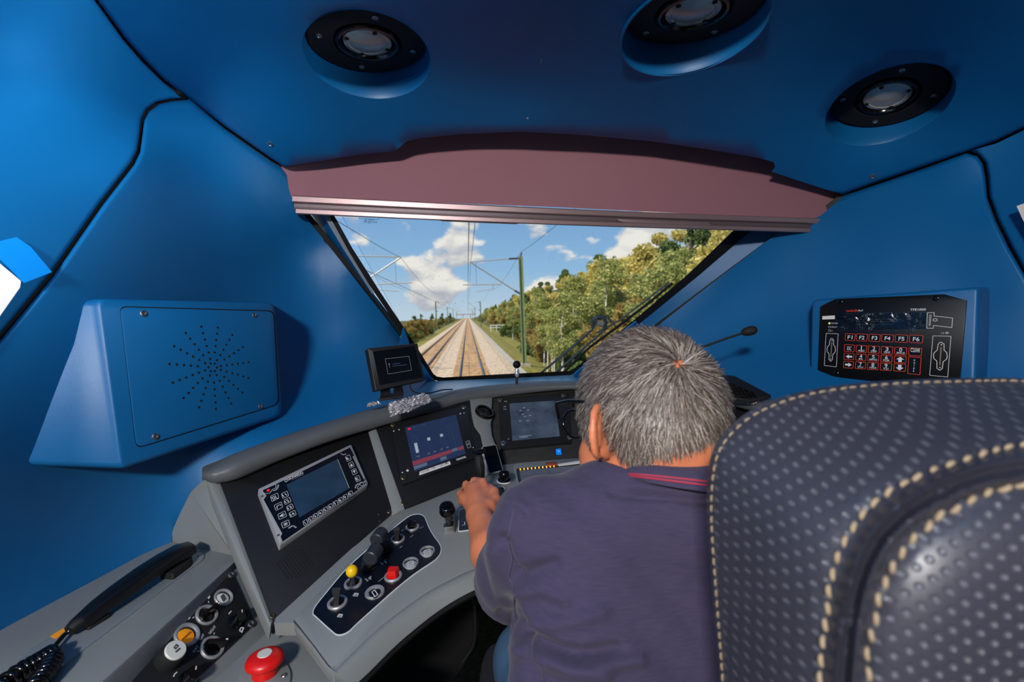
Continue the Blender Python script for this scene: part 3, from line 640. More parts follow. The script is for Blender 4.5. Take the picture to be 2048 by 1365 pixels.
# desk top, ledge, lip
front = [(668, 1342), (700, 1311), (760, 1254), (840, 1194), (900, 1160), (960, 1134), (1060, 1110), (1200, 1105), (1350, 1110)]
frs = smooth_poly(front, closed=False, n=4)
prism('desk_top', PD, [(587, 1240), (596, 1226), (640, 1180), (700, 1120), (776, 1053), (800, 1026), (812, 1012), (968, 952), (1006, 928), (1165, 915), (1400, 960)]+[tuple(q) for q in frs[::-1]]+[(660, 1336)], -.03, 0, GREY, DESK, bevel=.006)
prism('desk_ledge', PD, [(548, 1246), (552, 1236), (785, 1022), (812, 1010), (800, 1060), (700, 1150), (640, 1205), (596, 1246)], -.03, -.0035, GREY, DESK)
low = [(704, 1376), (738, 1345), (800, 1284), (880, 1220), (950, 1180), (1010, 1160), (1110, 1150), (1230, 1150), (1360, 1152)]
los = smooth_poly(low, closed=False, n=4)
ft = [(587, 1241), (600, 1256), (630, 1294), (655, 1328)]+[tuple(q) for q in frs]; lo = [(589, 1262), (600, 1278), (632, 1318), (662, 1362)]+[tuple(q) for q in los]
rows = []
for (x, y), (x2, y2) in zip(ft, lo):
    d = PD.depth(x, y)
    rows.append([P(x, y, d+.03), P(x, y, d+.001), P(x+(x2-x)*.18, y+(y2-y)*.18, d-.006), P(x+(x2-x)*.4, y+(y2-y)*.4, d-.009), P(x2, y2, d-.004), P(x2, y2+2, d+.03)])
loft('front_lip', rows, GREY, DESK, ang=60)
rows = []
for (x2, y2), (x, y) in zip(los, frs):
    d = PD.depth(x, y); rows.append([P(x2, y2-3, d+.004), P(x2+4, y2+8, d-.004), P(x2+5, y2+12, d+.03), P(x2, y2, d+.04)])
loft('edge_profile', rows, RUBBER, DESK, ang=60)
# knee space
surf('knee_panel', round_poly([(640, 1560), (690, 1370), (790, 1285), (880, 1210), (955, 1165), (958, 1290), (925, 1335), (860, 1420), (850, 1560)], 18), tps([(690, 1370, 1.0), (955, 1165, 1.25), (958, 1290, 1.25), (850, 1560, .95), (640, 1560, .9)]), BLACKM, DESK, grid=30, th=.03)
tube('knee_panel_edge', [P(x, y, 1.2) for x, y in smooth_poly([(946, 1168), (950, 1230), (948, 1285), (925, 1325), (880, 1390), (850, 1450)], closed=False)], .006, RUBBER, DESK)
prism('divider', Plane((735, 862, 1.395), (748, 852, 1.415), (795, 1028, 1.165)), [(734, 858), (750, 848), (810, 1016), (784, 1032)], -.03, .003, GREY, DESK, bevel=.006)
PV = Plane((945, 800, 1.655), (984, 797, 1.715), (985, 940, 1.38))
dv = [(941, 798), (986, 793), (984, 818), (986, 832), (982, 848), (985, 870), (1006, 928), (972, 952), (970, 905), (962, 868), (950, 850), (945, 830)]
prism('divider', PV, dv, -.03, .004, GREY, DESK, bevel=.005)
prism('divider', Plane((1150, 785, 1.80), (1180, 786, 1.80), (1165, 925, 1.50)), [(1150, 780), (1182, 780), (1182, 925), (1165, 925), (1162, 840), (1152, 825)], -.03, .003, GREY, DESK, bevel=.005)
def screw(pl, x, y, r, h, m, parent, slot=True, name='screw'):
    c = pl.at(x, y, h); s = lathe(name, c, pl.n, [(0, -.001), (r, -.001), (r, .001), (r*.8, .0022), (r*.45, .0022), (r*.38, .0008), (0, .0008)], m, parent, 14); return s
def slot_screw(pl, x, y, r, h, m, parent):
    c = pl.at(x, y, h); s = lathe('thumb_screw', c, pl.n, [(0, -.001), (r, -.001), (r, .003), (r*.85, .0042), (0, .0042)], m, parent, 18)
    q, rx, uy = pl.basis(x, y); a = random.uniform(.5, 2.4); t = rx*math.cos(a)+uy*math.sin(a); w = np.cross(pl.n, t)
    z = c+pl.n*.0044
    mesh_obj('slot', [z+t*r*.8+w*r*.13, z-t*r*.8+w*r*.13, z-t*r*.8-w*r*.13, z+t*r*.8-w*r*.13], [(0, 1, 2, 3)], BLACKM, s, smooth=False)
    return s
def cyl(name, pl, x, y, r, h0, h1, m, parent, seg=28, bev=.0012, top=None):
    c = pl.at(x, y, h1)-pl.n*h1; b = min(bev, r*.4)
    return lathe(name, c, pl.n, [(0, h0), (r, h0), (r, h1-b), (r-b*.3, h1-b*.3), (r-b, h1), (0, h1)], m, parent, seg)
# ---- loudspeaker box moulded on the quarter panel
SPK = Plane((200, 600, .935), (550, 610, 1.355), (237, 940, .925))
face = round_poly([(192, 597), (549, 606), (564, 832), (238, 941)], 16, 5)
rim_b = []
def wallp(x, y, dd=.01): return P(x, y, float(wq_f(x, y))+dd)
back = [P(*q, SPK.depth(*q)+.0) for q in face]
cface = np.array([q for q in face]); cen = cface.mean(0)
rows = [[], [], [], [], []]
for q in face:
    x, y = q; p = SPK.at(x, y)
    # direction in which the moulding slopes back to the wall
    bx, by = x, y
    xe = 192+(y-597)/344*46; tleft = np.clip(1-(x-xe)/34, 0, 1)
    bx = x-tleft*(34+(y-597)/343*182); by = y+ (0 if y < 700 else -6*tleft)
    d_in = np.array([cen[0]-x, cen[1]-y]); d_in /= np.linalg.norm(d_in)
    rows[0].append(SPK.at(x+d_in[0]*11, y+d_in[1]*11)); rows[1].append(SPK.at(x+d_in[0]*4, y+d_in[1]*4, -.0018)); rows[2].append(SPK.at(x-tleft*4, y, -.010))
    w = wallp(bx, by, .012); rows[3].append(SPK.at(x, y, -.008)*.5+w*.5); rows[4].append(w)
o = loft('trim_12', rows, BLUE, None, close_ends=True, ang=70); tag(o, 'blue moulded loudspeaker box on the quarter panel', kind='structure')
LS = thing('loudspeaker', 'blue loudspeaker cover plate with a sunburst of small holes', 'loudspeaker', SPK.at(400, 860, .002))
pl_poly = round_poly([(241, 614), (547, 623), (557, 808), (274, 896)], [14, 12, 14, 16], 4)
prism('joint', SPK, round_poly([(239, 612), (549, 621), (559, 809), (272, 898)], [14, 12, 14, 16], 4), .0002, .0008, RUBBER, LS)
prism('cover_plate', SPK, pl_poly, .0, .0026, BLUE, LS, bevel=.0008)
cx, cy = 424, 735
c0, rx, uy = SPK.basis(cx, cy); rx2 = SPK.at(cx+80, cy+2)-c0; rx2 /= np.linalg.norm(rx2); uy = np.cross(SPK.n, rx2)
holem = BLACKM; first = None
for k in range(15):
    for j in range(6):
        a = 2*math.pi*k/15+.16; r = .022+j*.0165
        if j == 0 and k % 2: continue
        p = c0+(rx2*math.cos(a)+uy*math.sin(a))*r+SPK.n*.0026
        if first is None: first = lathe('hole', p, SPK.n, [(0, -.001), (.0031, -.001), (.0031, .0003), (0, .0003)], holem, LS, 10); ref = WL[first.name]-p
        else: copy_part(first, LS, p+ref)
for j in range(6):
    a = j*math.pi/3; p = c0+(rx2*math.cos(a)+uy*math.sin(a))*.011+SPK.n*.0026; copy_part(first, LS, p+ref)
for x, y in ((287, 627), (509, 630), (521, 813), (311, 873)):
    screw(SPK, x, y, .0075, .003, STEEL, LS)
# ---- radio panel and cab radio
RP = thing('radio_panel', 'matt black panel carrying the cab radio, with a patch of sound holes', 'panel', PA.at(560, 1235))
prism('plate', PA, round_poly([(438, 958), (480, 952), (560, 915), (700, 866), (736, 858), (785, 1022), (548, 1246)], [4, 3, 3, 3, 4, 10, 12]), -.004, .004, BLACK, RP, bevel=.002)
for x, y in ((545, 1232), (778, 1024)): screw(PA, x, y, .0055, .004, BRASS, RP)
for x, y in ((757, 1029), (759, 1042)): cyl('stud', PA, x, y, .002, .003, .0055, STEEL, RP, 8)
first = None; c0, rx, uy = PA.basis(590, 1130); v1 = PA.at(620, 1113)-c0; v1 /= np.linalg.norm(v1); v2 = np.cross(PA.n, v1)
for i in range(-5, 6):
    for j in range(-5, 6):
        u, v = i*.0068, j*.0068+(i % 2)*.0034
        if u*u+v*v > .034**2: continue
        p = c0+v1*u+v2*v+PA.n*.0042
        if first is None: first = lathe('sound_hole', p, PA.n, [(0, -.001), (.0019, -.001), (.0019, .0002), (0, .0002)], RUBBER, RP, 8); ref = WL[first.name]-p
        else: copy_part(first, RP, p+ref)
RD = thing('cab_radio', 'silver framed cab radio with numbered keys and a dark display', 'radio', PA.at(560, 1085, .005))
Z = lambda x, y: (500+x/6.204, 880+y/6.204)
H = .022
prism('case', PA, round_poly([Z(100, 606), Z(1255, 52), Z(1468, 545), Z(372, 1306)], 3), .003, H, GREYL, RD, bevel=.0025)
prism('front', PA, [Z(*q) for q in ((150, 625), (330, 545), (1240, 95), (1290, 190), (1270, 210), (1400, 470), (1450, 545), (405, 1262), (380, 1200), (400, 1160), (170, 740), (205, 690))], H-.001, H+.0008, NAVY, RD)
dsp = prism('display', PA, [Z(*q) for q in ((452, 556), (1085, 238), (1232, 600), (613, 962))], H, H+.0012, SCREEN_D, RD)
stroke('display_edge', PA, [Z(1087, 240), Z(1160, 420), Z(1232, 598)], .0016, H+.0016, mat('pale_green', (140, 176, 146), .4), RD)
def key(q, s, parent, pl, h, frame=WHITE, leg=WHITE, fs=.62, base=NAVY, dx=0, dy=0, fw=.0008, Zf=Z, two=None, bold=.012):
    q = [Zf(*p) for p in q]
    k = prism('key', pl, round_poly(q, 1.6, 2), h-.0005, h+.002, base, parent)
    ring('key_outline', pl, round_poly(q, 1.6, 2), fw, h+.0023, frame, k)
    (ax, ay), (bx, by), (cx_, cy_), (ddx, ddy) = q
    lw = np.array([(ax+ddx)/2, (ay+ddy)/2]); rw = np.array([(bx+cx_)/2, (by+cy_)/2]); dn = np.array([(ddx+cx_-ax-bx)/2, (ddy+cy_-ay-by)/2])
    if s:
        m = (1-fs)/2; a = lw+(rw-lw)*m+dn*(.26+dy); b = lw+(rw-lw)*(1-m)+dn*(.26+dy)
        text('legend', s, pl, a[0], a[1], b[0], b[1], leg, k, hpx=abs(dn[1])*.5, h=h+.0025, bold=bold)
    if two:
        a = lw+(rw-lw)*.18+dn*.36; b = lw+(rw-lw)*.84+dn*.36
        text('small_legend', two, pl, a[0], a[1], b[0], b[1], leg, k, hpx=abs(dn[1])*.24, h=h+.0025, bold=.01)
    return k
for q, s in ((((252, 697), (345, 655), (360, 725), (270, 768)), ']2['), (((297, 810), (390, 767), (410, 835), (320, 880)), ''), (((342, 922), (435, 878), (457, 950), (362, 992)), ''), (((385, 1032), (478, 987), (500, 1057), (407, 1100)), '')):
    k = key(q, s, RD, PA, H+.0005)
    q2 = np.array([Z(*p) for p in q]); c = q2.mean(0); ex = (q2[1]-q2[0]); ey = q2[3]-q2[0]
    f = lambda u, v: tuple(c+ex*u+ey*v)
    if q[0][0] == 297: stroke('symbol', PA, [f(-.25, .3), f(-.2, -.1), f(.05, -.15), f(.3, -.12), f(.28, .1)], .0014, H+.003, WHITE, k)
    if q[0][0] == 342:
        mesh_obj('symbol', [PA.at(*f(-.3, -.1), H+.003), PA.at(*f(-.1, -.12), H+.003), PA.at(*f(.1, -.32), H+.003), PA.at(*f(.1, .32), H+.003), PA.at(*f(-.1, .14), H+.003), PA.at(*f(-.3, .12), H+.003)], [(0, 1, 2, 3, 4, 5)], WHITE, k, smooth=False)
        stroke('symbol', PA, [f(.2, -.22), f(.28, 0), f(.2, .22)], .001, H+.003, WHITE, k)
    if q[0][0] == 385:
        for t in range(4): stroke('symbol', PA, [f(.3*math.cos(t*.785), .3*math.sin(t*.785)), f(0, 0), f(-.3*math.cos(t*.785), -.3*math.sin(t*.785))], .0009, H+.003, WHITE, k)
for q, s in ((((388, 667), (462, 630), (482, 695), (405, 730)), '11'), (((418, 747), (492, 708), (512, 768), (435, 807)), '12'), (((450, 827), (522, 788), (545, 845), (468, 884)), '13'), (((482, 907), (555, 868), (577, 928), (502, 965)), '14')): key(q, s, RD, PA, H+.0005)
for i, s in enumerate('1234567890'):
    ox, oy = i*62.2, -i*39.5
    key(((652+ox, 1012+oy), (702+ox, 982+oy), (724+ox, 1038+oy), (670+ox, 1068+oy)), s, RD, PA, H+.0005, fs=.5)
for i, s in enumerate(('R', '', '', 'E')):
    ox, oy = (0, 37, 74, 116)[i], (0, 84, 168, 255)[i]
    q = ((1180+ox, 207+oy), (1234+ox, 180+oy), (1260+ox, 245+oy), (1205+ox, 272+oy)); k = key(q, s, RD, PA, H+.0005, fs=.5)
    q2 = np.array([Z(*p) for p in q]); c = q2.mean(0); ex = (q2[1]-q2[0]); ey = q2[3]-q2[0]; f = lambda u, v: PA.at(*(c+ex*u+ey*v), H+.003)
    if i == 1: mesh_obj('arrow', [f(-.3, .25), f(.3, .25), f(0, -.3)], [(0, 1, 2)], WHITE, k, smooth=False)
    if i == 2: mesh_obj('arrow', [f(-.3, -.25), f(.3, -.25), f(0, .3)], [(0, 1, 2)], WHITE, k, smooth=False)
for pts in (((285, 632), (325, 618), (345, 590), (352, 555)), ((478, 1098), (520, 1068), (545, 1070), (575, 1092)), ((1126, 168), (1158, 185), (1192, 172)), ((1306, 600), (1318, 560), (1350, 540))): stroke('corner_mark', PA, [Z(*q) for q in pts], .0034, H+.0015, GREYL, RD)
ring('lamp_frame', PA, [Z(*q) for q in ((150, 620), (165, 662), (215, 668), (250, 660), (280, 615), (325, 595), (320, 545))], .0008, H+.0015, WHITE, RD)
cyl('warning_lamp', PA, *Z(228, 622), .0036, H, H+.002, LED_R, RD, 14)
ring('power_frame', PA, [Z(*q) for q in ((1330, 590), (1360, 545), (1425, 510), (1435, 555), (1335, 612))], .0008, H+.0015, WHITE, RD); ring('power_ring', PA, [Z(1384+26*math.cos(t), 545+24*math.sin(t)) for t in np.linspace(0, 6.28, 14)[:-1]], .0008, H+.0018, WHITE, RD)
for q in ((152, 703), (350, 1186), (1288, 150), (1428, 488)): screw(PA, *Z(*q), .0025, H, STEEL, RD)
text('brand_lettering', 'LEONARDO', PA, *Z(478, 502), *Z(668, 414), WHITE, RD, hpx=5, h=H+.0016, bold=.015); ring('brand_mark', PA, [Z(447+(24 if k % 2 else 14)*math.cos(k*.45), 505+(24 if k % 2 else 14)*math.sin(k*.45)) for k in range(14)], .0007, H+.0016, WHITE, RD)
stroke('brand_underline', PA, [Z(525, 494), Z(600, 458), Z(666, 430)], .0004, H+.0016, WHITE, RD)
# ---- button console on the left face
Zc = lambda x, y: (240+x/5.571, 1120+y/5.571)
BP = thing('button_panel', 'black plate with white, amber and rotary controls beside the handset', 'control panel', PF.at(*Zc(800, 1400)))
prism('plate', PF, round_poly([Zc(1245, 105), Zc(1512, 705), Zc(345, 1815), Zc(80, 1240)], 9), -.002, .003, BLACK, BP, bevel=.001)
for x, y in ((1240, 165), (1462, 715), (160, 1220)): screw(PF, *Zc(x, y), .0075, .003, STEEL, BP)
def ringbtn(pl, xy, r, parent, cap, hb=.004, h=.006, capname='cap', ring_m=ALUM, k=.68):
    b = lathe('button', pl.at(*xy), pl.n, [(r, .001), (r, h*.7), (r*.93, h), (r*.78, h), (r*k, h*.75), (r*k, .001), (r, .001)], ring_m, parent, 32)
    c = cyl(capname, pl, *xy, r*(k-.02), .001, h+hb-.004, cap, b, 28)
    return b
def sq(pl, Zf, x, y, w, h, parent, m, lw=.0012, hh=.0035):
    return ring('pictogram', pl, [Zf(x-w, y-h*.4), Zf(x, y-h), Zf(x+w, y+h*.2), Zf(x, y+h)], lw, hh, m, parent)
DARKP = mat('dark_print', (70, 72, 74), .6)
b1 = ringbtn(PF, Zc(1145, 430), .0185, BP, OFFW); sq(PF, Zc, 1150, 425, 32, 46, b1, DARKP, .003, .0075)
b2 = ringbtn(PF, Zc(735, 850), .0215, BP, AMBER, h=.007); stroke('bar', PF, [Zc(690, 890), Zc(740, 845), Zc(785, 800)], .0022, .0095, mat('amber_print', (150, 80, 8), .6), b2)
def rotary(pl, xy, r, ang, parent, kh=.018):
    b = lathe('selector', pl.at(*xy), pl.n, [(r, .001), (r, .005), (r*.93, .007), (r*.78, .007), (r*.7, .004), (r*.7, .001), (r, .001)], ALUM, parent, 32)
    cyl('hub', pl, *xy, r*.66, .001, .007, BLACKG, b, 24)
    c, rx, uy = pl.basis(*xy); t = rx*math.cos(ang)+uy*math.sin(ang); w = np.cross(pl.n, t); z = pl.n
    bb = [c+t*r*s1*.8+w*r*s2*.22+z*.006 for s1, s2 in ((-1, -1), (1, -1), (1, 1), (-1, 1))]; tt = [p+z*kh for p in bb]; tt = [c+(p-c)-w*((p-c).dot(w))*.35 for p in tt]
    k = solid('grip', bb, tt, BLACKG, b); a = c+t*r*.6+z*(kh+.0065)
    mesh_obj('pointer_mark', [a+w*r*.07, a-w*r*.07, a-w*r*.07+t*r*.2, a+w*r*.07+t*r*.2], [(0, 1, 2, 3)], WHITE, k, smooth=False)
    return b
rotary(PF, Zc(955, 628), .020, .7, BP); rotary(PF, Zc(1015, 992), .021, .1, BP)
m_ = lathe('mushroom_button', PF.at(*Zc(520, 1130)), PF.n, [(0, 0), (.0195, 0), (.0205, .004), (.0200, .020), (.0185, .025), (.015, .027), (0, .027)], BLACKM, BP, 28)
c = PF.at(*Zc(520, 1130)); cp = lathe('cap', c+PF.n*.0255, PF.n, [(0, 0), (.0162, 0), (.0162, .003), (.0150, .0042), (0, .0046)], OFFW, m_, 28)
tp = pix(c+PF.n*.031)
PFt = Plane((470, 1112, 1.0), (200, 1356, .69), (540, 1255, .925)); PFt.o = PFt.o+PFt.n*.0304
ring('pictogram', PFt, [(tp[0]-7, tp[1]-2), (tp[0]-1, tp[1]-10), (tp[0]+5, tp[1]-6), (tp[0]-2, tp[1]+2)], .0022, 0, DARKP, m_); stroke('pictogram_bar', PFt, [(tp[0]-2, tp[1]+7), (tp[0]+7, tp[1]-1)], .003, 0, DARKP, m_)
for xy in ((1290, 690), (760, 1345)):
    k = lathe('turning_knob', PF.at(*Zc(*xy)), PF.n, [(0, 0), (.0165, 0), (.016, .004), (.0125, .006), (.0115, .02), (.0105, .022), (0, .022)], BLACKG, BP, 24)
    a = pix(PF.at(*Zc(*xy))+PF.n*.0222); c, rx, uy = PF.basis(*Zc(*xy)); z = c+PF.n*.0224
    mesh_obj('pointer_mark', [z+uy*.009+rx*.001, z+uy*.009-rx*.001, z+uy*.003-rx*.001, z+uy*.003+rx*.001], [(0, 1, 2, 3)], WHITE, k, smooth=False)
for x, y in ((985, 405), (765, 635)):
    sq(PF, Zc, x, y, 22, 34, BP, WHITE, .0022); 
ring('pictogram', PF, [Zc(1325, 790), Zc(1345, 745), Zc(1385, 755), Zc(1360, 815)], .0022, .0035, WHITE, BP)
for pts in (((985, 460), (990, 480)), ((808, 650), (826, 637)), ((875, 512), (886, 526)), ((860, 490), (872, 505)), ((862, 1022), (882, 1014)), ((938, 880), (950, 892)), ((1045, 830), (1052, 812))): stroke('tick', PF, [Zc(*q) for q in pts], .0016, .0035, WHITE, BP)
stroke('arc_mark', PF, [Zc(1212, 605), Zc(1222, 588), Zc(1243, 570)], .0018, .0035, WHITE, BP); stroke('arc_mark', PF, [Zc(595, 1305), Zc(608, 1275), Zc(636, 1250)], .0018, .0035, WHITE, BP)
text('lettering', 'OFF', PF, *Zc(905, 895), *Zc(945, 835), WHITE, BP, hpx=5, h=.0035); text('lettering', 'NIGHT', PF, *Zc(1008, 830), *Zc(1075, 742), WHITE, BP, hpx=5, h=.0035); text('lettering', 'DAY', PF, *Zc(830, 1035), *Zc(880, 965), WHITE, BP, hpx=5, h=.0035)
# ---- emergency stop
ES = thing('emergency_stop', 'red mushroom emergency stop button with a pale disc on top', 'emergency button', PG.at(525, 1345))
c = PG.at(530, 1352)
prism('base_plate', PG, [(530+52*math.cos(t), 1352+44*math.sin(t)) for t in np.linspace(0, 2*math.pi, 28, endpoint=False)], -.001, .004, GREY, ES, bevel=.001)
ax = PG.n*1.0
lathe('collar', c, ax, [(0, .003), (.021, .003), (.021, .016), (.018, .019), (0, .019)], REDK, ES, 28)
lathe('mushroom_head', c, ax, [(0, .02), (.026, .02), (.0305, .024), (.031, .028), (.028, .034), (.02, .0385), (.0, .04)], REDK, ES, 36, ang=60)
lathe('top_disc', c, ax, [(0, .037), (.012, .037), (.0115, .0405), (0, .041)], OFFW, ES, 24)
screw(PG, 568, 1352, .005, .004, STEEL, ES)
# ---- switch panel on the desk
Zs = lambda x, y: (620+x/5.25, 1020+y/5.25)
SW = thing('switch_panel', 'navy desk plate with a white border, levers, knobs and push buttons', 'control panel', PD.at(*Zs(700, 900)))
out = smooth_poly([Zs(*q) for q in ((28, 1085), (50, 1015), (180, 850), (385, 610), (640, 378), (800, 248), (1010, 82), (1090, 45), (1155, 42), (1200, 65), (1218, 98), (1250, 178), (1300, 268), (1358, 345), (1380, 400), (1372, 455), (1340, 502), (1290, 545), (1100, 672), (900, 832), (700, 1010), (500, 1190), (420, 1268), (350, 1306), (290, 1312), (235, 1280), (52, 1115))], True, 3)
prism('border', PD, out, -.002, .0016, WHITE, SW)
cc_ = np.mean(out, 0)
inn = []
n_ = len(out)
for i in range(n_):
    a = np.array(out[i-1]); b = np.array(out[(i+1) % n_]); t = (b-a)/np.linalg.norm(b-a); nn = np.array([-t[1], t[0]])
    inn.append(tuple(np.array(out[i])+nn*1.55))
if abs(sum((inn[i][0]-cc_[0])**2 for i in range(n_))) > abs(sum((out[i][0]-cc_[0])**2 for i in range(n_))): inn = [tuple(2*np.array(o_)-np.array(q)) for o_, q in zip(out, inn)]
prism('plate', PD, inn, -.001, .0022, NAVY, SW)
def toggle(xy, tip, r, parent, kind):
    b = lathe('toggle', PD.at(*xy), PD.n, [(r, .001), (r, .005), (r*.93, .0065), (r*.74, .0065), (r*.66, .003), (r*.66, .001), (r, .001)], ALUM, parent, 32)
    lathe('boot', PD.at(*xy), PD.n, [(r*.64, .002), (r*.58, .006), (r*.4, .010), (r*.28, .016), (0, .017)], RUBBER, b, 24)
    c = PD.at(*xy, .01)
    # tip height chosen along the viewing ray so that the stick stands about 5 cm
    hgt = .048; t_ = PD.at(*tip, hgt)
    if kind == 'paddle':
        ax_ = t_-c; ax_ /= np.linalg.norm(ax_); sx = np.cross(ax_, [0, 0, 1.]); sx = np.cross(PD.n, np.cross(P(700, 1000, 1)-P(700, 1100, 1), PD.n)); sx = P(760, 1000, 1)-P(700, 1020, 1); sx -= ax_*sx.dot(ax_); sx /= np.linalg.norm(sx); sy = np.cross(ax_, sx)
        rows = []
        for f, wx, wy in ((0, .0028, .0028), (.35, .003, .0028), (.8, .0062, .0034), (1, .0072, .0034)):
            p = c+(t_-c)*f; rows.append([p+sx*wx+sy*wy, p-sx*wx+sy*wy, p-sx*wx-sy*wy, p+sx*wx-sy*wy])
        loft('paddle', rows, mat('paddle_grey', (52, 50, 50), .35) if 'paddle_grey' not in bpy.data.materials else bpy.data.materials['paddle_grey'], b, ang=30)
    else:
        tube('stick', [c, (c+t_)/2, t_], .0028, STEEL, b, 10)
        q = t_; ax_ = (t_-c)/np.linalg.norm(t_-c)
        lathe('yellow_ball', q, ax_, [(0, -.0115), (.005, -.0105), (.0092, -.007), (.0112, -.002), (.0112, .003), (.0092, .008), (.005, .0115), (0, .0125)], YELL, b, 24)
    return b
toggle(Zs(290, 992), Zs(275, 835), .0185, SW, 'paddle'); toggle(Zs(455, 787), Zs(440, 645), .0178, SW, 'ball'); toggle(Zs(922, 320), Zs(906, 200), .0168, SW, 'paddle')
for base, e0, e1, r in (((620, 600), (625, 520), (700, 415), .0155), ((790, 420), (692, 325), (755, 240), .0150)):
    b = lathe('barrel_lever', PD.at(*Zs(*base)), PD.n, [(0, .001), (.017, .001), (.017, .004), (.013, .006), (.012, .01), (.015, .012), (.012, .016), (0, .016)], BLACKM, SW, 28)
    p0 = PD.at(*Zs(*e0), .045); p1 = PD.at(*Zs(*e1), .045); a = p1-p0; L_ = np.linalg.norm(a)
    lathe('barrel', p0, a, [(0, 0), (r-.002, 0), (r, .002), (r, L_), (r-.002, L_+.002), (0, L_+.002)], mat('knob_slate', (40, 44, 50), .4) if 'knob_slate' not in bpy.data.materials else bpy.data.materials['knob_slate'], b, 28)
    tube('stem', [PD.at(*Zs(*base), .01), (PD.at(*Zs(*base), .025)+(p0+p1)/2)/2, (p0+p1)/2], .006, BLACKM, b, 10)
b = lathe('selector', PD.at(*Zs(1075, 195)), PD.n, [(.0165, .001), (.0165, .005), (.015, .0065), (.0125, .0065), (.011, .004), (.011, .001), (.0165, .001)], ALUM, SW, 32)
c, rx, uy = PD.basis(*Zs(1075, 195)); bb = [c+rx*.0095*s1+uy*.007*s2+PD.n*.002 for s1, s2 in ((-1, -1), (1, -1), (1, 1), (-1, 1))]; solid('grip', bb, [p+PD.n*.016 for p in bb], BLACKG, b, bevel=.001)
b = lathe('red_selector', PD.at(*Zs(875, 712)), PD.n, [(.0180, .001), (.0180, .005), (.0165, .0065), (.014, .0065), (.0125, .004), (.0125, .001), (.0180, .001)], ALUM, SW, 32)
c, rx, uy = PD.basis(*Zs(875, 700)); bb = [c+rx*.0115*s1+uy*.0115*s2+PD.n*.002 for s1, s2 in ((-.85, -1), (.85, -1), (1, 0), (1, .8), (-1, .8), (-1, 0))]; solid('red_grip', bb, [p+PD.n*.017-(p-c)*.12 for p in bb], REDK, b, bevel=.002)
ring('red_selector_outline', PD, [Zs(700, 740), Zs(720, 770), Zs(780, 815), Zs(850, 828), Zs(930, 800), Zs(985, 745), Zs(1005, 690), Zs(985, 660)], .0004, .0026, mat('faint_print', (46, 54, 66), .5), SW)
b = ringbtn(PD, Zs(682, 880), .0190, SW, NAVY, k=.6); sq(PD, Zs, 680, 878, 36, 40, b, WHITE, .0016, .0068)
for q in ((1058, 570), (1233, 446)):
    b = ringbtn(PD, Zs(*q), .0172, SW, mat('silver_cap', (158, 160, 164), .45) if 'silver_cap' not in bpy.data.materials else bpy.data.materials['silver_cap'], k=.75); ring('pictogram', PD, [Zs(q[0]-38, q[1]+30), Zs(q[0]-30, q[1]-22), Zs(q[0]+28, q[1]-38), Zs(q[0]+32, q[1]+14)], .0013, .0068, WHITE, b)
    stroke('pictogram_bar', PD, [Zs(q[0]-30, q[1]+12), Zs(q[0]+30, q[1]-14)], .0012, .0068, WHITE, b)
for q in ((312, 1110), (478, 890)):
    x, y = q; o = ring('pictogram', PD, [Zs(x-30, y+15), Zs(x-10, y-18), Zs(x+34, y-14), Zs(x+22, y+20)], .0011, .003, WHITE, SW); stroke('pictogram_bar', PD, [Zs(x-18, y+4), Zs(x+26, y+2)], .0011, .003, WHITE, SW); stroke('pictogram_bar', PD, [Zs(x-12, y-6), Zs(x+28, y-8)], .0011, .003, WHITE, SW)
for q, s in (((765, 545), '1'), ((605, 720), '2')):
    x, y = q; text('lettering', s, PD, *Zs(x-8, y+32), *Zs(x+10, y+22), WHITE, SW, hpx=6, h=.003); stroke('pictogram_arrow', PD, [Zs(x+8, y+5), Zs(x+30, y-22), Zs(x+42, y-20)], .0011, .003, WHITE, SW); stroke('pictogram_arrow', PD, [Zs(x+42, y+8), Zs(x+20, y+8), Zs(x+36, y-10)], .0011, .003, WHITE, SW)
for x, y, X, Y in ((720, 752, 775, 708), (868, 632, 922, 592), (800, 325, 832, 302), (940, 400, 970, 378), (962, 218, 985, 208), (1050, 290, 1085, 262), (1152, 195, 1190, 175), (1072, 150, 1098, 122)): stroke('small_print', PD, [Zs(x, y), Zs(X, Y)], .0016, .003, mat('print_grey', (150, 156, 164), .6) if 'print_grey' not in bpy.data.materials else bpy.data.materials['print_grey'], SW)
# ---- display panels
Zb = lambda x, y: (770+x/6.826, 800+y/6.826)
D1P = thing('display_panel', 'black panel around the display with red bars', 'panel', PB.at(815, 1010))
prism('plate', PB, round_poly([(749, 848), (830, 828), (942, 797), (946, 830), (952, 850), (964, 868), (970, 905), (973, 950), (968, 955), (815, 1014), (806, 1012)], [3, 2, 4, 6, 6, 6, 4, 5, 5, 8, 5]), -.004, .004, BLACK, D1P, bevel=.002)
for x, y in ((806, 1007), (957, 855)): screw(PB, x, y, .006, .004, BRASS, D1P)
D1 = thing('diagnostic_display', 'black display unit showing a navy page with red and white bars', 'display', PB.at(830, 965, .005))
prism('bezel', PB, round_poly([Zb(75, 320), Zb(1110, 65), Zb(1240, 780), Zb(232, 1160)], 3), .003, .012, BLACK, D1, bevel=.002)
scr = prism('screen', PB, [Zb(*q) for q in ((272, 375), (968, 200), (1100, 735), (402, 978))], .011, .0124, SCREEN_B, D1)
def pg(pl, pts, m, parent, Zf, h, name='screen_block'): return mesh_obj(name, [pl.at(*Zf(*q), h) for q in pts], [tuple(range(len(pts)))], m, parent, smooth=False)
hs = .0128
pg(PB, ((370, 842), (905, 675), (920, 720), (385, 905)), SCREEN_R, scr, Zb, hs); pg(PB, ((990, 650), (1070, 622), (1082, 668), (1002, 695)), SCREEN_R, scr, Zb, hs)
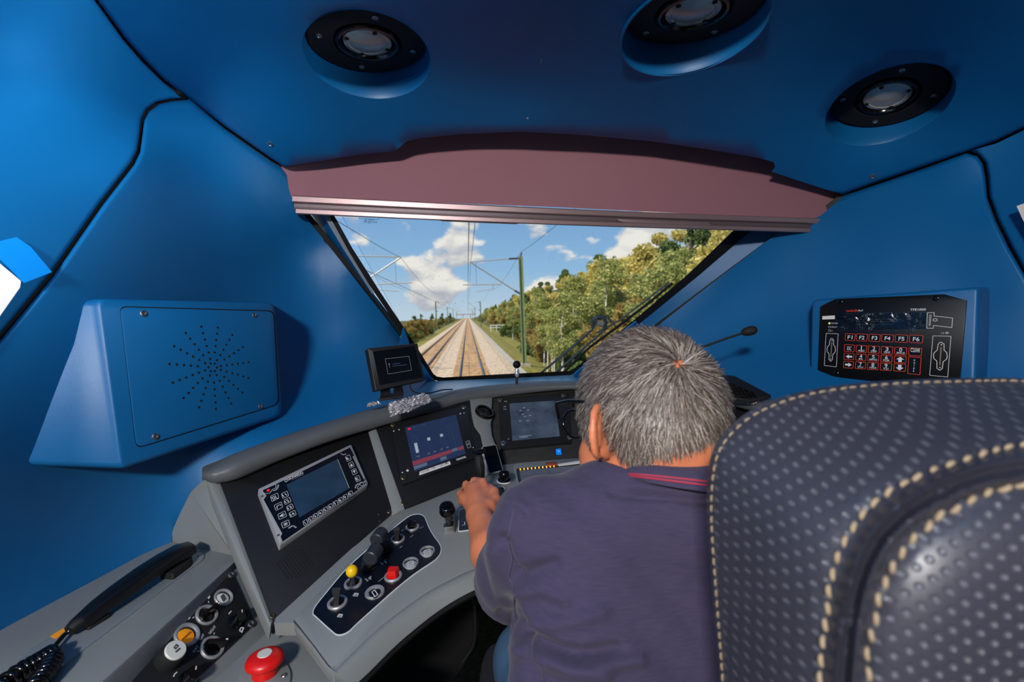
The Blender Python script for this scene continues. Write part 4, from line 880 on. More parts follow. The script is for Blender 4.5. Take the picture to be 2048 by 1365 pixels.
pg(PB, ((310, 385), (345, 378), (350, 405), (316, 412)), LED_R, scr, Zb, hs); pg(PB, ((910, 672), (985, 648), (995, 690), (922, 715)), SCREEN_G, scr, Zb, hs); pg(PB, ((750, 790), (835, 760), (850, 805), (762, 835)), SCREEN_G, scr, Zb, hs); pg(PB, ((390, 910), (570, 850), (582, 890), (400, 955)), SCREEN_G, scr, Zb, hs)
pg(PB, ((395, 595), (435, 582), (465, 715), (425, 727)), SCREEN_W, scr, Zb, hs); pg(PB, ((572, 520), (612, 508), (622, 548), (582, 558)), SCREEN_W, scr, Zb, hs); pg(PB, ((748, 470), (785, 457), (795, 495), (757, 505)), SCREEN_W, scr, Zb, hs)
for q in (((368, 492), (420, 480), (478, 715), (428, 730)), ((578, 560), (625, 548), (650, 655), (600, 670)), ((755, 508), (800, 495), (822, 605), (776, 618)), ((845, 360), (880, 350), (960, 590), (915, 605)), ((890, 345), (930, 335), (1000, 575), (960, 590))): ring('screen_outline', PB, [Zb(*p) for p in q], .0006, hs, SCREEN_L, scr)
for x, y in ((580, 728), (662, 700), (755, 668), (835, 642)): pg(PB, ((x, y), (x+32, y-10), (x+36, y+8), (x+4, y+18)), SCREEN_G, scr, Zb, hs, 'screen_digits')
text('screen_digits', '11.2', PB, *Zb(440, 783), *Zb(478, 772), SCREEN_W, scr, hpx=2.6, h=hs)
for x, y, X, Y in ((355, 385, 440, 362), (490, 348, 560, 328), (785, 272, 820, 262), (838, 362, 875, 352)): stroke('screen_text', PB, [Zb(x, y), Zb(X, Y)], .0022, hs, SCREEN_L, scr)
for (x, y), m in (((1075, 108), STEEL), ((107, 345), BRASS), ((250, 1065), BRASS)): slot_screw(PB, *Zb(x, y), .0085, .012, m, D1)
for x, y, r in ((120, 422, .0022), (192, 405, .0022), (238, 988, .0022), (308, 962, .0038), (1030, 185, .003), (1080, 178, .002), (1205, 648, .0018)): cyl('indicator', PB, *Zb(x, y), r, .011, .0128, WHITE, D1, 10, .0003)
lab = prism('paper_label', PB, [Zb(*q) for q in ((475, 975), (885, 835), (898, 880), (465, 1030))], .0121, .0126, PAPER, D1)
text('label_lettering', 'VZ-DAI: TS01 / TS20 DM1', PB, *Zb(495, 1000), *Zb(872, 868), DARKP, lab, hpx=4.6, h=.0130, bold=.01)
text('brand_lettering', 'BOMBARDIER', PB, *Zb(985, 828), *Zb(1113, 785), WHITE, D1, hpx=3.4, h=.0128, bold=.02)
kx = ring('key_outline', PB, [Zb(*q) for q in ((1100, 568), (1148, 552), (1175, 645), (1128, 660))], .0008, .0128, WHITE, D1); stroke('key_symbol', PB, [Zb(1118, 605), Zb(1140, 600), Zb(1138, 580)], .0012, .0129, WHITE, D1); stroke('key_symbol', PB, [Zb(1112, 620), Zb(1160, 606)], .0006, .0129, WHITE, D1)
NZ = thing('air_nozzle', 'round black air nozzle between the two desk displays', 'air nozzle', PV.at(967, 845))
def nozzle(pl, x, y, r, root):
    lathe('bezel', pl.at(x, y), pl.n, [(r, .002), (r, .012), (r*.93, .016), (r*.82, .016), (r*.74, .010), (r*.72, .003), (r, .002)], BLACKG, root, 32)
    lathe('ball', pl.at(x, y), pl.n, [(0, .003), (r*.74, .003), (r*.7, .008), (r*.5, .013), (r*.3, .015), (r*.22, .011), (0, .010)], BLACKM, root, 28)
    c, rx, uy = pl.basis(x, y)
    for k in (-1, 0, 1): tube('vane', [c+rx*r*.6*s+uy*k*r*.25+pl.n*.0145 for s in (-.9, 0, .9)], .0012, BLACKG, root, 6)
nozzle(PV, 967, 828, .034, NZ)
NZ2 = thing('air_nozzle', "round black air nozzle next to the driver's glasses", 'air nozzle', P(1162, 830, 1.75)); PN2 = Plane((1150, 785, 1.79), (1180, 786, 1.79), (1165, 925, 1.50)); nozzle(PN2, 1163, 812, .036, NZ2)
cyl('ring_mark', PV, 0, 0, .001, 0, .001, WHITE, NZ, 6) if False else None
Z2 = lambda x, y: (720+x/3.792, 660+y/3.792)
D2P = thing('display_panel', 'dark grey panel around the fogged display', 'panel', PC.at(1080, 925))
prism('plate', PC, round_poly([(986, 793), (1160, 778), (1164, 840), (1163, 924), (1010, 932), (984, 868), (990, 838)], 4), -.004, .004, mat('charcoal_panel', (44, 43, 42), .6, var=.25, vscale=30), D2P, bevel=.002)
screw(PC, *Z2(997, 717), .004, .004, STEEL, D2P); screw(PC, *Z2(1633, 662), .004, .004, BRASS, D2P)
bb = prism('button_frame', PC, [Z2(*q) for q in ((1478, 898), (1528, 893), (1535, 942), (1482, 948))], .003, .008, BLACK, D2P, bevel=.001); bl = prism('blue_button', PC, [Z2(*q) for q in ((1484, 902), (1524, 898), (1530, 938), (1488, 942))], .006, .011, LED_B, D2P, bevel=.001); cyl('button_symbol', PC, *Z2(1508, 918), .003, .0105, .0113, WHITE, bl, 10, .0002)
D2 = thing('train_display', 'black display unit with a fogged grey-blue screen', 'display', PC.at(1070, 890, .005))
prism('bezel', PC, round_poly([Z2(1052, 515), Z2(1580, 478), Z2(1606, 850), Z2(1070, 900)], 2), .003, .014, BLACK, D2, bevel=.002)
sc2 = prism('screen', PC, [Z2(*q) for q in ((1133, 558), (1478, 535), (1516, 806), (1156, 840))], .013, .0144, SCREEN_F, D2)
for x, y in ((1218, 612), (1245, 590), (1275, 608), (1235, 640), (1290, 648), (1215, 690), (1272, 688), (1250, 655)): stroke('screen_mark', PC, [Z2(x-9, y+1), Z2(x+9, y-1)], .0028, .0147, mat('fog_mark', (130, 146, 170), .4, emit=(120, 136, 160), estr=.6) if 'fog_mark' not in bpy.data.materials else bpy.data.materials['fog_mark'], sc2)
stroke('screen_mark', PC, [Z2(1205, 808), Z2(1305, 798)], .002, .0147, bpy.data.materials['fog_mark'], sc2); stroke('screen_mark', PC, [Z2(1212, 816), Z2(1270, 811)], .002, .0147, bpy.data.materials['fog_mark'], sc2)
for x, y in ((1060, 533), (1543, 500), (1592, 816), (1086, 862)): slot_screw(PC, *Z2(x, y), .0098, .014, STEEL, D2)
for x, y in ((1098, 540), (1110, 541), (1092, 582), (1104, 580), (1092, 600), (1105, 600), (1125, 826)): cyl('indicator', PC, *Z2(x, y), .0018, .013, .0148, WHITE, D2, 8, .0003)
# ---- small monitor on the rim
PM = Plane((735, 697, 1.37), (835, 686, 1.47), (751, 781, 1.35))
MO = thing('small_monitor', 'small black monitor on a stand, taped to the desk rim', 'monitor', P(785, 798, 1.40))
prism('case', PM, round_poly([Z2(57, 138), Z2(437, 98), Z2(496, 380), Z2(118, 462)], 2), -.018, .008, mat('monitor_case', (30, 30, 33), .5), MO, bevel=.003)
ms = prism('screen', PM, [Z2(*q) for q in ((98, 165), (415, 120), (472, 358), (150, 420))], .007, .0086, mat('monitor_screen', (10, 13, 18), .2), MO)
MLN = mat('monitor_line', (120, 126, 130), .5, emit=(110, 116, 120), estr=.5); ring('message_frame', PM, [Z2(*q) for q in ((190, 218), (372, 198), (392, 305), (212, 336))], .0008, .009, MLN, ms)
text('message_mark', '!', PM, *Z2(222, 282), *Z2(229, 281), MLN, ms, hpx=8, h=.009); stroke('message_text', PM, [Z2(247, 260), Z2(305, 251)], .0016, .009, bpy.data.materials['screen_line'], ms); stroke('message_text', PM, [Z2(245, 275), Z2(356, 262)], .0014, .009, bpy.data.materials['screen_line'], ms)
nb = [P(784, 775, 1.385), P(806, 772, 1.405)]
for s, (xa, xb) in enumerate(((764, 780), (790, 806))):
    rows = [[P(xa-2, 772, 1.40), P(xb-2, 770, 1.41), P(xb-2, 770, 1.43), P(xa-2, 772, 1.42)], [P(xa-3, 785, 1.37), P(xb+1, 783, 1.385), P(xb+1, 783, 1.41), P(xa-3, 785, 1.40)], [P(xa-4, 798, 1.355), P(xb+1, 793, 1.38), P(xb+1, 793, 1.40), P(xa-4, 798, 1.39)]]
    loft('stand_leg', rows, BLACK, MO, ang=30)
prism('stand_foot', Plane((760, 797, 1.36), (806, 789, 1.41), (770, 788, 1.43)), [(758, 797), (806, 791), (805, 785), (770, 786)], -.004, .004, BLACK, MO, bevel=.001)
def crumple(name, grid_px, m, label, cat, seed, amp=.004, group=None):
    """crumpled adhesive foil: a patch of grid points (px, py, depth)"""
    rs = np.random.RandomState(seed); G = np.array(grid_px, float); nu, nv = G.shape[:2]; N = 10
    uu = np.linspace(0, nu-1.001, N*(nu-1)+1); vv = np.linspace(0, nv-1.001, N*(nv-1)+1); V = []
    for a in uu:
        for b in vv:
            i, j = int(a), int(b); f, g = a-i, b-j
            q = G[i, j]*(1-f)*(1-g)+G[i+1, j]*f*(1-g)+G[i, j+1]*(1-f)*g+G[i+1, j+1]*f*g
            edge = (a < .01 or b < .01 or a > nu-1.1 or b > nv-1.1)
            V.append(P(q[0]+rs.randn()*(.9 if edge else .4), q[1]+rs.randn()*(.9 if edge else .4), q[2]-abs(rs.randn())*amp))
    nV = len(vv); F = [(i*nV+j, i*nV+j+1, (i+1)*nV+j+1, (i+1)*nV+j) for i in range(len(uu)-1) for j in range(nV-1)]
    n0 = len(V); V = V+[v+(v-CAM)/np.linalg.norm(v-CAM)*.0008 for v in V]
    F2 = F+[tuple(q+n0 for q in f[::-1]) for f in F]
    o = mesh_obj(name, V, F2, m, None, smooth=False); tag(o, label, cat, group); return o
crumple('foil_tape', [[(778, 806, 1.345), (800, 800, 1.36), (822, 793, 1.39), (846, 787, 1.42)], [(777, 812, 1.338), (800, 806, 1.35), (824, 798, 1.38), (860, 792, 1.42)], [(778, 822, 1.335), (800, 817, 1.35), (826, 810, 1.38), (864, 803, 1.43)], [(780, 834, 1.345), (802, 827, 1.36), (820, 822, 1.385), (838, 814, 1.41)]], FOIL, 'crumpled silver foil tape holding the monitor foot to the rim', 'tape', 3)
crumple('foil_tape', [[(737, 806, 1.36), (748, 803, 1.37), (756, 803, 1.38)], [(733, 814, 1.355), (746, 812, 1.36), (762, 808, 1.375)]], FOIL, 'small scrap of silver foil tape at the monitor foot by the loudspeaker wall', 'tape', 5)
crumple('foil_tape', [[(1492, 783, 1.385), (1512, 784, 1.37), (1534, 792, 1.35)], [(1484, 792, 1.38), (1508, 797, 1.355), (1524, 797, 1.345)], [(1478, 802, 1.385), (1500, 808, 1.36), (1512, 808, 1.35)]], FOIL, 'crumpled foil tape on the rim beside the black keyboard', 'tape', 8)
tube_path = [P(*q) for q in smooth_poly([(820, 766, 1.42), (822, 778, 1.42), (834, 786, 1.43), (860, 786, 1.46), (885, 780, 1.52), (905, 779, 1.58)], closed=False)]
tag(tube('cable', tube_path, .0022, BLACKM), 'thin black cable curling from the monitor along the rim', 'cable')
# ---- ball camera on a foil wrapped post
BC = thing('ball_camera', 'small black ball camera on a foil wrapped post under the windscreen', 'camera', P(1034, 766, 1.76))
c = P(1033.5, 729, 1.76); ax = P(1033.5, 729, 1.75)-c
lathe('camera_head', c, ax/np.linalg.norm(ax), [(0, -.015), (.008, -.013), (.0135, -.006), (.0152, 0), (.0135, .007), (.009, .010), (.006, .0105), (.005, .008), (0, .008)], BLACKG, BC, 24, ang=50)
tube('post', [P(1034, 738, 1.76), P(1034, 750, 1.76), P(1033, 768, 1.762)], .005, BLACK, BC)
fp = []
for k in range(7): fp.append(P(1034.5+random.uniform(-.8, .8), 738+k*2.6, 1.757))
tube('foil_wrap', fp, [.007, .009, .008, .0105, .009, .008, .0065], FOIL, BC, 7)
# ---- things on the desk near the driver
Z4 = lambda x, y: (860+x/4.55, 860+y/4.55)
TL = thing('thumb_lever', 'black rounded control lever on a steel foot next to the hand', 'lever', PD.at(*Z4(172, 875)))
prism('foot', PD, round_poly([Z4(122, 852), Z4(222, 838), Z4(226, 876), Z4(124, 890)], 1), 0, .012, STEEL, TL, bevel=.002)
q0 = PD.at(*Z4(178, 850), .012); q1 = PD.at(*Z4(170, 800), .04); q2 = PD.at(*Z4(157, 735), .07); q3 = PD.at(*Z4(150, 690), .085)
tube('head', smooth_poly([q0, q1, q1*.4+q2*.6, q2, q3, q3+(q3-q2)*.15], closed=False, n=5), np.interp(np.linspace(0, 1, 26), [0, .2, .4, .6, .78, .92, 1], [.009, .010, .012, .0185, .0165, .009, .003]), BLACKG, TL, 20)
prism('pivot', PD, [Z4(212, 735), Z4(232, 715), Z4(232, 750), Z4(226, 860), Z4(212, 862)], .0, .02, BRASS, TL)
MP = thing('slot_plate', 'navy plate with a white border half under the hand', 'plate', PD.at(*Z4(310, 900)))
qp = round_poly([Z4(262, 722), Z4(400, 690), Z4(420, 905), Z4(256, 926)], 3.5)
prism('border', PD, qp, -.001, .0014, WHITE, MP); prism('plate', PD, round_poly([Z4(268, 730), Z4(394, 698), Z4(412, 898), Z4(262, 918)], 3), 0, .0020, NAVY, MP)
stroke('mark', PD, [Z4(290, 868), Z4(318, 864), Z4(314, 835)], .0016, .0026, WHITE, MP)
MQ = thing('lever_plate', 'black scale plate with a white border for the drive lever', 'plate', PD.at(*Z4(640, 740)))
prism('border', PD, round_poly([Z4(530, 520), Z4(675, 510), Z4(735, 760), Z4(585, 790)], 4), -.001, .0014, WHITE, MQ); prism('plate', PD, round_poly([Z4(537, 528), Z4(669, 518), Z4(727, 752), Z4(591, 782)], 3.4), 0, .002, NAVY, MQ)
prism('wedge', PD, [Z4(575, 568), Z4(594, 566), Z4(592, 640), Z4(588, 640)], .0018, .0026, WHITE, MQ); prism('wedge', PD, [Z4(596, 680), Z4(600, 680), Z4(614, 745), Z4(600, 748)], .0018, .0026, WHITE, MQ)
for x, y, w in ((608, 568, 32), (614, 598, 12), (620, 636, 24), (622, 650, 30), (628, 698, 14), (636, 734, 26)): stroke('scale_print', PD, [Z4(x, y), Z4(x+w, y-3)], .0022, .0026, bpy.data.materials['print_grey'], MQ)
JK = thing('joystick_knob', 'black ball knob standing in a white ringed socket', 'knob', PD.at(*Z4(675, 480)))
c = PD.at(*Z4(676, 465)); lathe('socket', c, PD.n, [(0, .001), (.0215, .001), (.0215, .003), (.0205, .004), (0, .004)], WHITE, JK, 32); lathe('boot', c, PD.n, [(0, .0035), (.0198, .0035), (.0195, .006), (.013, .012), (.008, .02), (.006, .034), (0, .035)], BLACKG, JK, 28)
t_ = PD.at(*Z4(675, 412), .05); lathe('ball', t_, PD.n, [(0, -.014), (.008, -.012), (.0135, -.005), (.0145, .002), (.0125, .009), (.007, .014), (0, .0155)], BLACKG, JK, 24); tube('stem', [c+PD.n*.02, t_], .006, BLACKG, JK)
# phone leaning on the desk
PH = Plane((966, 893, 1.36), (992, 889, 1.39), (977, 940, 1.31))
ph = thing('smartphone', 'black smartphone with a silver edge leaning behind the drive lever', 'phone', PH.at(990, 940))
prism('frame', PH, round_poly([Z4(470, 152), Z4(603, 128), Z4(668, 372), Z4(535, 400)], 4, 5), -.004, .005, GREYL, ph, bevel=.001); prism('screen', PH, round_poly([Z4(477, 157), Z4(598, 136), Z4(660, 366), Z4(541, 393)], 3.4, 5), .004, .0056, BLACKG, ph)
prism('lens_bar', PH, [Z4(497, 282), Z4(505, 281), Z4(530, 382), Z4(522, 384)], .0, .006, WHITE, ph) if False else None
# drive lever
DL = thing('drive_lever', 'slim black drive lever gripped by the fingers', 'lever', PD.at(966, 972))
tube('shaft', [PD.at(967, 975), P(963, 962, 1.22), P(960, 945, 1.19), P(958, 925, 1.185)], [.007, .006, .006, .007], BLACKG, DL, 14)
tube('grip', smooth_poly([P(962, 955, 1.19), P(960, 940, 1.18), P(958, 922, 1.18), P(957, 912, 1.185)], closed=False), np.r_[np.linspace(.007, .0125, 6), np.linspace(.0125, .011, 6), [.006]], BLACKM, DL, 16)
tube('cross_bar', [P(947, 906, 1.2), P(958, 904, 1.19), P(970, 902, 1.2)], [.006, .008, .006], BLACKG, DL, 10); tube('highlight_strip', [P(959.5, 926, 1.163), P(961, 945, 1.168), P(963, 962, 1.2)], .0012, STEEL, DL, 6)
tag(prism('paper_scrap', PD, [(915, 961), (957, 953), (960, 962), (908, 975)], .0005, .0016, PAPER), 'scrap of white paper behind the hand', 'paper')
# tablet on its raised holder
PT_ = Plane((1033, 938, 1.38), (1150, 925, 1.42), (1042, 985, 1.24))
TB = thing('tablet_holder', 'grey raised block that carries the timetable tablet', 'holder', PT_.at(1100, 1010))
prism('block', PT_, round_poly([(1025, 930), (1030, 925), (1152, 915), (1200, 930), (1290, 1060), (1060, 1090), (1040, 1000)], 4), -.05, -.004, GREY, TB, bevel=.006)
TT = thing('tablet', 'timetable tablet with pale page lines and a row of amber lights', 'tablet', PT_.at(1100, 1000))
prism('case', PT_, round_poly([Z4(785, 352), Z4(1462, 292), Z4(1690, 640), Z4(860, 720)], 3), -.004, .004, BLACK, TT, bevel=.001)
TSCR = mat('tablet_page', (70, 66, 70), .2, emit=(70, 66, 74), estr=.35); tsc = prism('screen', PT_, [Z4(*q) for q in ((812, 372), (1448, 312), (1660, 620), (872, 690))], .003, .0048, TSCR, TT)
for a, b in (((1075, 352), (1140, 560)), ((1190, 385), (1250, 560)), ((830, 420), (1500, 360)), ((840, 480), (1540, 425))): stroke('page_line', PT_, [Z4(*a), Z4(*b)], .0012, .0052, mat('page_line', (52, 50, 56), .4) if 'page_line' not in bpy.data.materials else bpy.data.materials['page_line'], tsc)
for k in range(10): prism('light', PT_, [Z4(816+k*34, 351-k*3.2), Z4(826+k*34, 350-k*3.2), Z4(828+k*34, 361-k*3.2), Z4(818+k*34, 362-k*3.2)], .003, .0058, LED_O, TT)
prism('leather_tab', PT_, [Z4(1052, 292), Z4(1145, 284), Z4(1158, 310), Z4(1060, 318)], .002, .010, mat('brown_leather', (134, 62, 34), .6), TT, bevel=.001)
tag(prism('paper_strip', PT_, [Z4(1160, 310), Z4(1470, 262), Z4(1480, 285), Z4(1170, 322)], .005, .008, PAPER), 'white strip of paper along the top of the tablet', 'paper')
# ---- handset on its cradle plate
HS = thing('handset_cradle', 'steel plate on the console under the handset', 'cradle', PE.at(250, 1200))
cr_poly = round_poly([(60, 1298), (384, 1105), (402, 1104), (410, 1110), (404, 1120), (112, 1340), (20, 1365), (0, 1350)], 6)
prism('plate', PE, cr_poly, -.001, .003, mat('cradle_steel', (140, 146, 150), .4, metal=.3), HS, bevel=.001)
for x, y in ((401, 1111), (118, 1333)): screw(PE, x, y, .006, .003, STEEL, HS)
tag(prism('warning_sticker', PE, [(100, 1273), (126, 1257), (140, 1258), (112, 1277)], .0031, .0037, AMBER), 'small orange warning sticker at the cord end of the handset', 'sticker')
HN = thing('handset', 'black telephone handset lying on the steel cradle', 'handset', PE.at(250, 1190, .01))
sec = [(150, 1252, .011, .010, .018), (168, 1240, .014, .012, .020), (200, 1214, .019, .013, .023), (240, 1184, .022, .014, .027), (290, 1148, .023, .015, .030), (330, 1122, .024, .015, .031), (362, 1104, .025, .015, .030), (383, 1095, .023, .011, .028)]
rows = []
for i, (x, y, w, hgt, hc) in enumerate(sec):
    c = PE.at(x, y, hc); j = min(i+1, len(sec)-1); k_ = max(i-1, 0); t = PE.at(sec[j][0], sec[j][1], hc)-PE.at(sec[k_][0], sec[k_][1], hc); t /= np.linalg.norm(t); s = np.cross(PE.n, t)
    rows.append([c+s*w*math.copysign(abs(math.cos(a))**.55, math.cos(a))+PE.n*hgt*math.copysign(abs(math.sin(a))**.55, math.sin(a)) for a in np.linspace(0, 2*math.pi, 24, endpoint=False)])
loft('body', rows, mat('handset_black', (16, 16, 18), .32), HN, ang=50)
prism('ear_pad', PE, round_poly([(318, 1148), (378, 1106), (386, 1114), (380, 1122), (345, 1148), (330, 1146)], 5), .002, .016, BLACKM, HN, bevel=.003); prism('mouth_pad', PE, round_poly([(165, 1250), (215, 1220), (222, 1226), (176, 1254)], 4), .002, .010, BLACKM, HN, bevel=.003)
tube('collar', [PE.at(138, 1262, .016), PE.at(150, 1252, .018), PE.at(166, 1242, .020)], [.009, .012, .011], RUBBER, HN, 14)
# coiled cord
CD = thing('coiled_cord', 'black coiled handset cord hanging over the console edge', 'cord', PE.at(60, 1340))
tube('lead', [PE.at(*q, hh) for q, hh in (((142, 1260), .016), ((128, 1270), .012), ((108, 1294), .012), ((98, 1310), .02))], .0035, BLACKG, CD)
def coil(axis_pts, R, turns, r):
    A = np.array(smooth_poly(axis_pts, closed=False, n=20)); n = turns*14; idx = np.linspace(0, len(A)-1, n); out_ = []
    C_ = np.stack([np.interp(idx, range(len(A)), A[:, k]) for k in range(3)], -1); T_ = np.gradient(C_, axis=0); T_ /= np.linalg.norm(T_, axis=1)[:, None]; x = np.cross(T_[0], [0, 0, 1.])
    for i in range(n):
        x = x-T_[i]*x.dot(T_[i]); x /= np.linalg.norm(x); y = np.cross(T_[i], x); a = 2*math.pi*i/14; out_.append(C_[i]+(x*math.cos(a)+y*math.sin(a))*R)
    return out_
tube('coil', coil([PE.at(106, 1306, .014), PE.at(80, 1322, .016), PE.at(40, 1345, .016), PE.at(-20, 1390, .014), PE.at(-60, 1420, .01)], .0105, 13, .0042), .0042, BLACKG, CD, 8)
tube('coil', coil([PE.at(106, 1318, .016), PE.at(96, 1338, .018), PE.at(78, 1362, .016), PE.at(50, 1400, .012)], .0095, 9, .0042), .0042, BLACKG, CD, 8)
# ---- paper held with blue tape on the side wall, far sheet edge
PW = Plane((0, 490, .80), (90, 545, .85), (0, 640, .785)); PW.o = PW.o+PW.n*.006
tag(prism('paper_sheet', PW, [(-40, 520), (0, 527), (42, 562), (40, 575), (0, 632), (-60, 720)], 0, .0012, PAPER), 'white paper sheet taped to the blue side wall', 'paper')
tag(prism('masking_tape', PW, [(-40, 490), (0, 482), (33, 474), (62, 494), (104, 544), (48, 566), (0, 518), (-40, 500)], .0012, .0026, TAPE_BLUE), 'strip of bright blue tape holding the paper on the wall', 'tape')
PX = Plane((2040, 410, 1.225), (2048, 540, 1.215), (2120, 450, 1.15)); PX.o = PX.o+PX.n*.008
tag(prism('wall_notice', PX, [(2033, 412), (2060, 402), (2130, 400), (2130, 520), (2070, 490), (2044, 436)], 0, .001, PAPER), 'white notice sheet on the wall behind the data terminal', 'paper')
# ---- data terminal
PT = Plane((1640, 614, 1.47), (1933, 600, 1.17), (1635, 740, 1.47))
Zt = lambda x, y: (1620+x/6.0235, 580+y/6.0235)
tf = round_poly([(1625, 599), (1958, 574), (1950, 830), (1620, 762)], [14, 8, 10, 14], 5); rows = [[], [], [], []]
cen = np.mean(tf, 0)
for x, y in tf:
    di = cen-np.array([x, y]); di /= np.linalg.norm(di)
    tr = np.clip((x-1900)/60, 0, 1); bx = x+tr*25; 
    rows[0].append(PT.at(x+di[0]*8, y+di[1]*8, -.002)); rows[1].append(PT.at(x+di[0]*2, y+di[1]*2, -.005)); rows[2].append(PT.at(x, y, -.012)); rows[3].append(P(bx, y, float(wr_f(bx, y))+.02))
o = loft('trim_13', rows, BLUE, None, ang=70); tag(o, 'blue moulded box around the data terminal', kind='structure')
TE = thing('data_terminal', 'black keypad terminal with orange outlined keys and two card slots', 'terminal', PT.at(1780, 770))
prism('plate', PT, [Zt(*q) for q in ((120, 205), (150, 182), (295, 112), (340, 105), (1615, 50), (1885, 125), (1800, 1120), (850, 1110), (265, 1042), (92, 962))], -.003, .004, mat('terminal_black', (10, 10, 12), .3), TE, bevel=.001)
for x, y in ((365, 143), (1515, 98), (317, 1003)): screw(PT, *Zt(x, y), .0075, .004, BLACKG, TE)
ht = .0046
tdsp = prism('display', PT, [Zt(*q) for q in ((300, 282), (1400, 270), (1395, 470), (360, 480))], .003, .005, BLACKG, TE)
for k, (y, xa, xb) in enumerate(((355, 600, 1100), (380, 670, 1060), (415, 560, 1000))):
    for j in range(14):
        x = xa+(xb-xa)*j/14; stroke('display_text', PT, [Zt(x, y), Zt(x+(xb-xa)/22, y-.5)], .0016, .0053, mat('dim_text', (62, 58, 52), .5) if 'dim_text' not in bpy.data.materials else bpy.data.materials['dim_text'], tdsp)
crx = prism('protective_film', PT, [Zt(*q) for q in ((290, 278), (1390, 266), (1460, 300), (1450, 420), (1380, 490), (340, 490))], .0053, .0058, TAPE, TE)
text('brand_lettering', 'HASLER', PT, *Zt(440, 262), *Zt(575, 258), REDP, TE, hpx=3.6, h=ht, bold=.02); text('brand_lettering', 'Rail', PT, *Zt(580, 258), *Zt(638, 256), WHITE, TE, hpx=3.6, h=ht, shear=.2)
text('model_lettering', 'TFE1000', PT, *Zt(1205, 250), *Zt(1395, 246), WHITE, TE, hpx=4.4, h=ht, bold=.015)
prism('label_strip', PT, [Zt(*q) for q in ((148, 315), (298, 306), (298, 350), (148, 355))], .004, .0046, PAPER, TE)
for s, y, m in (('POWER', 408, LED_Y), ('FAULT', 452, BLACKG), ('L1', 496, BLACKG)):
    cyl('indicator', PT, *Zt(233, y-7), .0026, .004, .0052, m, TE, 10, .0004); ring('indicator_ring', PT, [Zt(233+13*math.cos(t), y-7+13*math.sin(t)) for t in np.linspace(0, 6.28, 13)[:-1]], .0006, .0054, WHITE, TE)
    text('indicator_lettering', s, PT, *Zt(252, y), *Zt(252+(92 if s == 'POWER' else 76 if s == 'FAULT' else 24), y+1), WHITE, TE, hpx=2.6, h=ht)
text('indicator_lettering', 'L2', PT, *Zt(1578, 526), *Zt(1620, 526), WHITE, TE, hpx=2.8, h=ht); ring('indicator_ring', PT, [Zt(1650+20*math.cos(t), 517+12*math.sin(t)) for t in np.linspace(0, 6.28, 13)[:-1]], .0012, .0054, WHITE, TE)
KO = dict(frame=ORNG, pl=PT, h=.0042, base=BLACKG, Zf=Zt, fw=.0013)
xsF = [(425, 548), (562, 695), (712, 850), (865, 1010), (1030, 1180), (1200, 1365)]
def krow(y0, y1, x0, x1, i0, i1, sl=.045): return None
def q4(xa, xb, yt, yb): return ((xa, yt), (xb, yt+(xb-xa)*.055), (xb-8, yb+(xb-xa)*.055), (xa-6, yb))
for i, (xa, xb) in enumerate(xsF): key(q4(xa, xb, 522+(xa-425)*.022, 608+(xa-425)*.032), 'F%d' % (i+1), parent=TE, fs=.48, **KO)
rws = [(655, 742, ('ESC', '1', '2', '3', '0', 'CLEAR')), (760, 838, ('<', '4', '5', '6', '^', None)), (855, 940, ('>', '7', '8', '9', 'v', None))]
subs = {'1': 'ABC', '2': 'DEF', '3': 'GHI', '0': 'SPACE', '4': 'JKL', '5': 'MNO', '6': 'PQR', '7': 'STU', '8': 'VWX', '9': 'YZ/'}
colx = [(415, 540), (557, 688), (702, 842), (858, 1002), (1020, 1170), (1190, 1352)]
for r_, (yt, yb, ss) in enumerate(rws):
    for i, s in enumerate(ss):
        if s is None: continue
        xa, xb = colx[i]; xa -= r_*5; xb -= r_*6; y0 = yt+(xa-415)*.05; y1 = yb+(xa-415)*.062
        q = q4(xa, xb, y0, y1)
        if s in '<>^v':
            k = key(q, '', parent=TE, **KO); q2 = np.array([Zt(*p) for p in q]); c = q2.mean(0); ex = q2[1]-q2[0]; ey = q2[3]-q2[0]
            A_ = [(-.32, 0), (0, -.3), (0, -.13), (.32, -.13), (.32, .13), (0, .13), (0, .3)]
            if s == '>': A_ = [(-u, v) for u, v in A_]
            if s == '^': A_ = [(-v*1.1, u*1.15) for u, v in A_]
            if s == 'v': A_ = [(v*1.1, -u*1.15) for u, v in A_]
            mesh_obj('arrow', [PT.at(*(c+ex*u+ey*v), .0068) for u, v in A_], [tuple(range(7))], WHITE, k, smooth=False)
        elif s == 'ESC': key(q, s, parent=TE, fs=.42, bold=0, **{**KO})
        elif s == 'CLEAR': key(q, s, parent=TE, fs=.7, dy=-.25, **{**KO})
        else: key(q, s, parent=TE, fs=.24, dy=-.18, two=subs[s], **{**KO})
k = key(((1188, 800), (1342, 812), (1328, 1025), (1172, 1008)), '', parent=TE, **KO)
for j, ch in enumerate('ENTER'): text('legend', ch, PT, *Zt(1250-j*2, 858+j*32), *Zt(1266-j*2, 859+j*32), WHITE, k, hpx=3.4, h=.0068)
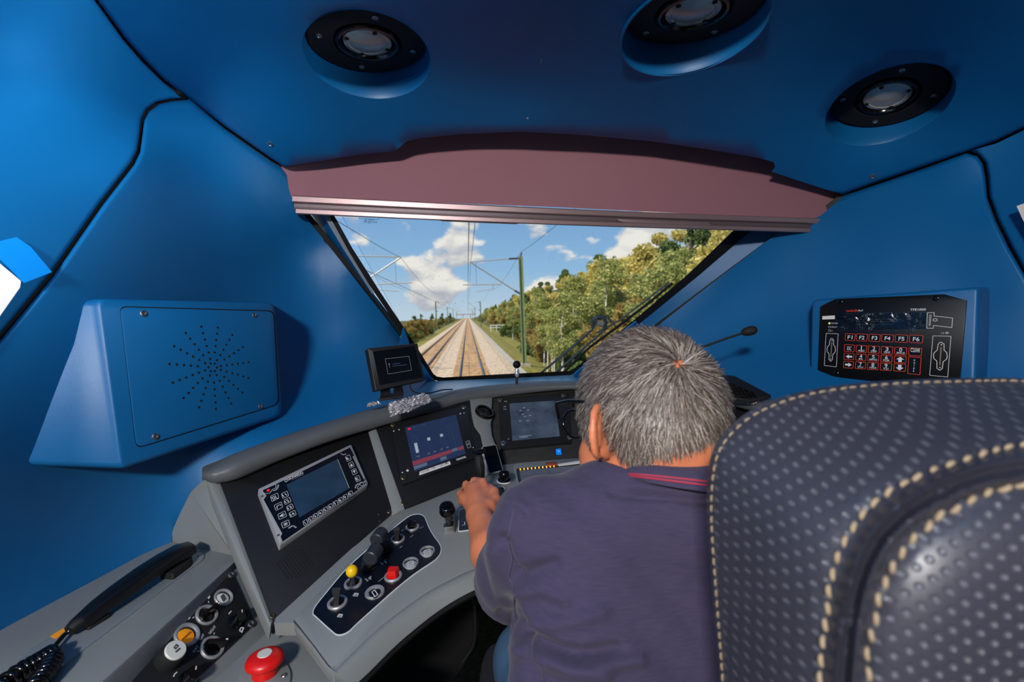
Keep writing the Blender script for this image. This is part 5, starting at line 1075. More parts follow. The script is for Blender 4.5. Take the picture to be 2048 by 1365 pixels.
for (fr, slot, cx_, y0, y1, w) in ((((192, 520), (342, 525), (320, 928), (170, 912)), None, 257, 580, 862, 26), (((1478, 550), (1702, 555), (1662, 1052), (1438, 1030)), None, 1572, 625, 972, 42)):
    ring('slot_frame', PT, round_poly([Zt(*q) for q in fr], 1.2), .0011, ht, WHITE, TE)
    k = (y1-y0)/282; tl = -14*k
    pts = [(cx_+6*k-w, y0+30*k), (cx_+6*k-w*.6, y0+6*k), (cx_+8*k, y0), (cx_+8*k+w*.9, y0+20*k), (cx_+4*k+w, y0+80*k), (cx_+w*1.9, y0+105*k), (cx_+w*2.05, y0+150*k), (cx_+w*1.7, y0+175*k), (cx_-2+w*.9, y0+195*k), (cx_-6*k+w*.8, y0+262*k), (cx_-8*k, y0+282*k), (cx_-8*k-w*.9, y0+260*k), (cx_-4*k-w, y0+190*k), (cx_-w*2.0, y0+165*k), (cx_-w*2.1, y0+120*k), (cx_-w*1.8, y0+102*k), (cx_-w, y0+78*k)]
    ring('slot_outline', PT, [Zt(*q) for q in pts], .0014, ht, WHITE, TE)
    stroke('slot_line', PT, [Zt(cx_+6*k, y0+50*k), Zt(cx_-6*k, y0+230*k)], .0028, ht, mat('slot_brass', (132, 118, 104), .4) if 'slot_brass' not in bpy.data.materials else bpy.data.materials['slot_brass'], TE)
    cyl('slot_pin', PT, *Zt(cx_+8*k, y0+28*k), .0016, .004, .0055, WHITE, TE, 8, .0003); cyl('slot_pin', PT, *Zt(cx_-8*k, y0+252*k), .0016, .004, .0055, WHITE, TE, 8, .0003)
ring('card_sign', PT, [Zt(*q) for q in ((1412, 270), (1500, 268), (1498, 310), (1722, 335), (1712, 455), (1490, 430), (1486, 465), (1402, 462))], .0012, ht, WHITE, TE); ring('card_sign', PT, [Zt(*q) for q in ((1440, 300), (1462, 300), (1448, 432), (1430, 430))], .001, ht, WHITE, TE); ring('card_sign', PT, [Zt(1508+30*math.cos(t), 360+18*math.sin(t)) for t in np.linspace(0, 6.28, 13)[:-1]], .0012, ht, WHITE, TE)
# ---- gooseneck microphone, gauge, keyboard on the far side
MC = thing('gooseneck_microphone', 'black gooseneck microphone reaching out over the far desk rim', 'microphone', P(1330, 790, 1.45))
tube('neck', smooth_poly([P(1330, 770, 1.50), P(1345, 735, 1.47), P(1375, 708, 1.44), P(1412, 692, 1.42), P(1450, 678, 1.40), P(1486, 666, 1.385)], closed=False), .0034, BLACKM, MC)
c = P(1499, 662, 1.38); lathe('windshield', c, P(1520, 658, 1.37)-P(1486, 666, 1.385), [(0, -.024), (.007, -.022), (.0125, -.013), (.0145, 0), (.0135, .012), (.008, .02), (0, .023)], BLACKM, MC, 20, ang=60)
PGa = Plane((1440, 840, 1.46), (1480, 845, 1.42), (1455, 890, 1.36))
GA = thing('pressure_gauge', "round pressure gauge with a white scale and red hand behind the driver's head", 'gauge', PGa.at(1452, 885))
gx, gy = 1452, 866
lathe('bezel', PGa.at(gx, gy), PGa.n, [(.046, 0), (.046, .008), (.043, .011), (.040, .009), (.040, 0), (.046, 0)], BLACKG, GA, 36); cyl('dial', PGa, gx, gy, .040, 0, .003, NAVY, GA, 36)
c, rx, uy = PGa.basis(gx, gy)
for k in range(25):
    a = -.6+k*(4.3/24); L0 = .030 if k % 4 else .026; t = rx*math.cos(a)+uy*math.sin(a); w = np.cross(PGa.n, t)*.0006*(1 if k % 4 else 2)
    z = c+PGa.n*.0035; mesh_obj('scale_mark', [z+t*L0+w, z+t*.036+w, z+t*.036-w, z+t*L0-w], [(0, 1, 2, 3)], WHITE, GA, smooth=False)
for a, m, L0 in ((.25, WHITE, .03), (1.9, REDK, .022)):
    t = rx*math.cos(a)+uy*math.sin(a); w = np.cross(PGa.n, t)*.0016; z = c+PGa.n*.0045; solid('hand', [z+t*L0, z-t*.006+w, z-t*.006-w], [p+PGa.n*.001 for p in (z+t*L0, z-t*.006+w, z-t*.006-w)], m, GA)
PK = Plane((1430, 752, 1.50), (1530, 792, 1.34), (1430, 780, 1.42))
KB = thing('keyboard', 'black keyboard lying on the far desk rim with foil tape at its corner', 'keyboard', PK.at(1470, 780))
prism('base', PK, [(1415, 745), (1470, 752), (1542, 790), (1500, 800), (1440, 792), (1415, 780)], -.006, .004, BLACK, KB, bevel=.001)
kq = None
for i in range(5):
    for j in range(7):
        x = 1428+j*12+i*4; y = 751+j*5.2+i*5.5
        if y > 790: continue
        prism('key', PK, [(x, y), (x+8, y+3.2), (x+9, y+6.6), (x+1.4, y+3.6)], .004, .007, BLACKG, KB)
# ------------------------------------------------------------------ the line outside (the train leans a little in a canted curve)
TH = -.045
def OUT(x, y, z):
    zr = np.asarray(z, float); x = np.asarray(x, float)
    return np.stack([x*math.cos(TH)+zr*math.sin(TH), np.broadcast_to(np.asarray(y, float), np.broadcast(x, zr).shape), -x*math.sin(TH)+zr*math.cos(TH)+1.35], -1)
RZ = -3.66                                                               # rail head below the eye
def gh(x, y):
    """ground height relative to the eye"""
    x = np.asarray(x, float); y = np.asarray(y, float)
    h = np.full(np.broadcast(x, y).shape, RZ-.32)
    h = np.where(x > 4.2, RZ-.35-np.clip(x-4.2, 0, 3)*.28, h)
    h = np.where(x > 8, RZ-1.2+(np.clip(x-8, 0, 60))**1.25*.14, h)
    h = np.where(x < -6.6, RZ-.4-np.clip(-6.6-x, 0, 3)*.2, h)
    return h
def lm(name, cols, scale=40, rough=.9, stretch=1.0, det=6, bump=0):
    m = bpy.data.materials.new(name); m.use_nodes = True; T = NT(m.node_tree); out = T.n('ShaderNodeOutputMaterial'); b = T.n('ShaderNodeBsdfPrincipled', i_Roughness=rough); T.l(b.outputs[0], out.inputs[0])
    b.inputs['Specular IOR Level'].default_value = .2
    g = T.n('ShaderNodeTexCoord'); mp = T.n('ShaderNodeMapping'); mp.inputs['Scale'].default_value = (1, 1/stretch, 1); T.l(g.outputs['Object'], mp.inputs[0])
    n = T.n('ShaderNodeTexNoise', i_Scale=scale, i_Detail=det, i_Roughness=.7); T.l(mp.outputs[0], n.inputs['Vector']); r = T.n('ShaderNodeValToRGB'); T.l(n.outputs['Fac'], r.inputs[0]); cr = r.color_ramp
    cr.elements[0].position = .3; cr.elements[1].position = .7; cr.elements[0].color = (*lin(cols[0]), 1); cr.elements[1].color = (*lin(cols[-1]), 1)
    for i, c in enumerate(cols[1:-1]): e = cr.elements.new(.3+.4*(i+1)/(len(cols)-1)); e.color = (*lin(c), 1)
    T.l(r.outputs[0], b.inputs['Base Color']); return m
BALLAST = lm('ballast', [(112, 96, 82), (196, 174, 148), (232, 212, 188)], 6, stretch=1.6); BED = lm('track_bed', [(140, 106, 72), (178, 142, 102), (194, 160, 122)], 2.2, stretch=4)
GRASS = lm('verge_grass', [(96, 92, 44), (130, 124, 60), (160, 146, 84)], 1.6); SOIL = lm('woodland_floor', [(52, 56, 24), (84, 84, 40), (110, 100, 56)], .6); CONC = lm('concrete', [(150, 142, 132), (186, 178, 166)], 3)
RAILS = mat('rail_steel', (70, 66, 68), .35, metal=.6); RAILT = mat('rail_head', (120, 124, 134), .25, metal=.9)
GREEN_M = mat('green_mast', (118, 134, 92), .55, var=.15, vscale=3); GALV = mat('galvanised', (176, 172, 166), .45, metal=.5); WIREM = mat('copper_wire', (62, 62, 66), .5); INSUL = mat('insulator', (70, 72, 84), .4)
def strip(name, xs, zs, y0, y1, m, label=None, ny=40, kind='structure', parent=None):
    ys = y0+(y1-y0)*np.linspace(0, 1, ny)**2.2; V = []; F = []; nx = len(xs)
    for y in ys:
        for x, z in zip(xs, zs): V.append(OUT(x, y, z))
    for i in range(ny-1):
        for j in range(nx-1): F.append((i*nx+j, i*nx+j+1, (i+1)*nx+j+1, (i+1)*nx+j))
    o = mesh_obj(name, np.array(V), F, m, parent, smooth=False)
    if label: tag(o, label, kind=kind)
    return o
xs = np.r_[np.linspace(-150, -14, 14), np.linspace(-12, 9, 22), np.linspace(11, 200, 26)]; ys = np.r_[np.linspace(3, 60, 20), np.linspace(70, 900, 30)]
GX, GY = np.meshgrid(xs, ys); GZ = gh(GX, GY)-.06+np.where(np.abs(GX-2) > 12, .35*np.sin(GX*.31+GY*.11)+.3*np.sin(GY*.23), 0)
Vg = OUT(GX.ravel(), GY.ravel(), GZ.ravel()); nx = len(xs)
o = mesh_obj('ground', Vg, [(i*nx+j, i*nx+j+1, (i+1)*nx+j+1, (i+1)*nx+j) for i in range(len(ys)-1) for j in range(nx-1)], SOIL); tag(o, 'wooded embankment rising beside the railway', kind='structure')
strip('ballast_bed', [-6.9, -6.3, -5.6, -2.5, -2.3, 1.4, 2.6, 3.2, 3.6], [RZ-.42, RZ-.25, RZ-.19, RZ-.19, RZ-.25, RZ-.19, RZ-.2, RZ-.34, RZ-.4], 4, 900, BALLAST, 'pale stone ballast bed under both tracks')
strip('verge', [3.9, 4.6, 6.2, 8.6], [RZ-.36, RZ-.42, RZ-.8, RZ-1.1], 4, 900, GRASS, 'dry yellow green grass verge'); strip('verge_far', [-10.5, -8.2, -6.8], [RZ-.7, RZ-.5, RZ-.4], 4, 900, GRASS, 'dry grass verge beyond the neighbouring track')
o = strip('cable_trough', [3.25, 3.25, 3.75, 3.75], [RZ-.42, RZ-.24, RZ-.24, RZ-.42], 4, 900, CONC); tag(o, 'pale concrete cable trough running beside the ballast', 'cable trough')
RAILW = [(-.07, -.19), (-.07, -.17), (-.012, -.15), (-.012, -.04), (-.036, -.035), (-.036, 0), (.036, 0), (.036, -.035), (.012, -.04), (.012, -.15), (.07, -.17), (.07, -.19)]
for cx, lb in ((.08, 'brown bedded railway track straight ahead of the cab'), (-4.05, 'neighbouring railway track with dark rails')):
    tr = thing('railway_track', lb, 'railway track', OUT(np.array(cx), np.array(30.), np.array(RZ-.2)), 'railway tracks')
    strip('track_bed', [cx-1.25, cx-1.2, cx+1.2, cx+1.25], [RZ-.24, RZ-.16, RZ-.16, RZ-.24], 4, 900, BED, None, 40, parent=tr)
    for s in (-.752, .752):
        xs_ = [cx+s+a for a, b in RAILW]; zs_ = [RZ+b for a, b in RAILW]; strip('rail', xs_, zs_, 4, 900, RAILS, None, 30, parent=tr)
        strip('rail_head', [cx+s-.03, cx+s+.03], [RZ+.004, RZ+.004], 4, 900, RAILT, None, 30, parent=tr)
# masts with cantilevers
def otube(name, pts, r, m, parent, seg=6): return tube(name, [OUT(np.array(float(a)), float(b), np.array(float(c))) for a, b, c in pts], r, m, parent, seg)
def mast(x, y, reach, label, full=True, h=8.25):
    zb = RZ-.55; zt = zb+h+.35; sg = np.sign(reach)
    root = thing('catenary_mast', label, 'mast', OUT(np.array(x), float(y), np.array(zb)), 'catenary masts')
    w = .14
    for dx_, nm in ((-w, 'mast_flange'), (w, 'mast_flange')): 
        V = [OUT(np.array(x+dx_+a), y+b, np.array(z)) for z in (zb, zt) for a, b in ((-.02, -.14), (.02, -.14), (.02, .14), (-.02, .14))]; mesh_obj(nm, V, box_pts((0, 0, 0), 1, 1, 1)[1], GREEN_M, root, smooth=False)
    V = [OUT(np.array(x+a), y+b, np.array(z)) for z in (zb, zt) for a, b in ((-w, -.02), (w, -.02), (w, .02), (-w, .02))]; mesh_obj('mast_web', V, box_pts((0, 0, 0), 1, 1, 1)[1], GREEN_M, root, smooth=False)
    V = [OUT(np.array(x+a), y+b, np.array(z)) for z in (zb-1.2, zb+.35) for a, b in ((-.42, -.42), (.42, -.42), (.42, .42), (-.42, .42))]; mesh_obj('foundation', V, box_pts((0, 0, 0), 1, 1, 1)[1], CONC, root, smooth=False)
    if not full: 
        otube('cantilever', [(x, y, zt-.5), (x+reach, y, zt-.6)], .05, GALV, root); otube('cantilever_stay', [(x, y, zt-2.6), (x+reach, y, zt-.6)], .05, GALV, root); return root
    ztop = zt-.12; tip = x+reach
    otube('top_tube', [(x+sg*.9, y, ztop-.02), (tip, y, ztop-.18)], .045, GALV, root); otube('insulator', [(x+sg*.15, y, ztop), (x+sg*.9, y, ztop-.02)], .075, INSUL, root, 8)
    otube('bracket_tube', [(x+sg*.55, y, ztop-2.45), (tip, y, ztop-.2)], .05, GALV, root); otube('insulator', [(x+sg*.1, y, ztop-2.75), (x+sg*.55, y, ztop-2.45)], .08, INSUL, root, 8)
    zr = ztop-1.95; otube('registration_tube', [(x+sg*1.55, y, zr), (tip-sg*-.65, y, zr+.05)], .04, GALV, root); otube('steady_arm', [(x+sg*2.2, y, zr-.32), (tip+sg*-.3, y, zr-.5)], .025, GALV, root); otube('drop_bracket', [(x+sg*2.2, y, zr), (x+sg*2.2, y, zr-.35)], .03, GALV, root)
    otube('hanger', [(tip+sg*-.4, y, ztop-.25), (tip+sg*-.4, y, zr)], .01, WIREM, root, 4)
    otube('feeder_insulator', [(x, y, zt), (x+.1, y, zt+.3)], .06, INSUL, root, 8)
    return root
mast(4.25, 35, -3.85, 'tall green catenary mast with a cantilever, close'); mast(-8.4, 31, 4.2, 'green catenary mast beyond the neighbouring track, only its arms in view')
for y in (145, 255, 365): mast(4.2, y, -3.7, 'small distant green catenary mast on the verge side', y < 200)
for y in (132, 208, 290, 380): mast(-8.9, y, 4.4, 'small distant green catenary mast beyond the neighbouring track', y < 140)
def wire(x0, z0, pts, label, r=.012):
    V = [(a, b, c) for a, b, c in pts]; o = otube('overhead_wire', V, r, WIREM, None, 5); return tag(o, label, 'wire', 'overhead wires')
def cat(x, z, sup, sag, label, dz=0, r=.014):
    pts = []; sup = [s for s in sup]
    for a, b in zip(sup[:-1], sup[1:]):
        for t in np.linspace(0, 1, 9)[:-1]: pts.append((x, a+(b-a)*t, z-sag*4*t*(1-t)))
    pts.append((x, sup[-1], z)); return wire(0, 0, pts, label, r)
SR = [-18, 35, 90, 145, 200, 255, 310, 365]; SL = [-30, 31, 80, 132, 170, 208, 250, 290, 335, 380]
cat(.4, 4.02, SR, .9, 'overhead messenger wire above the track ahead', r=.014); cat(.12, 2.05, SR, .02, 'straight contact wire above the track ahead', r=.013)
cat(-4.2, 4.02, SL, .9, 'overhead messenger wire above the neighbouring track'); cat(-4.05, 2.05, SL, .02, 'straight contact wire above the neighbouring track')
cat(4.3, 4.75, SR, .9, 'feeder wire along the tops of the verge side masts', r=.014); cat(-8.4, 4.75, SL, .9, 'feeder wire along the tops of the far side masts', r=.014)
# white railing and far bridge
RL = thing('white_railing', 'small white railing in a gap between the trees', 'railing', OUT(np.array(9.), 118., np.array(-4.2)))
for k in range(6): otube('post', [(5.9+k*1.5, 118, -4.4), (5.9+k*1.5, 118, -2.6)], .09, PAPER, RL)
for z in (-2.7, -3.3): otube('rail_bar', [(5.6, 118, z), (13.7, 118, z)], .10, PAPER, RL)
BRG = thing('road_bridge', 'small grey road bridge crossing the line far ahead', 'bridge', OUT(np.array(-2.), 880., np.array(RZ)))
def obox(name, x0, x1, y0, y1, z0, z1, m, parent): 
    V = [OUT(np.array(a), b, np.array(z)) for z in (z0, z1) for a, b in ((x0, y0), (x1, y0), (x1, y1), (x0, y1))]; return mesh_obj(name, V, box_pts((0, 0, 0), 1, 1, 1)[1], m, parent, smooth=False)
obox('deck', -22, 16, 878, 886, 2.3, 3.4, CONC, BRG); obox('pier', -9.5, -8, 879, 885, RZ, 2.3, CONC, BRG); obox('pier', 5, 6.5, 879, 885, RZ, 2.3, CONC, BRG); obox('parapet', -22, 16, 878, 878.3, 3.4, 4.3, GALV, BRG)
# ------------------------------------------------------------------ trees
def leafm(name, cols):
    m = bpy.data.materials.new(name); m.use_nodes = True; T = NT(m.node_tree); out = T.n('ShaderNodeOutputMaterial'); d = T.n('ShaderNodeBsdfDiffuse'); t = T.n('ShaderNodeBsdfTranslucent'); mx = T.n('ShaderNodeMixShader', i_0=.45)
    g = T.n('ShaderNodeNewGeometry'); r = T.n('ShaderNodeValToRGB'); T.l(g.outputs['Random Per Island'], r.inputs[0]); cr = r.color_ramp
    cr.elements[0].color = (*lin(cols[0]), 1); cr.elements[1].color = (*lin(cols[-1]), 1)
    for i, c in enumerate(cols[1:-1]): e = cr.elements.new((i+1)/(len(cols)-1)); e.color = (*lin(c), 1)
    T.l(r.outputs[0], d.inputs[0]); T.l(r.outputs[0], t.inputs[0]); T.l(d.outputs[0], mx.inputs[1]); T.l(t.outputs[0], mx.inputs[2]); T.l(mx.outputs[0], out.inputs[0]); return m
L_YG = leafm('yellow_green_leaves', [(160, 152, 84), (200, 188, 104), (224, 208, 124), (240, 224, 156)]); L_DG = leafm('dark_green_leaves', [(76, 98, 58), (112, 132, 74), (142, 152, 90)]); L_BR = leafm('birch_leaves', [(132, 148, 84), (172, 176, 106), (206, 198, 130)]); L_OR = leafm('autumn_leaves', [(152, 132, 70), (184, 152, 88), (150, 150, 88), (204, 176, 112)])
BARK = mat('bark', (70, 60, 48), .9); BIRCH = mat('birch_bark', (206, 200, 190), .8, var=.3, vscale=6)
def tree_proto(name, seed, h, wr, nblob, nleaf, leaf, lmat, tmat, low=.25, sparse=1.0, tr=.09):
    rs = np.random.RandomState(seed); bl = []
    for k in range(nblob):
        z = h*(low+(1-low-.08)*rs.rand()); f = math.sin(math.pi*min(1, (z/h-low)/(1-low)*.85+.15)); a = rs.rand()*6.28; r = wr*f*rs.rand()**.6
        bl.append((r*math.cos(a), r*math.sin(a), z, wr*(.34+.3*rs.rand())*(.5+.5*f)))
    bl.append((0, 0, h*.9, wr*.3)); V = []; F = []
    w = np.array([b[3]**2 for b in bl]); w /= w.sum(); ch = rs.choice(len(bl), nleaf, p=w)
    dirs = rs.randn(nleaf, 3); dirs /= np.linalg.norm(dirs, axis=1)[:, None]; rad = (rs.rand(nleaf)**.45)*sparse
    B = np.array(bl)[ch]; C_ = B[:, :3]+dirs*(rad*B[:, 3])[:, None]*np.array([1, 1, .8])
    n1 = rs.randn(nleaf, 3)+dirs*.8; n1 /= np.linalg.norm(n1, axis=1)[:, None]; t1 = np.cross(n1, rs.randn(nleaf, 3)); t1 /= np.linalg.norm(t1, axis=1)[:, None]; t2 = np.cross(n1, t1); sz = leaf*(.6+.8*rs.rand(nleaf))[:, None]
    V = np.stack([C_+t1*sz, C_+t2*sz*.55, C_-t1*sz, C_-t2*sz*.55], 1).reshape(-1, 3); F = np.arange(nleaf*4).reshape(-1, 4)
    me = bpy.data.meshes.new('crown'); me.from_pydata(V.tolist(), [], F.tolist()); me.materials.append(lmat); me.update()
    tv, tf = tube_data([(0, 0, -.6), (.05*h*.1, 0, h*.3), (.03*h, .02*h, h*.65), (.02*h, 0, h*.9)], [tr*1.2, tr, tr*.6, tr*.2], 7)
    for k in range(5):
        b = bl[rs.randint(len(bl))]; z0 = max(h*.2, b[2]-wr*.5); v2, f2 = tube_data([(.02*h, .01*h, z0), (b[0]*.5, b[1]*.5, (z0+b[2])/2), (b[0], b[1], b[2])], [tr*.45, tr*.3, tr*.12], 5); s0 = len(tv); tv = tv+v2; tf = tf+[tuple(q+s0 for q in f) for f in f2]
    mt = bpy.data.meshes.new('trunk'); mt.from_pydata([tuple(v) for v in tv], [], tf); mt.materials.append(tmat); mt.update()
    return me, mt
PRO = {}
for nm, L_, B_, hh, wr_, lo_, sp_, tr_, lab in (('yellow_tree', L_YG, BARK, 8, 2.7, .12, 1.0, .14, 'bushy yellow green tree'), ('green_tree', L_DG, BARK, 9, 2.6, .15, 1.0, .16, 'dark green leafy tree'), ('birch_tree', L_BR, BIRCH, 9, 1.7, .38, 1.15, .085, 'slender white birch tree'), ('autumn_tree', L_OR, BARK, 6.5, 2.2, .1, 1.0, .1, 'brownish autumn tree'), ('shrub', L_DG, BARK, 3.2, 2.0, .05, 1.0, .05, 'low green shrub')):
    PRO[nm] = [tree_proto(nm, 11*len(PRO)+s, hh, wr_, 16 if nm != 'birch_tree' else 12, {'yellow_tree': 6500, 'green_tree': 6500, 'birch_tree': 2800, 'autumn_tree': 4500, 'shrub': 3000}[nm], .17 if nm != 'birch_tree' else .13, L_, B_, lo_, sp_, tr_) for s in range(2)]+[lab]
def plant(kind, x, y, s, rs, zoff=0):
    p = PRO[kind]; me, mt = p[rs.randint(2)]; base = OUT(np.array(x), float(y), gh(x, y)+zoff-.1)
    side = x > 0; row = 0 if x < 7.6 else 1 if x < 10.6 else 2 if x < 15 else 3 if x < 22 else 4; far = y > 90
    rl = ('in the scrub beside the mast', 'at the front edge of the wood', 'in the second row of the wood', 'high in the wood', 'on top of the embankment')[row]+(' far down the line' if far else '') if side else ('beyond the neighbouring track'+(' far down the line' if far else ' near the monitor') + (' at the back' if x < -15 else ''))
    root = thing(kind, p[2]+' '+rl, 'shrub' if kind == 'shrub' else 'tree', base, 'trees and shrubs beside the railway')
    root.scale = (s, s, s); root.rotation_euler = (0, 0, rs.rand()*6.28)
    for nm, m_ in (('crown', me), ('trunk', mt)):
        c = bpy.data.objects.new(nm, m_); COL.objects.link(c); c.parent = root
    return root
rs = np.random.RandomState(4)
for y in np.r_[np.arange(13, 60, 4.2), np.arange(62, 150, 8), np.arange(160, 420, 22)]:     # front edge of the wood
    k = rs.choice(['birch_tree', 'shrub', 'autumn_tree', 'green_tree'], p=[.3, .3, .15, .25]); s = rs.uniform(.75, 1.0)*(1.0 if k != 'green_tree' else .62); plant(k, 8.2+rs.rand()*1.6+(y > 100)*1.5, y, s, rs)
for y in np.r_[np.arange(15, 70, 4.6), np.arange(74, 160, 9), np.arange(175, 420, 26)]:
    k = rs.choice(['yellow_tree', 'green_tree', 'birch_tree', 'autumn_tree'], p=[.52, .18, .2, .1]); plant(k, 12.0+rs.rand()*2, y, rs.uniform(.75, .98), rs)
for y in np.r_[np.arange(18, 80, 5.2), np.arange(86, 180, 11), np.arange(190, 420, 30)]:
    k = rs.choice(['yellow_tree', 'green_tree'], p=[.75, .25]); plant(k, 17+rs.rand()*3, y, rs.uniform(.95, 1.2), rs)
for y in np.r_[np.arange(24, 100, 7.5), np.arange(110, 240, 16)]:
    k = rs.choice(['yellow_tree', 'green_tree'], p=[.6, .4]); plant(k, 27+rs.rand()*4, y, rs.uniform(1.0, 1.3), rs)
for y in np.arange(15, 60, 2.6): plant(rs.choice(['shrub', 'autumn_tree', 'shrub', 'birch_tree']), 6.0+rs.rand()*1.0+(y > 40)*.6, y, rs.uniform(.5, .75), rs)
for y in np.arange(22, 34, 1.5): plant(rs.choice(['shrub', 'birch_tree']), 5.3+rs.rand()*.8, y, rs.uniform(.45, .6), rs)
for y in (17, 21, 24, 27, 30.5, 33): plant('birch_tree', 9.4+rs.rand()*1.2, y, rs.uniform(.7, .85), rs)
for y in np.arange(34, 120, 5): plant(rs.choice(['autumn_tree', 'shrub']), -9.6-rs.rand()*1.2, y, rs.uniform(.62, .75) if y > 60 else rs.uniform(.58, .7), rs)
for y in np.r_[np.arange(36, 90, 6), np.arange(96, 200, 12), np.arange(210, 460, 26)]:
    k = rs.choice(['autumn_tree', 'shrub', 'green_tree'], p=[.5, .3, .2]); plant(k, -11.5-rs.rand()*2.5, y, rs.uniform(.5, .66) if k != 'shrub' else 1.0, rs)
for y in np.r_[np.arange(40, 130, 9), np.arange(140, 460, 28)]:
    k = rs.choice(['autumn_tree', 'green_tree', 'yellow_tree'], p=[.4, .45, .15]); plant(k, -17-rs.rand()*5, y, rs.uniform(.48, .62), rs)
for x in (-60, -45, -32, -22, 24, 36, 50): plant('green_tree', x, 560+rs.rand()*40, 1.1, rs)
# ------------------------------------------------------------------ windscreen wiper outside the glass
WP = thing('windscreen_wiper', 'grey windscreen wiper with twin arms resting on the glass', 'wiper', GP.at(1120, 745, -.03)); WM = mat('wiper_grey', (70, 78, 88), .45)
def wpt(x, y, h=-.035): return GP.at(x, y, h)
tube('arm', [wpt(1060, 768), wpt(1083, 745), wpt(1135, 702), wpt(1184, 660), wpt(1190, 646), wpt(1192, 640)], .0055, WM, WP); tube('arm', [wpt(1085, 768), wpt(1112, 745), wpt(1160, 703), wpt(1200, 668), wpt(1215, 655)], .0055, WM, WP)
tube('blade', [wpt(1120, 752), wpt(1180, 694), wpt(1240, 650), wpt(1300, 604), wpt(1345, 566)], .006, BLACKM, WP); tube('blade_spine', [wpt(1196, 664, -.045), wpt(1240, 640, -.045), wpt(1290, 602, -.045), wpt(1338, 564, -.045)], .004, WM, WP)
tube('hinge', [wpt(1186, 655), wpt(1184, 640), wpt(1194, 633), wpt(1208, 634), wpt(1212, 645), wpt(1208, 658)], .009, WM, WP); tube('hinge', [wpt(1190, 643, -.05), wpt(1204, 650, -.05), wpt(1216, 640, -.05)], .012, GREYL, WP); tube('hose', [wpt(1192, 640, -.06), wpt(1215, 632, -.065), wpt(1232, 655, -.05)], .003, WM, WP)
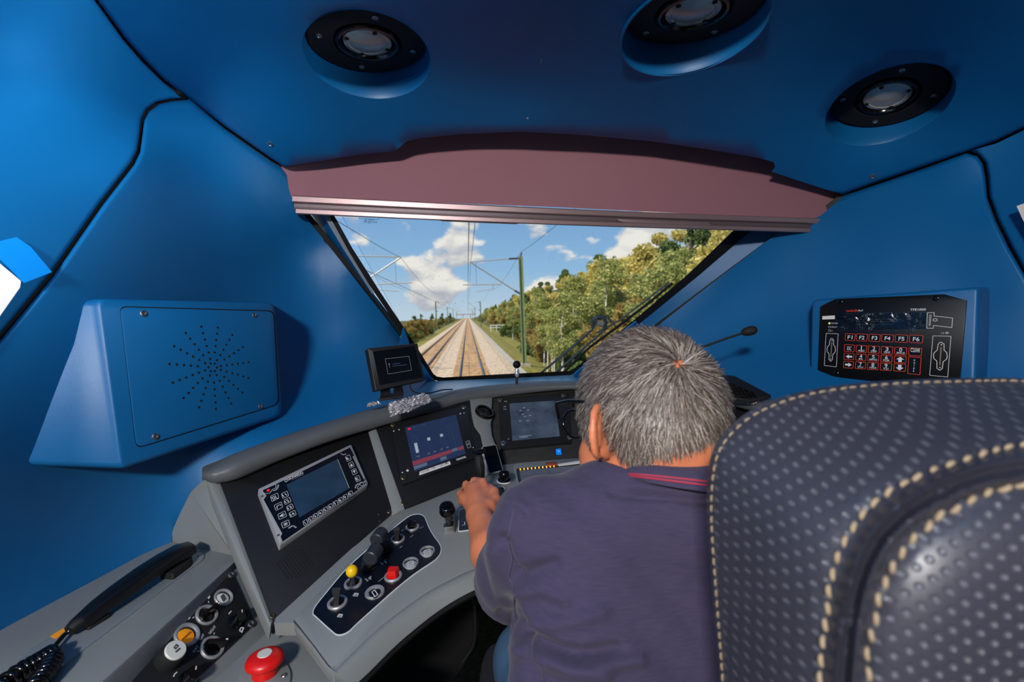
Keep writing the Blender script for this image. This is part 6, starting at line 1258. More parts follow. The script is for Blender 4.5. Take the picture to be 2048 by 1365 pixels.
# ------------------------------------------------------------------ driver
CR, CU, CF = RC[:, 0], RC[:, 1], -RC[:, 2]
class Field:
    """signed distance volume with smooth unions, meshed by surface nets"""
    def __init__(s, lo, hi, h):
        s.lo = np.array(lo, float); s.h = h; s.n = np.ceil((np.array(hi)-s.lo)/h).astype(int)+1; s.v = np.full(s.n, .2, np.float32)
    def _box(s, lo, hi):
        a = np.clip(((np.array(lo)-s.lo)/s.h).astype(int), 0, s.n-1); b = np.clip(((np.array(hi)-s.lo)/s.h).astype(int)+2, 1, s.n)
        ax = [s.lo[k]+s.h*np.arange(a[k], b[k]) for k in range(3)]; g = np.stack(np.meshgrid(*ax, indexing='ij'), -1)
        return tuple(slice(a[k], b[k]) for k in range(3)), g
    def _smin(s, sl, d, k):
        o = s.v[sl]; h = np.clip(.5+.5*(o-d)/k, 0, 1); s.v[sl] = (o*(1-h)+d*h-k*h*(1-h)).astype(np.float32)
    def cone(s, a, b, ra, rb, k=.015, flat=None):
        a = np.asarray(a, float); b = np.asarray(b, float); m = max(ra, rb)+.05; sl, g = s._box(np.minimum(a, b)-m, np.maximum(a, b)+m)
        ab = b-a; q = g-a; t = np.clip((q @ ab)/(ab @ ab), 0, 1); d = np.linalg.norm(q-t[..., None]*ab, axis=-1)-(ra+(rb-ra)*t); s._smin(sl, d, k)
    def ell(s, c, axes, rad, k=.015, cut=False):
        c = np.asarray(c, float); m = max(rad)+.05; sl, g = s._box(c-m, c+m); A = np.array(axes); q = (g-c) @ A.T/np.array(rad); l = np.linalg.norm(q, axis=-1); l2 = np.linalg.norm(q/np.array(rad), axis=-1)+1e-9
        d = l*(l-1)/l2
        if cut: s.v[sl] = np.maximum(s.v[sl], -d)
        else: s._smin(sl, d, k)
    def halfspace(s, p, n, lo=None, hi=None):
        sl, g = s._box(lo if lo is not None else s.lo, hi if hi is not None else s.lo+s.h*s.n); s.v[sl] = np.maximum(s.v[sl], (g-np.asarray(p)) @ np.asarray(n)).astype(np.float32)
    def mesh(s, smooth=2):
        v = s.v; ins = v < 0; n = s.n; cell = np.zeros(n-1, np.uint8)
        for i in (0, 1):
            for j in (0, 1):
                for k in (0, 1): cell += ins[i:n[0]-1+i, j:n[1]-1+j, k:n[2]-1+k]
        act = (cell > 0) & (cell < 8); idx = np.full(n-1, -1, np.int64); C = np.argwhere(act); idx[act] = np.arange(len(C))
        acc = np.zeros((len(C), 3)); cnt = np.zeros(len(C)); off = [(i, j, k) for i in (0, 1) for j in (0, 1) for k in (0, 1)]
        for a in off:
            for ax in range(3):
                if a[ax]: continue
                b = list(a); b[ax] = 1; va = v[C[:, 0]+a[0], C[:, 1]+a[1], C[:, 2]+a[2]]; vb = v[C[:, 0]+b[0], C[:, 1]+b[1], C[:, 2]+b[2]]; cr_ = (va < 0) != (vb < 0)
                t = np.where(cr_, va/np.where(va == vb, 1, va-vb), 0); p = np.tile(np.array(a, float), (len(C), 1)); p[:, ax] = t; acc += np.where(cr_[:, None], p, 0); cnt += cr_
        V = s.lo+(C+acc/np.maximum(cnt, 1)[:, None])*s.h; Q = []
        for ax in range(3):
            u, w = (ax+1) % 3, (ax+2) % 3; sl0 = [slice(None)]*3; sl1 = [slice(None)]*3; sl0[ax] = slice(0, n[ax]-1); sl1[ax] = slice(1, n[ax])
            E = np.argwhere(ins[tuple(sl0)] != ins[tuple(sl1)]); E = E[(E[:, u] > 0) & (E[:, w] > 0) & (E[:, u] < n[u]-1) & (E[:, w] < n[w]-1)]
            fl = ins[tuple(E.T)]; q = []
            for du, dw in ((0, 0), (1, 0), (1, 1), (0, 1)):
                e = E.copy(); e[:, u] -= du; e[:, w] -= dw; q.append(idx[tuple(e.T)])
            q = np.stack(q, 1); q[~fl] = q[~fl][:, ::-1]; Q.append(q[(q >= 0).all(1)])
        Q = np.vstack(Q)
        for _ in range(smooth):
            S = np.zeros_like(V); c = np.zeros(len(V))
            for i in range(4):
                a, b = Q[:, i], Q[:, (i+1) % 4]
                for k in range(3): S[:, k] += np.bincount(a, V[b, k], len(V))+np.bincount(b, V[a, k], len(V))
                c += np.bincount(a, minlength=len(V))+np.bincount(b, minlength=len(V))
            V = V*.4+.6*S/np.maximum(c, 1)[:, None]
        return V, Q
def vnormals(V, Q):
    N = np.zeros_like(V); fn = np.cross(V[Q[:, 2]]-V[Q[:, 0]], V[Q[:, 3]]-V[Q[:, 1]])
    for i in range(4):
        for k in range(3): N[:, k] += np.bincount(Q[:, i], fn[:, k], len(V))
    return N/(np.linalg.norm(N, axis=1)[:, None]+1e-12)
# head frame
yaw, pit = math.radians(33), math.radians(16)
hf0 = -CR*math.sin(yaw)+CF*math.cos(yaw); hr = CR*math.cos(yaw)+CF*math.sin(yaw)
hf = hf0*math.cos(pit)-CU*math.sin(pit); hu = np.cross(hr, hf)
HC = P(1297, 818, .66)
def HP(l, f, u): return HC+hr*l+hf*f+hu*u
AX = [hr, hf, hu]
HRAD = (.084, .102, .108)
NB = P(1318, 1000, .665); LS_ = P(1076, 1060, .635); RS_ = P(1610, 1070, .575); EL = P(1012, 1178, .79); WR = P(958, 1030, 1.0)
HIP = P(1415, 1950, .50); CH = P(1290, 1150, .665); HL = HIP-CR*.09; HRt = HIP+CR*.09
B = Field(np.minimum.reduce([LS_, RS_, EL, WR, HIP, HC])-[.16, .16, .16], np.maximum.reduce([LS_, RS_, EL, WR, HIP, HC])+[.16, .2, .15], .004)
B.ell(HC, AX, HRAD, .02)
B.ell(HP(0, .045, -.06), AX, (.064, .068, .072), .03)                 # face
B.ell(HP(0, .072, -.105), AX, (.038, .034, .028), .03)                # chin
B.cone(HP(0, .105, -.025), HP(0, .118, -.055), .008, .013, .02)       # nose
for s_ in (-1, 1):
    B.ell(HP(s_*.033, .092, -.012), AX, (.018, .012, .012), .01, True) if s_ > 5 else None
    B.ell(HP(s_*.04, .082, -.05), AX, (.026, .026, .022), .02)         # cheek
    w = hr*s_*.88-hf*.42; w /= np.linalg.norm(w); t_ = hu*.97+hf*-.2*1; t_ -= w*t_.dot(w); t_ /= np.linalg.norm(t_); nrm_ = np.cross(w, t_)
    ec = HP(s_*.096, .006, -.022)
    B.ell(ec-w*.004, [w, t_, nrm_], (.020, .031, .0045), .004); B.ell(HP(s_*.088, .012, -.046), [w, t_, nrm_], (.012, .014, .007), .005)
    hx = [ec+w*(.0215*math.cos(q)*(1.0 if q < 1.6 else .9))+t_*(.0335*math.sin(q))-nrm_*.002*s_ for q in np.linspace(-1.25, 2.5, 12)]
    for q0, q1 in zip(hx[:-1], hx[1:]): B.cone(q0, q1, .0050, .0050, .003)
    ah = [ec+w*(.010*math.cos(q))+t_*(.020*math.sin(q)) for q in np.linspace(-1.2, 1.6, 7)]
    for q0, q1 in zip(ah[:-1], ah[1:]): B.cone(q0, q1, .0042, .0042, .003)
B.cone(HP(0, .01, -.06), NB, .062, .066, .03); B.cone(HP(0, -.035, -.06), NB, .056, .06, .03)
B.cone(NB, LS_, .055, .05, .05); B.cone(NB, RS_, .055, .05, .05)
B.cone(CH-CR*.06, HL, .10, .11, .05); B.cone(CH+CR*.06, HRt, .10, .11, .05); B.cone(NB, CH, .07, .11, .06)
B.cone(LS_, EL, .048, .038, .02); B.cone(EL, (EL*.55+WR*.45), .040, .040, .015); B.cone((EL*.55+WR*.45), WR, .040, .027, .015)
REL = RS_+CF*.10-CU*.26+CR*.06; RWR = REL+CF*.22-CU*.03-CR*.12
B.cone(RS_, REL, .05, .042, .02); B.cone(REL, RWR, .043, .028, .015); B.cone(RWR, RWR+CF*.09-CR*.03, .026, .03, .015)
K = [P(973, 984, 1.07), P(957, 976, 1.085), P(940, 981, 1.08), P(927, 995, 1.07)]
PIP = [P(966, 964, 1.10), P(949, 962, 1.118), P(932, 969, 1.112), P(920, 987, 1.10)]; DIP = [P(957, 962, 1.125), P(944, 969, 1.135), P(929, 979, 1.13), P(920, 997, 1.118)]; TIPS = [P(950, 970, 1.138), P(943, 981, 1.14), P(930, 989, 1.135), P(922, 1006, 1.122)]
for i in range(4):
    r = (.0098, .0102, .0096, .0085)[i]
    B.cone(WR*.75+K[i]*.25, K[i], .018, .0112, .006); B.cone(K[i], PIP[i], r*1.12, r, .003); B.cone(PIP[i], DIP[i], r, r*.92, .002); B.cone(DIP[i], TIPS[i], r*.92, r*.8, .002)
B.cone(WR, (K[1]+K[2])/2, .026, .014, .012)
th0, th1, th2, th3 = P(976, 1016, 1.015), P(990, 1000, 1.045), P(989, 984, 1.075), P(978, 974, 1.10)
B.cone(WR, th0, .02, .019, .01); B.cone(th0, th1, .018, .0145, .006); B.cone(th1, th2, .0135, .0115, .004); B.cone(th2, th3, .0115, .0095, .003)
V, Q = B.mesh(1)
SKIN = mat('skin', (210, 124, 86), .46, sss=.12, bump=.25, bscale=500, var=.12, vscale=22)
PERS = thing('person', 'person in a dark navy polo shirt leaning forward with one hand on the drive lever', 'person', HIP)
mesh_obj('body', V, Q, SKIN, PERS)
# face details (turned away from the camera)
for s_ in (-1, 1):
    e = lathe('eye', HP(s_*.032, .093, -.008), hf, [(0, -.010), (.008, -.007), (.0108, 0), (.008, .007), (0, .0105)], OFFW, PERS, 16); lathe('iris', HP(s_*.032, .1025, -.008), hf, [(0, 0), (.0045, 0), (.0035, .0012), (0, .0014)], BLACKG, e, 12)
    tube('eyebrow', [HP(s_*.015, .107, .012), HP(s_*.032, .103, .017), HP(s_*.05, .09, .012)], [.002, .004, .0015], mat('brow', (96, 84, 76), .8), PERS)
tube('mouth', [HP(-.024, .098, -.085), HP(0, .108, -.084), HP(.024, .098, -.085)], [.0015, .004, .0015], mat('lips', (150, 80, 72), .5), PERS)
# shirt
S = Field(np.minimum.reduce([LS_, RS_, EL, HIP])-[.18, .2, .2], np.maximum.reduce([LS_, RS_, NB, HIP, CH])+[.2, .25, .12], .005)
TR = P(1300, 1040, .645); S.cone(TR-CR*.03, LS_, .072, .060, .05); S.cone(TR+CR*.05, RS_, .074, .062, .05); S.cone(CH-CR*.075, HL-CR*.01, .108, .115, .05); S.cone(CH+CR*.06, HRt+CR*.02, .108, .125, .05); S.cone(P(1330, 1045, .645), CH, .08, .12, .06); S.cone(P(1258, 1018, .632), P(1450, 1022, .615), .068, .068, .04)
S.cone(LS_-CU*.03+CR*.06, HL, .085, .11, .06)
SE = LS_+(EL-LS_)*.60; S.cone(LS_, SE, .062, .062, .03); S.cone(SE, EL+(EL-LS_)*.2, .062, .056, .02)
S.cone(RS_, RS_+(REL-RS_)*.62, .062, .064, .03)
hemn = (EL-LS_)/np.linalg.norm(EL-LS_); hp = LS_+(EL-LS_)*.98
# cut the sleeve at the hem, only in the arm's own region
sl, g = S._box(hp-.16, hp+.22); dd = (g-hp) @ hemn; near = np.linalg.norm(np.cross(g-LS_, hemn), axis=-1) < .098; S.v[sl] = np.where(near, np.maximum(S.v[sl], dd), S.v[sl])
# hollow the sleeve end and the neck
sl, g = S._box(hp-.12, hp+.12); t = (g-LS_) @ hemn; L = np.linalg.norm(hp-LS_); rad = np.linalg.norm(np.cross(g-LS_, hemn), axis=-1)-.047; S.v[sl] = np.where(t > L-.03, np.maximum(S.v[sl], -rad), S.v[sl])
S.halfspace(P(1320, 952, .58), CU*.98-CF*.12, NB-.12, NB+.14)
V, Q = S.mesh(3); N = vnormals(V, Q)
px_ = 1024+FOC*((V-CAM) @ CR)/((V-CAM) @ CF); py_ = 682-FOC*((V-CAM) @ CU)/((V-CAM) @ CF); fac = ((CAM-V)*N).sum(1) > 0
disp = .0025*np.sin(V[:, 0]*38+V[:, 2]*20)*np.sin(V[:, 2]*30+1)+.0012*np.sin(V[:, 0]*90+V[:, 1]*70+V[:, 2]*60)
def crease(line, w, amp): 
    d_ = polydist(px_, py_, smooth_poly(line, False, 6)); return np.where(fac, 1.6*amp*np.exp(-(d_/w)**2), 0)
for ln, w, a in (([(1040, 1262), (1090, 1290), (1160, 1308), (1230, 1300)], 13, -.010), ([(1035, 1300), (1090, 1325), (1150, 1345), (1210, 1350)], 14, .006), ([(1050, 1278), (1100, 1310), (1170, 1332), (1280, 1320)], 12, .006), ([(1060, 1240), (1130, 1245), (1200, 1225)], 18, .005),
                 ([(1036, 1255), (1055, 1310), (1070, 1400)], 12, -.009), ([(1035, 1160), (1080, 1140), (1110, 1130)], 14, -.007), ([(1040, 1185), (1090, 1180), (1130, 1200)], 14, .005), ([(1000, 1080), (1010, 1120), (1025, 1150)], 13, -.008), ([(985, 1105), (990, 1160), (1005, 1200)], 12, .005),
                 ([(1225, 985), (1300, 992), (1420, 1003)], 9, -.005), ([(1260, 975), (1330, 982), (1420, 990)], 8, .003), ([(1015, 1005), (1040, 1010), (1060, 1030)], 10, .004), ([(1010, 1200), (1030, 1225)], 11, -.006), ([(1000, 1230), (1030, 1240), (1060, 1238)], 9, -.006)): disp += crease(ln, w, a)
V = V+N*disp[:, None]
def shirt_mat():
    m = mat('navy_jersey', (62, 56, 80), .92, bump=.35, bscale=900, spec=.15); T = m.node_tree; b = [n for n in T.nodes if n.type == 'BSDF_PRINCIPLED'][0]
    b.inputs['Sheen Weight'].default_value = .08; b.inputs['Sheen Roughness'].default_value = .5
    g = T.nodes.new('ShaderNodeTexCoord'); mp = T.nodes.new('ShaderNodeMapping'); mp.inputs['Scale'].default_value = (60, 60, 420); T.links.new(g.outputs['Object'], mp.inputs[0]); n = T.nodes.new('ShaderNodeTexNoise'); n.inputs['Scale'].default_value = 1; n.inputs['Detail'].default_value = 5; T.links.new(mp.outputs[0], n.inputs['Vector'])
    mx = T.nodes.new('ShaderNodeMix'); mx.data_type = 'RGBA'; mx.inputs['A'].default_value = (*lin((54, 50, 72)), 1); mx.inputs['B'].default_value = (*lin((74, 66, 90)), 1); T.links.new(n.outputs['Fac'], mx.inputs['Factor']); T.links.new(mx.outputs['Result'], b.inputs['Base Color']); return m
SHIRT = shirt_mat(); SEAMM = mat('seam_thread', (70, 64, 86), .9)
shirt = tag(mesh_obj('polo_shirt', V, Q, SHIRT, PERS), 'dark navy polo shirt with red piping on the collar')
from mathutils.bvhtree import BVHTree
bv = BVHTree.FromPolygons([tuple(v) for v in V], [tuple(q) for q in Q.tolist()])
def on_shirt(x, y, h=.0005):
    d = P(x, y, 1.0)-CAM; d /= np.linalg.norm(d); r = bv.ray_cast(Vector(CAM), Vector(d))
    return None if r[0] is None else np.array(r[0])+np.array(r[1])*h*(1 if Vector(d).dot(r[1]) < 0 else -1)
seam = [on_shirt(x, y) for x, y in smooth_poly([(1030, 1012), (1022, 1050), (1018, 1090), (1024, 1120), (1018, 1150), (1028, 1180), (1030, 1240)], False, 8)]; seam = [q for q in seam if q is not None]
tube('sleeve_seam', seam, .0013, SEAMM, shirt, 6)
top = smooth_poly([(1206, 960, .70), (1214, 948, .665), (1236, 934, .625), (1264, 927, .595), (1330, 925, .572), (1424, 932, .563), (1500, 942, .585), (1530, 955, .64)], False, 5); bot = smooth_poly([(1192, 970, .69), (1208, 962, .65), (1238, 956, .612), (1290, 964, .568), (1350, 975, .545), (1424, 986, .535), (1510, 1000, .56), (1545, 1000, .63)], False, 5)
rows = []
for a, b in zip(top, bot): rows.append([P(a[0], a[1], a[2]+.006), P(*a), P(a[0]*.5+b[0]*.5, a[1]*.5+b[1]*.5, (a[2]+b[2])/2-.006), P(*b), P(b[0], b[1]+1, b[2]+.004), P(a[0]*.5+b[0]*.5, a[1]*.5+b[1]*.5, (a[2]+b[2])/2+.004)])
col = loft('collar', rows, SHIRT, PERS, ang=60)
for f, nm in ((.60, 'red_piping'), (.74, 'red_piping')):
    tube(nm, [P(a[0]*(1-f)+b[0]*f, a[1]*(1-f)+b[1]*f, (a[2]*(1-f)+b[2]*f)-.0048 if f < .8 else (a[2]*(1-f)+b[2]*f)-.0022) for a, b in zip(top, bot)], .0012, mat('red_thread', (170, 44, 66), .8) if 'red_thread' not in bpy.data.materials else bpy.data.materials['red_thread'], col, 6)
# jeans and shoes
J = Field(HIP-[.32, .25, .75], HIP+[.32, .95, .25], .009)
KN = [HL-CR*.085+CF*.46+CU*.02, HRt+CR*.05+CF*.46+CU*.02]; AN = [np.array([k[0], k[1]+.08, .12]) for k in KN]
for h_, k_, a in zip((HL, HRt), KN, AN): J.cone(h_, k_, .10, .075, .04); J.cone(k_, a, .072, .055, .03)
J.cone(HL, HRt, .12, .12, .05); V2, Q2 = J.mesh(2); tag(mesh_obj('jeans', V2, Q2, JEANS, PERS), 'blue jeans')
for a in AN:
    ft_ = np.array([a[0], a[1]+.1, .05]); sh_ = Field(ft_-[.1, .2, .06], ft_+[.1, .2, .12], .008); sh_.cone(np.array([a[0], a[1], .07]), np.array([a[0], a[1]+.16, .05]), .05, .042, .02); v3, q3 = sh_.mesh(1); mesh_obj('shoe', v3, q3, BLACKM, PERS)
# hair
WH = P(1364, 716, .58)-HC; WH = np.array([WH @ hr, WH @ hf, WH @ hu]); WH /= np.linalg.norm(WH/np.array(HRAD))
def hair_ok(l, f, u):
    """hair bearing part of the scalp in head coordinates (metres)"""
    side = np.abs(l) > .055
    ok = (u > -.100+.118*np.clip((f+.02)/.09, -.2, 1)) & ~((f > .062) & (u < .055)); ok &= ~((np.abs(l) > .06) & (f > -.012) & (f < .02) & (u < .006)); return ok & (f < .085)
rs = np.random.RandomState(2); n = 90000; d = rs.randn(n, 3); d /= np.linalg.norm(d, axis=1)[:, None]; pr = d*np.array(HRAD)*1.002; ok = hair_ok(pr[:, 0], pr[:, 1], pr[:, 2])
wd = np.linalg.norm(pr-WH, axis=1); ok &= rs.rand(n) < np.clip((wd-.001)/.012, .35, 1); pr = pr[ok][:42000]; n = len(pr)
nrm = pr/np.array(HRAD)**2; nrm /= np.linalg.norm(nrm, axis=1)[:, None]; away = pr-WH; away -= nrm*(away*nrm).sum(1)[:, None]; away /= np.linalg.norm(away, axis=1)[:, None]+1e-9
swirl = np.cross(nrm, away); wd = np.linalg.norm(pr-WH, axis=1); clump = np.sin(pr[:, 0]*260+pr[:, 2]*130)*np.sin(pr[:, 1]*240-pr[:, 2]*200)
grav = np.tile(np.array([0, .1, -1.0]), (n, 1)); lowf = np.sin(pr[:, 0]*70+1)*np.sin(pr[:, 1]*80+pr[:, 2]*60); tan = away+grav*(.35*np.clip((wd-.03)/.08, 0, 1))[:, None]+swirl*(.7*np.exp(-wd/.03)+.22*clump+.25*lowf)[:, None]+rs.randn(n, 3)*.24; tan -= nrm*(tan*nrm).sum(1)[:, None]*.9; tan /= np.linalg.norm(tan, axis=1)[:, None]
len_ = (.030+.010*rs.rand(n))*np.clip(.55+(pr[:, 2]+.08)/.12, .5, 1)*(1+.15*clump); lift = .30+.28*rs.rand(n)+.10*clump
rows = []
for t, dr in ((0, 0), (.35, .55), (.7, .95), (1.0, 1.0)):
    rows.append(pr+tan*(len_*t)[:, None]+nrm*(len_*lift*dr*(.9-.35*t*1.0)+.0008)[:, None]-nrm*((len_*t)**2/(2*.1))[:, None])
wdir = np.cross(nrm, tan); wdir /= np.linalg.norm(wdir, axis=1)[:, None]; wv = (.00034, .00032, .00024, .00004)
VV = np.stack([r+wdir*w_ for r, w_ in zip(rows, wv)]+[r-wdir*w_ for r, w_ in zip(rows, wv)], 1); VV = HC+VV @ np.array([hr, hf, hu])
base = (np.arange(n)*8)[:, None]; FF = np.vstack([base+np.array([[k, k+1, k+5, k+4]]) for k in range(3)])
hm = bpy.data.materials.new('grey_hair'); hm.use_nodes = True; T = NT(hm.node_tree); out_ = T.n('ShaderNodeOutputMaterial'); pb = T.n('ShaderNodeBsdfPrincipled', i_Roughness=.42); T.l(pb.outputs[0], out_.inputs[0]); g_ = T.n('ShaderNodeNewGeometry'); rp = T.n('ShaderNodeValToRGB'); T.l(g_.outputs['Random Per Island'], rp.inputs[0])
cr = rp.color_ramp; cr.elements[0].color = (*lin((56, 46, 42)), 1); cr.elements[1].color = (*lin((206, 196, 184)), 1)
for p_, c_ in ((.3, (88, 74, 66)), (.6, (124, 112, 102)), (.85, (164, 152, 142))): e = cr.elements.new(p_); e.color = (*lin(c_), 1)
T.l(rp.outputs[0], pb.inputs['Base Color'])
hair = mesh_obj('hair', VV.reshape(-1, 3), FF.tolist(), hm, PERS, smooth=False); tag(hair, kind='stuff')
# scalp tone under the hair
nu, nv = 90, 60; th_ = np.linspace(0, 2*math.pi, nu, endpoint=False); ph_ = np.linspace(.03, math.pi-.03, nv); A_, B_ = np.meshgrid(th_, ph_, indexing='ij'); SPH = np.stack([np.cos(A_)*np.sin(B_), np.sin(A_)*np.sin(B_), np.cos(B_)], -1)*np.array(HRAD)*1.012
okc = hair_ok(SPH[..., 0], SPH[..., 1], SPH[..., 2]) & (np.linalg.norm(SPH-WH, axis=-1) > .004); SV = (HC+SPH.reshape(-1, 3) @ np.array([hr, hf, hu])); SF = [(i*nv+j, ((i+1) % nu)*nv+j, ((i+1) % nu)*nv+j+1, i*nv+j+1) for i in range(nu) for j in range(nv-1) if okc[i, j] and okc[(i+1) % nu, j] and okc[i, j+1] and okc[(i+1) % nu, j+1]]
mesh_obj('hair_roots', SV, SF, mat('hair_roots', (84, 70, 62), .8, var=.25, vscale=60), PERS)
# glasses
GLS = thing('glasses', 'black framed glasses worn by the driver', 'glasses', HP(0, .11, -.02))
for s_ in (-1, 1):
    tube('temple', [HP(s_*.086, -.004, .008), HP(s_*.0885, .03, .022), HP(s_*.086, .07, .03), HP(s_*.080, .108, .032)], [.0016, .0022, .0028, .0030], BLACKG, GLS); cen = (s_*.038, .124, -.002)
    tube('rim', [HP(cen[0]+.031*math.cos(t), cen[1]-.01*abs(math.cos(t)), cen[2]+.022*math.sin(t)) for t in np.linspace(0, 2*math.pi, 25)], .0018, BLACKG, GLS)
    mesh_obj('lens', [HP(cen[0]+.029*math.cos(t), cen[1]-.008*abs(math.cos(t)), cen[2]+.02*math.sin(t)) for t in np.linspace(0, 2*math.pi, 24, endpoint=False)], [tuple(range(24))], TAPE, GLS)
    tube('end_piece', [HP(s_*.07, .122, .01), HP(s_*.080, .110, .030)], .0024, BLACKG, GLS)
tube('bridge', [HP(-.01, .126, .004), HP(0, .129, .008), HP(.01, .126, .004)], .0018, BLACKG, GLS)
# ------------------------------------------------------------------ driver's seat
ST_ = thing('swivel_chair', 'dark perforated leather seat back with pale stitching, close to the camera', 'seat', (.36, .42, .05))
outl = smooth_poly([(1470, 1900), (1445, 1550), (1436, 1365), (1424, 1200), (1414, 1060), (1413, 985), (1419, 925), (1432, 888), (1455, 858), (1490, 828), (1540, 803), (1600, 784), (1680, 770), (1780, 761), (1900, 757), (2048, 757), (2300, 785), (2600, 890), (2850, 1100), (2950, 1400), (2950, 1900)], False, 4)
s2 = smooth_poly([(1630, 1900), (1636, 1500), (1643, 1365), (1652, 1250), (1668, 1150), (1700, 1070), (1752, 1008), (1830, 958), (1930, 922), (2048, 892), (2300, 880), (2560, 980), (2720, 1200), (2780, 1900)], False, 5)
s3 = smooth_poly([(1715, 1900), (1722, 1500), (1732, 1365), (1745, 1260), (1770, 1170), (1810, 1095), (1870, 1040), (1950, 998), (2048, 966), (2300, 960), (2480, 1060), (2600, 1250), (2640, 1900)], False, 5)
mid = [((a[0]+b[0])/2, (a[1]+b[1])/2) for a, b in zip(s2, s3)]
ct = []
for i in range(0, len(outl), 5): ct.append((*outl[i], .375 if outl[i][0] < 2300 else .34))
for i in range(0, len(s2), 6): ct.append((*s2[i], .262))
for i in range(0, len(s3), 6): ct.append((*s3[i], .243))
for q in ((1530, 1365, .305), (1530, 1150, .305), (1560, 960, .312), (1700, 860, .318), (1900, 820, .318), (2048, 815, .318), (2100, 1250, .222), (2100, 1700, .222), (1900, 1500, .228), (2350, 1300, .222)): ct.append(q)
seat_f = tps(ct, 1e-4)
def bump(x, y, d):
    s = polydist(x, y, mid); t2 = polydist(x, y, s2); t3 = polydist(x, y, s3)
    d = d-.0075*np.exp(-((s-18)/11)**2)+.0012*np.exp(-(s/6)**2)+.0022*np.exp(-(t2/8)**2)+.0022*np.exp(-(t3/8)**2)
    e = polydist(x, y, outl); return d-.0*e
seat_poly = outl
offs = (-34, -28, -22, -17, -12, -7, -3, 0, 3, 7, 12, 17, 22, 28, 34)
def leather():
    m = mat('perforated_leather', (46, 48, 60), .40, spec=.5); T = m.node_tree; b = [n for n in T.nodes if n.type == 'BSDF_PRINCIPLED'][0]; N_ = T.nodes; L_ = T.links
    uv = N_.new('ShaderNodeUVMap'); uv.uv_map = 'UVMap'
    def dots(off):
        mp = N_.new('ShaderNodeMapping'); mp.inputs['Scale'].default_value = (1/.0122, 1/.0090, 1); mp.inputs['Location'].default_value = (off, off, 0); L_.new(uv.outputs[0], mp.inputs[0]); fr = N_.new('ShaderNodeVectorMath'); fr.operation = 'FRACTION'; L_.new(mp.outputs[0], fr.inputs[0]); sb = N_.new('ShaderNodeVectorMath'); sb.operation = 'SUBTRACT'; sb.inputs[1].default_value = (.5, .5, 0); L_.new(fr.outputs[0], sb.inputs[0])
        sc = N_.new('ShaderNodeVectorMath'); sc.operation = 'MULTIPLY'; sc.inputs[1].default_value = (1, .78, 0); L_.new(sb.outputs[0], sc.inputs[0]); ln = N_.new('ShaderNodeVectorMath'); ln.operation = 'LENGTH'; L_.new(sc.outputs[0], ln.inputs[0]); return ln.outputs['Value']
    a, c = dots(0.0), dots(.5); mn = N_.new('ShaderNodeMath'); mn.operation = 'MINIMUM'; L_.new(a, mn.inputs[0]); L_.new(c, mn.inputs[1])
    mr = N_.new('ShaderNodeMapRange'); mr.interpolation_type = 'SMOOTHSTEP'; mr.inputs[1].default_value = .06; mr.inputs[2].default_value = .20; L_.new(mn.outputs[0], mr.inputs[0])
    tn = N_.new('ShaderNodeTexCoord'); ns = N_.new('ShaderNodeTexNoise'); ns.inputs['Scale'].default_value = 700; L_.new(tn.outputs['Object'], ns.inputs['Vector'])
    at = N_.new('ShaderNodeAttribute'); at.attribute_name = 'plain'                     # welt strip carries no dimples
    mxp = N_.new('ShaderNodeMath'); mxp.operation = 'MAXIMUM'; L_.new(mr.outputs[0], mxp.inputs[0]); L_.new(at.outputs['Fac'], mxp.inputs[1])
    ad = N_.new('ShaderNodeMath'); ad.operation = 'MULTIPLY_ADD'; ad.inputs[1].default_value = .06; L_.new(ns.outputs['Fac'], ad.inputs[0]); L_.new(mxp.outputs[0], ad.inputs[2])
    bp = N_.new('ShaderNodeBump'); bp.inputs['Strength'].default_value = 1.0; bp.inputs['Distance'].default_value = .0009; L_.new(ad.outputs[0], bp.inputs['Height']); L_.new(bp.outputs[0], b.inputs['Normal'])
    cm = N_.new('ShaderNodeMix'); cm.data_type = 'RGBA'; cm.inputs['A'].default_value = (*lin((88, 88, 97)), 1); cm.inputs['B'].default_value = (*lin((54, 54, 64)), 1); L_.new(mxp.outputs[0], cm.inputs['Factor']); L_.new(cm.outputs['Result'], b.inputs['Base Color']); return m  # dimples lighter than the leather: the light they catch is painted in
LEATHER = leather()
so_ = surf('backrest', seat_poly, seat_f, LEATHER, ST_, grid=20, rnd=[outl], rpx=26, rdep=.012, th=.05, bumps=bump, loops=[(mid, offs)])
me = so_.data; co = np.array([v.co[:] for v in me.vertices])+WL[so_.name]; q = co-CAM
uvl = me.uv_layers.new(name='UVMap'); li = np.zeros(len(me.loops), np.int32); me.loops.foreach_get('vertex_index', li); X_, Y_ = q @ CR, q @ CU; D_ = q @ CF
uvl.data.foreach_set('uv', np.stack([X_[li]-D_[li]*.35, Y_[li]+D_[li]*.1], -1).ravel())
pxv = 1024+FOC*X_/D_; pyv = 682-FOC*Y_/D_; pa = me.attributes.new('plain', 'FLOAT', 'POINT'); sm = polydist(pxv, pyv, mid); pa.data.foreach_set('value', np.clip((52-sm)/8, 0, 1).astype(np.float32))
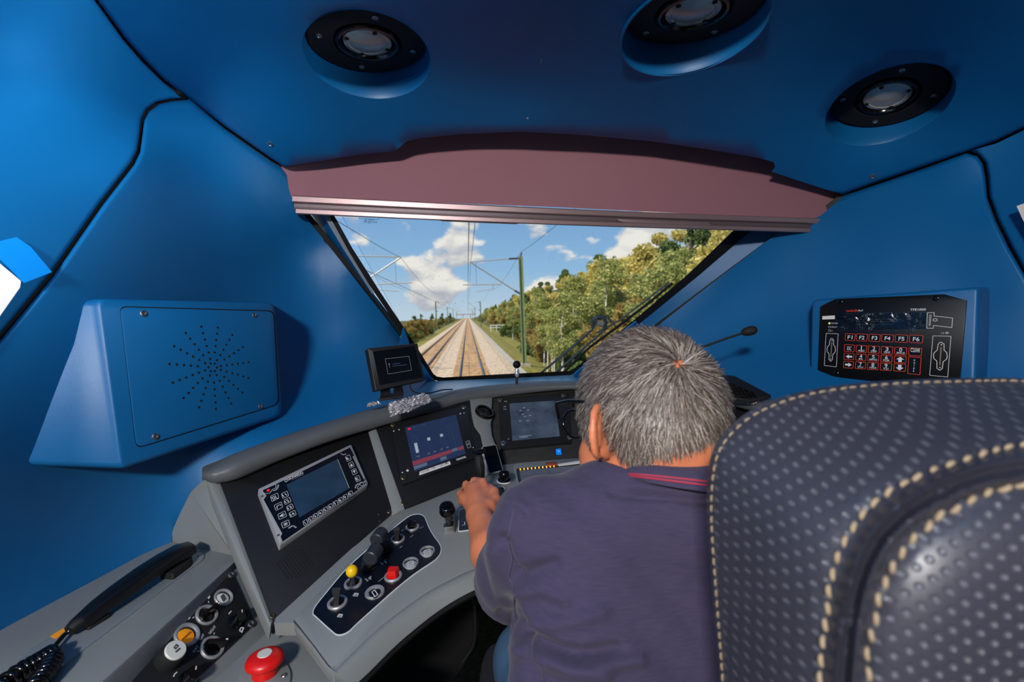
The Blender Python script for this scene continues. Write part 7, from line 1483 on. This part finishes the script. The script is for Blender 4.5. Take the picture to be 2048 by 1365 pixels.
# stitches: each one a small pale thread loop
STM = mat('stitch_thread', (158, 138, 112), .75, bump=.4, bscale=900)
def capsule(L, r):
    V, F = tube_data([(-L/2, 0, 0), (-L*.38, 0, r*.5), (-L*.15, 0, r*.8), (L*.15, 0, r*.8), (L*.38, 0, r*.5), (L/2, 0, 0)], [r*.3, r*.85, r, r, r*.85, r*.3], 6); m = bpy.data.meshes.new('stitch'); m.from_pydata([tuple(v) for v in V], [], F); m.materials.append(STM); m.polygons.foreach_set('use_smooth', [True]*len(m.polygons)); m.update(); return m
cap = capsule(.0070, .0015)
sv = BVHTree.FromPolygons([tuple(c) for c in co], [tuple(p.vertices) for p in me.polygons])
def stitch_row(line, step, inset=(0, 0), cap=cap, lim=None, tilt=.0):
    pts = []
    for x, y in dense(line, 4): 
        d = P(x+inset[0], y+inset[1], 1.0)-CAM; d /= np.linalg.norm(d); r = sv.ray_cast(Vector(CAM), Vector(d))
        if r[0] is not None: pts.append((np.array(r[0]), np.array(r[1]) if Vector(d).dot(r[1]) < 0 else -np.array(r[1])))
    acc = 0; last = pts[0][0]; k = 0
    for i in range(1, len(pts)-1):
        acc += np.linalg.norm(pts[i][0]-last); last = pts[i][0]
        if acc < step: continue
        acc = 0; p, nz = pts[i]; t = pts[i+1][0]-pts[i-1][0]; t -= nz*t.dot(nz)
        if np.linalg.norm(t) < 1e-7: continue
        t /= np.linalg.norm(t); y_ = np.cross(nz, t); t = t*math.cos(tilt)+y_*math.sin(tilt); y_ = np.cross(nz, t)
        o = bpy.data.objects.new('stitch', cap); COL.objects.link(o); o.parent = ST_; o.matrix_local = Matrix([[t[0], y_[0], nz[0], p[0]+nz[0]*.0003-WL[ST_.name][0]], [t[1], y_[1], nz[1], p[1]+nz[1]*.0003-WL[ST_.name][1]], [t[2], y_[2], nz[2], p[2]+nz[2]*.0003-WL[ST_.name][2]], [0, 0, 0, 1]]); k += 1
        if lim and k >= lim: break
def clip_line(line, x1=2150, y1=1480): return [q for q in line if q[0] < x1 and q[1] < y1]
stitch_row(clip_line(s2), .0094, tilt=.25); stitch_row(clip_line(s3), .0094, tilt=.25); stitch_row(clip_line(outl), .0074, inset=(12, 8), cap=capsule(.0056, .0008))
# lower backrest, cushion and pedestal under and behind the frame
box('pedestal', (.36, .55, .27), .22, .24, .5, BLACKM, ST_)
cush = smooth_poly([(.02, .30), (.02, .75), (.03, .98), (.08, 1.04), (.3, 1.05), (.5, 1.04), (.55, .98), (.56, .75), (.56, .30)], True, 3)
rows = [[np.array([x, y, z]) for x, y in [(.29+(a-.29)*f, .66+(b-.66)*f) for a, b in cush]] for z, f in ((.46, .92), (.48, 1.0), (.56, 1.0), (.585, .97), (.59, .9))]
loft('cushion', rows, mat('seat_cloth', (28, 28, 34), .8, bump=.4, bscale=600), ST_, ang=50)
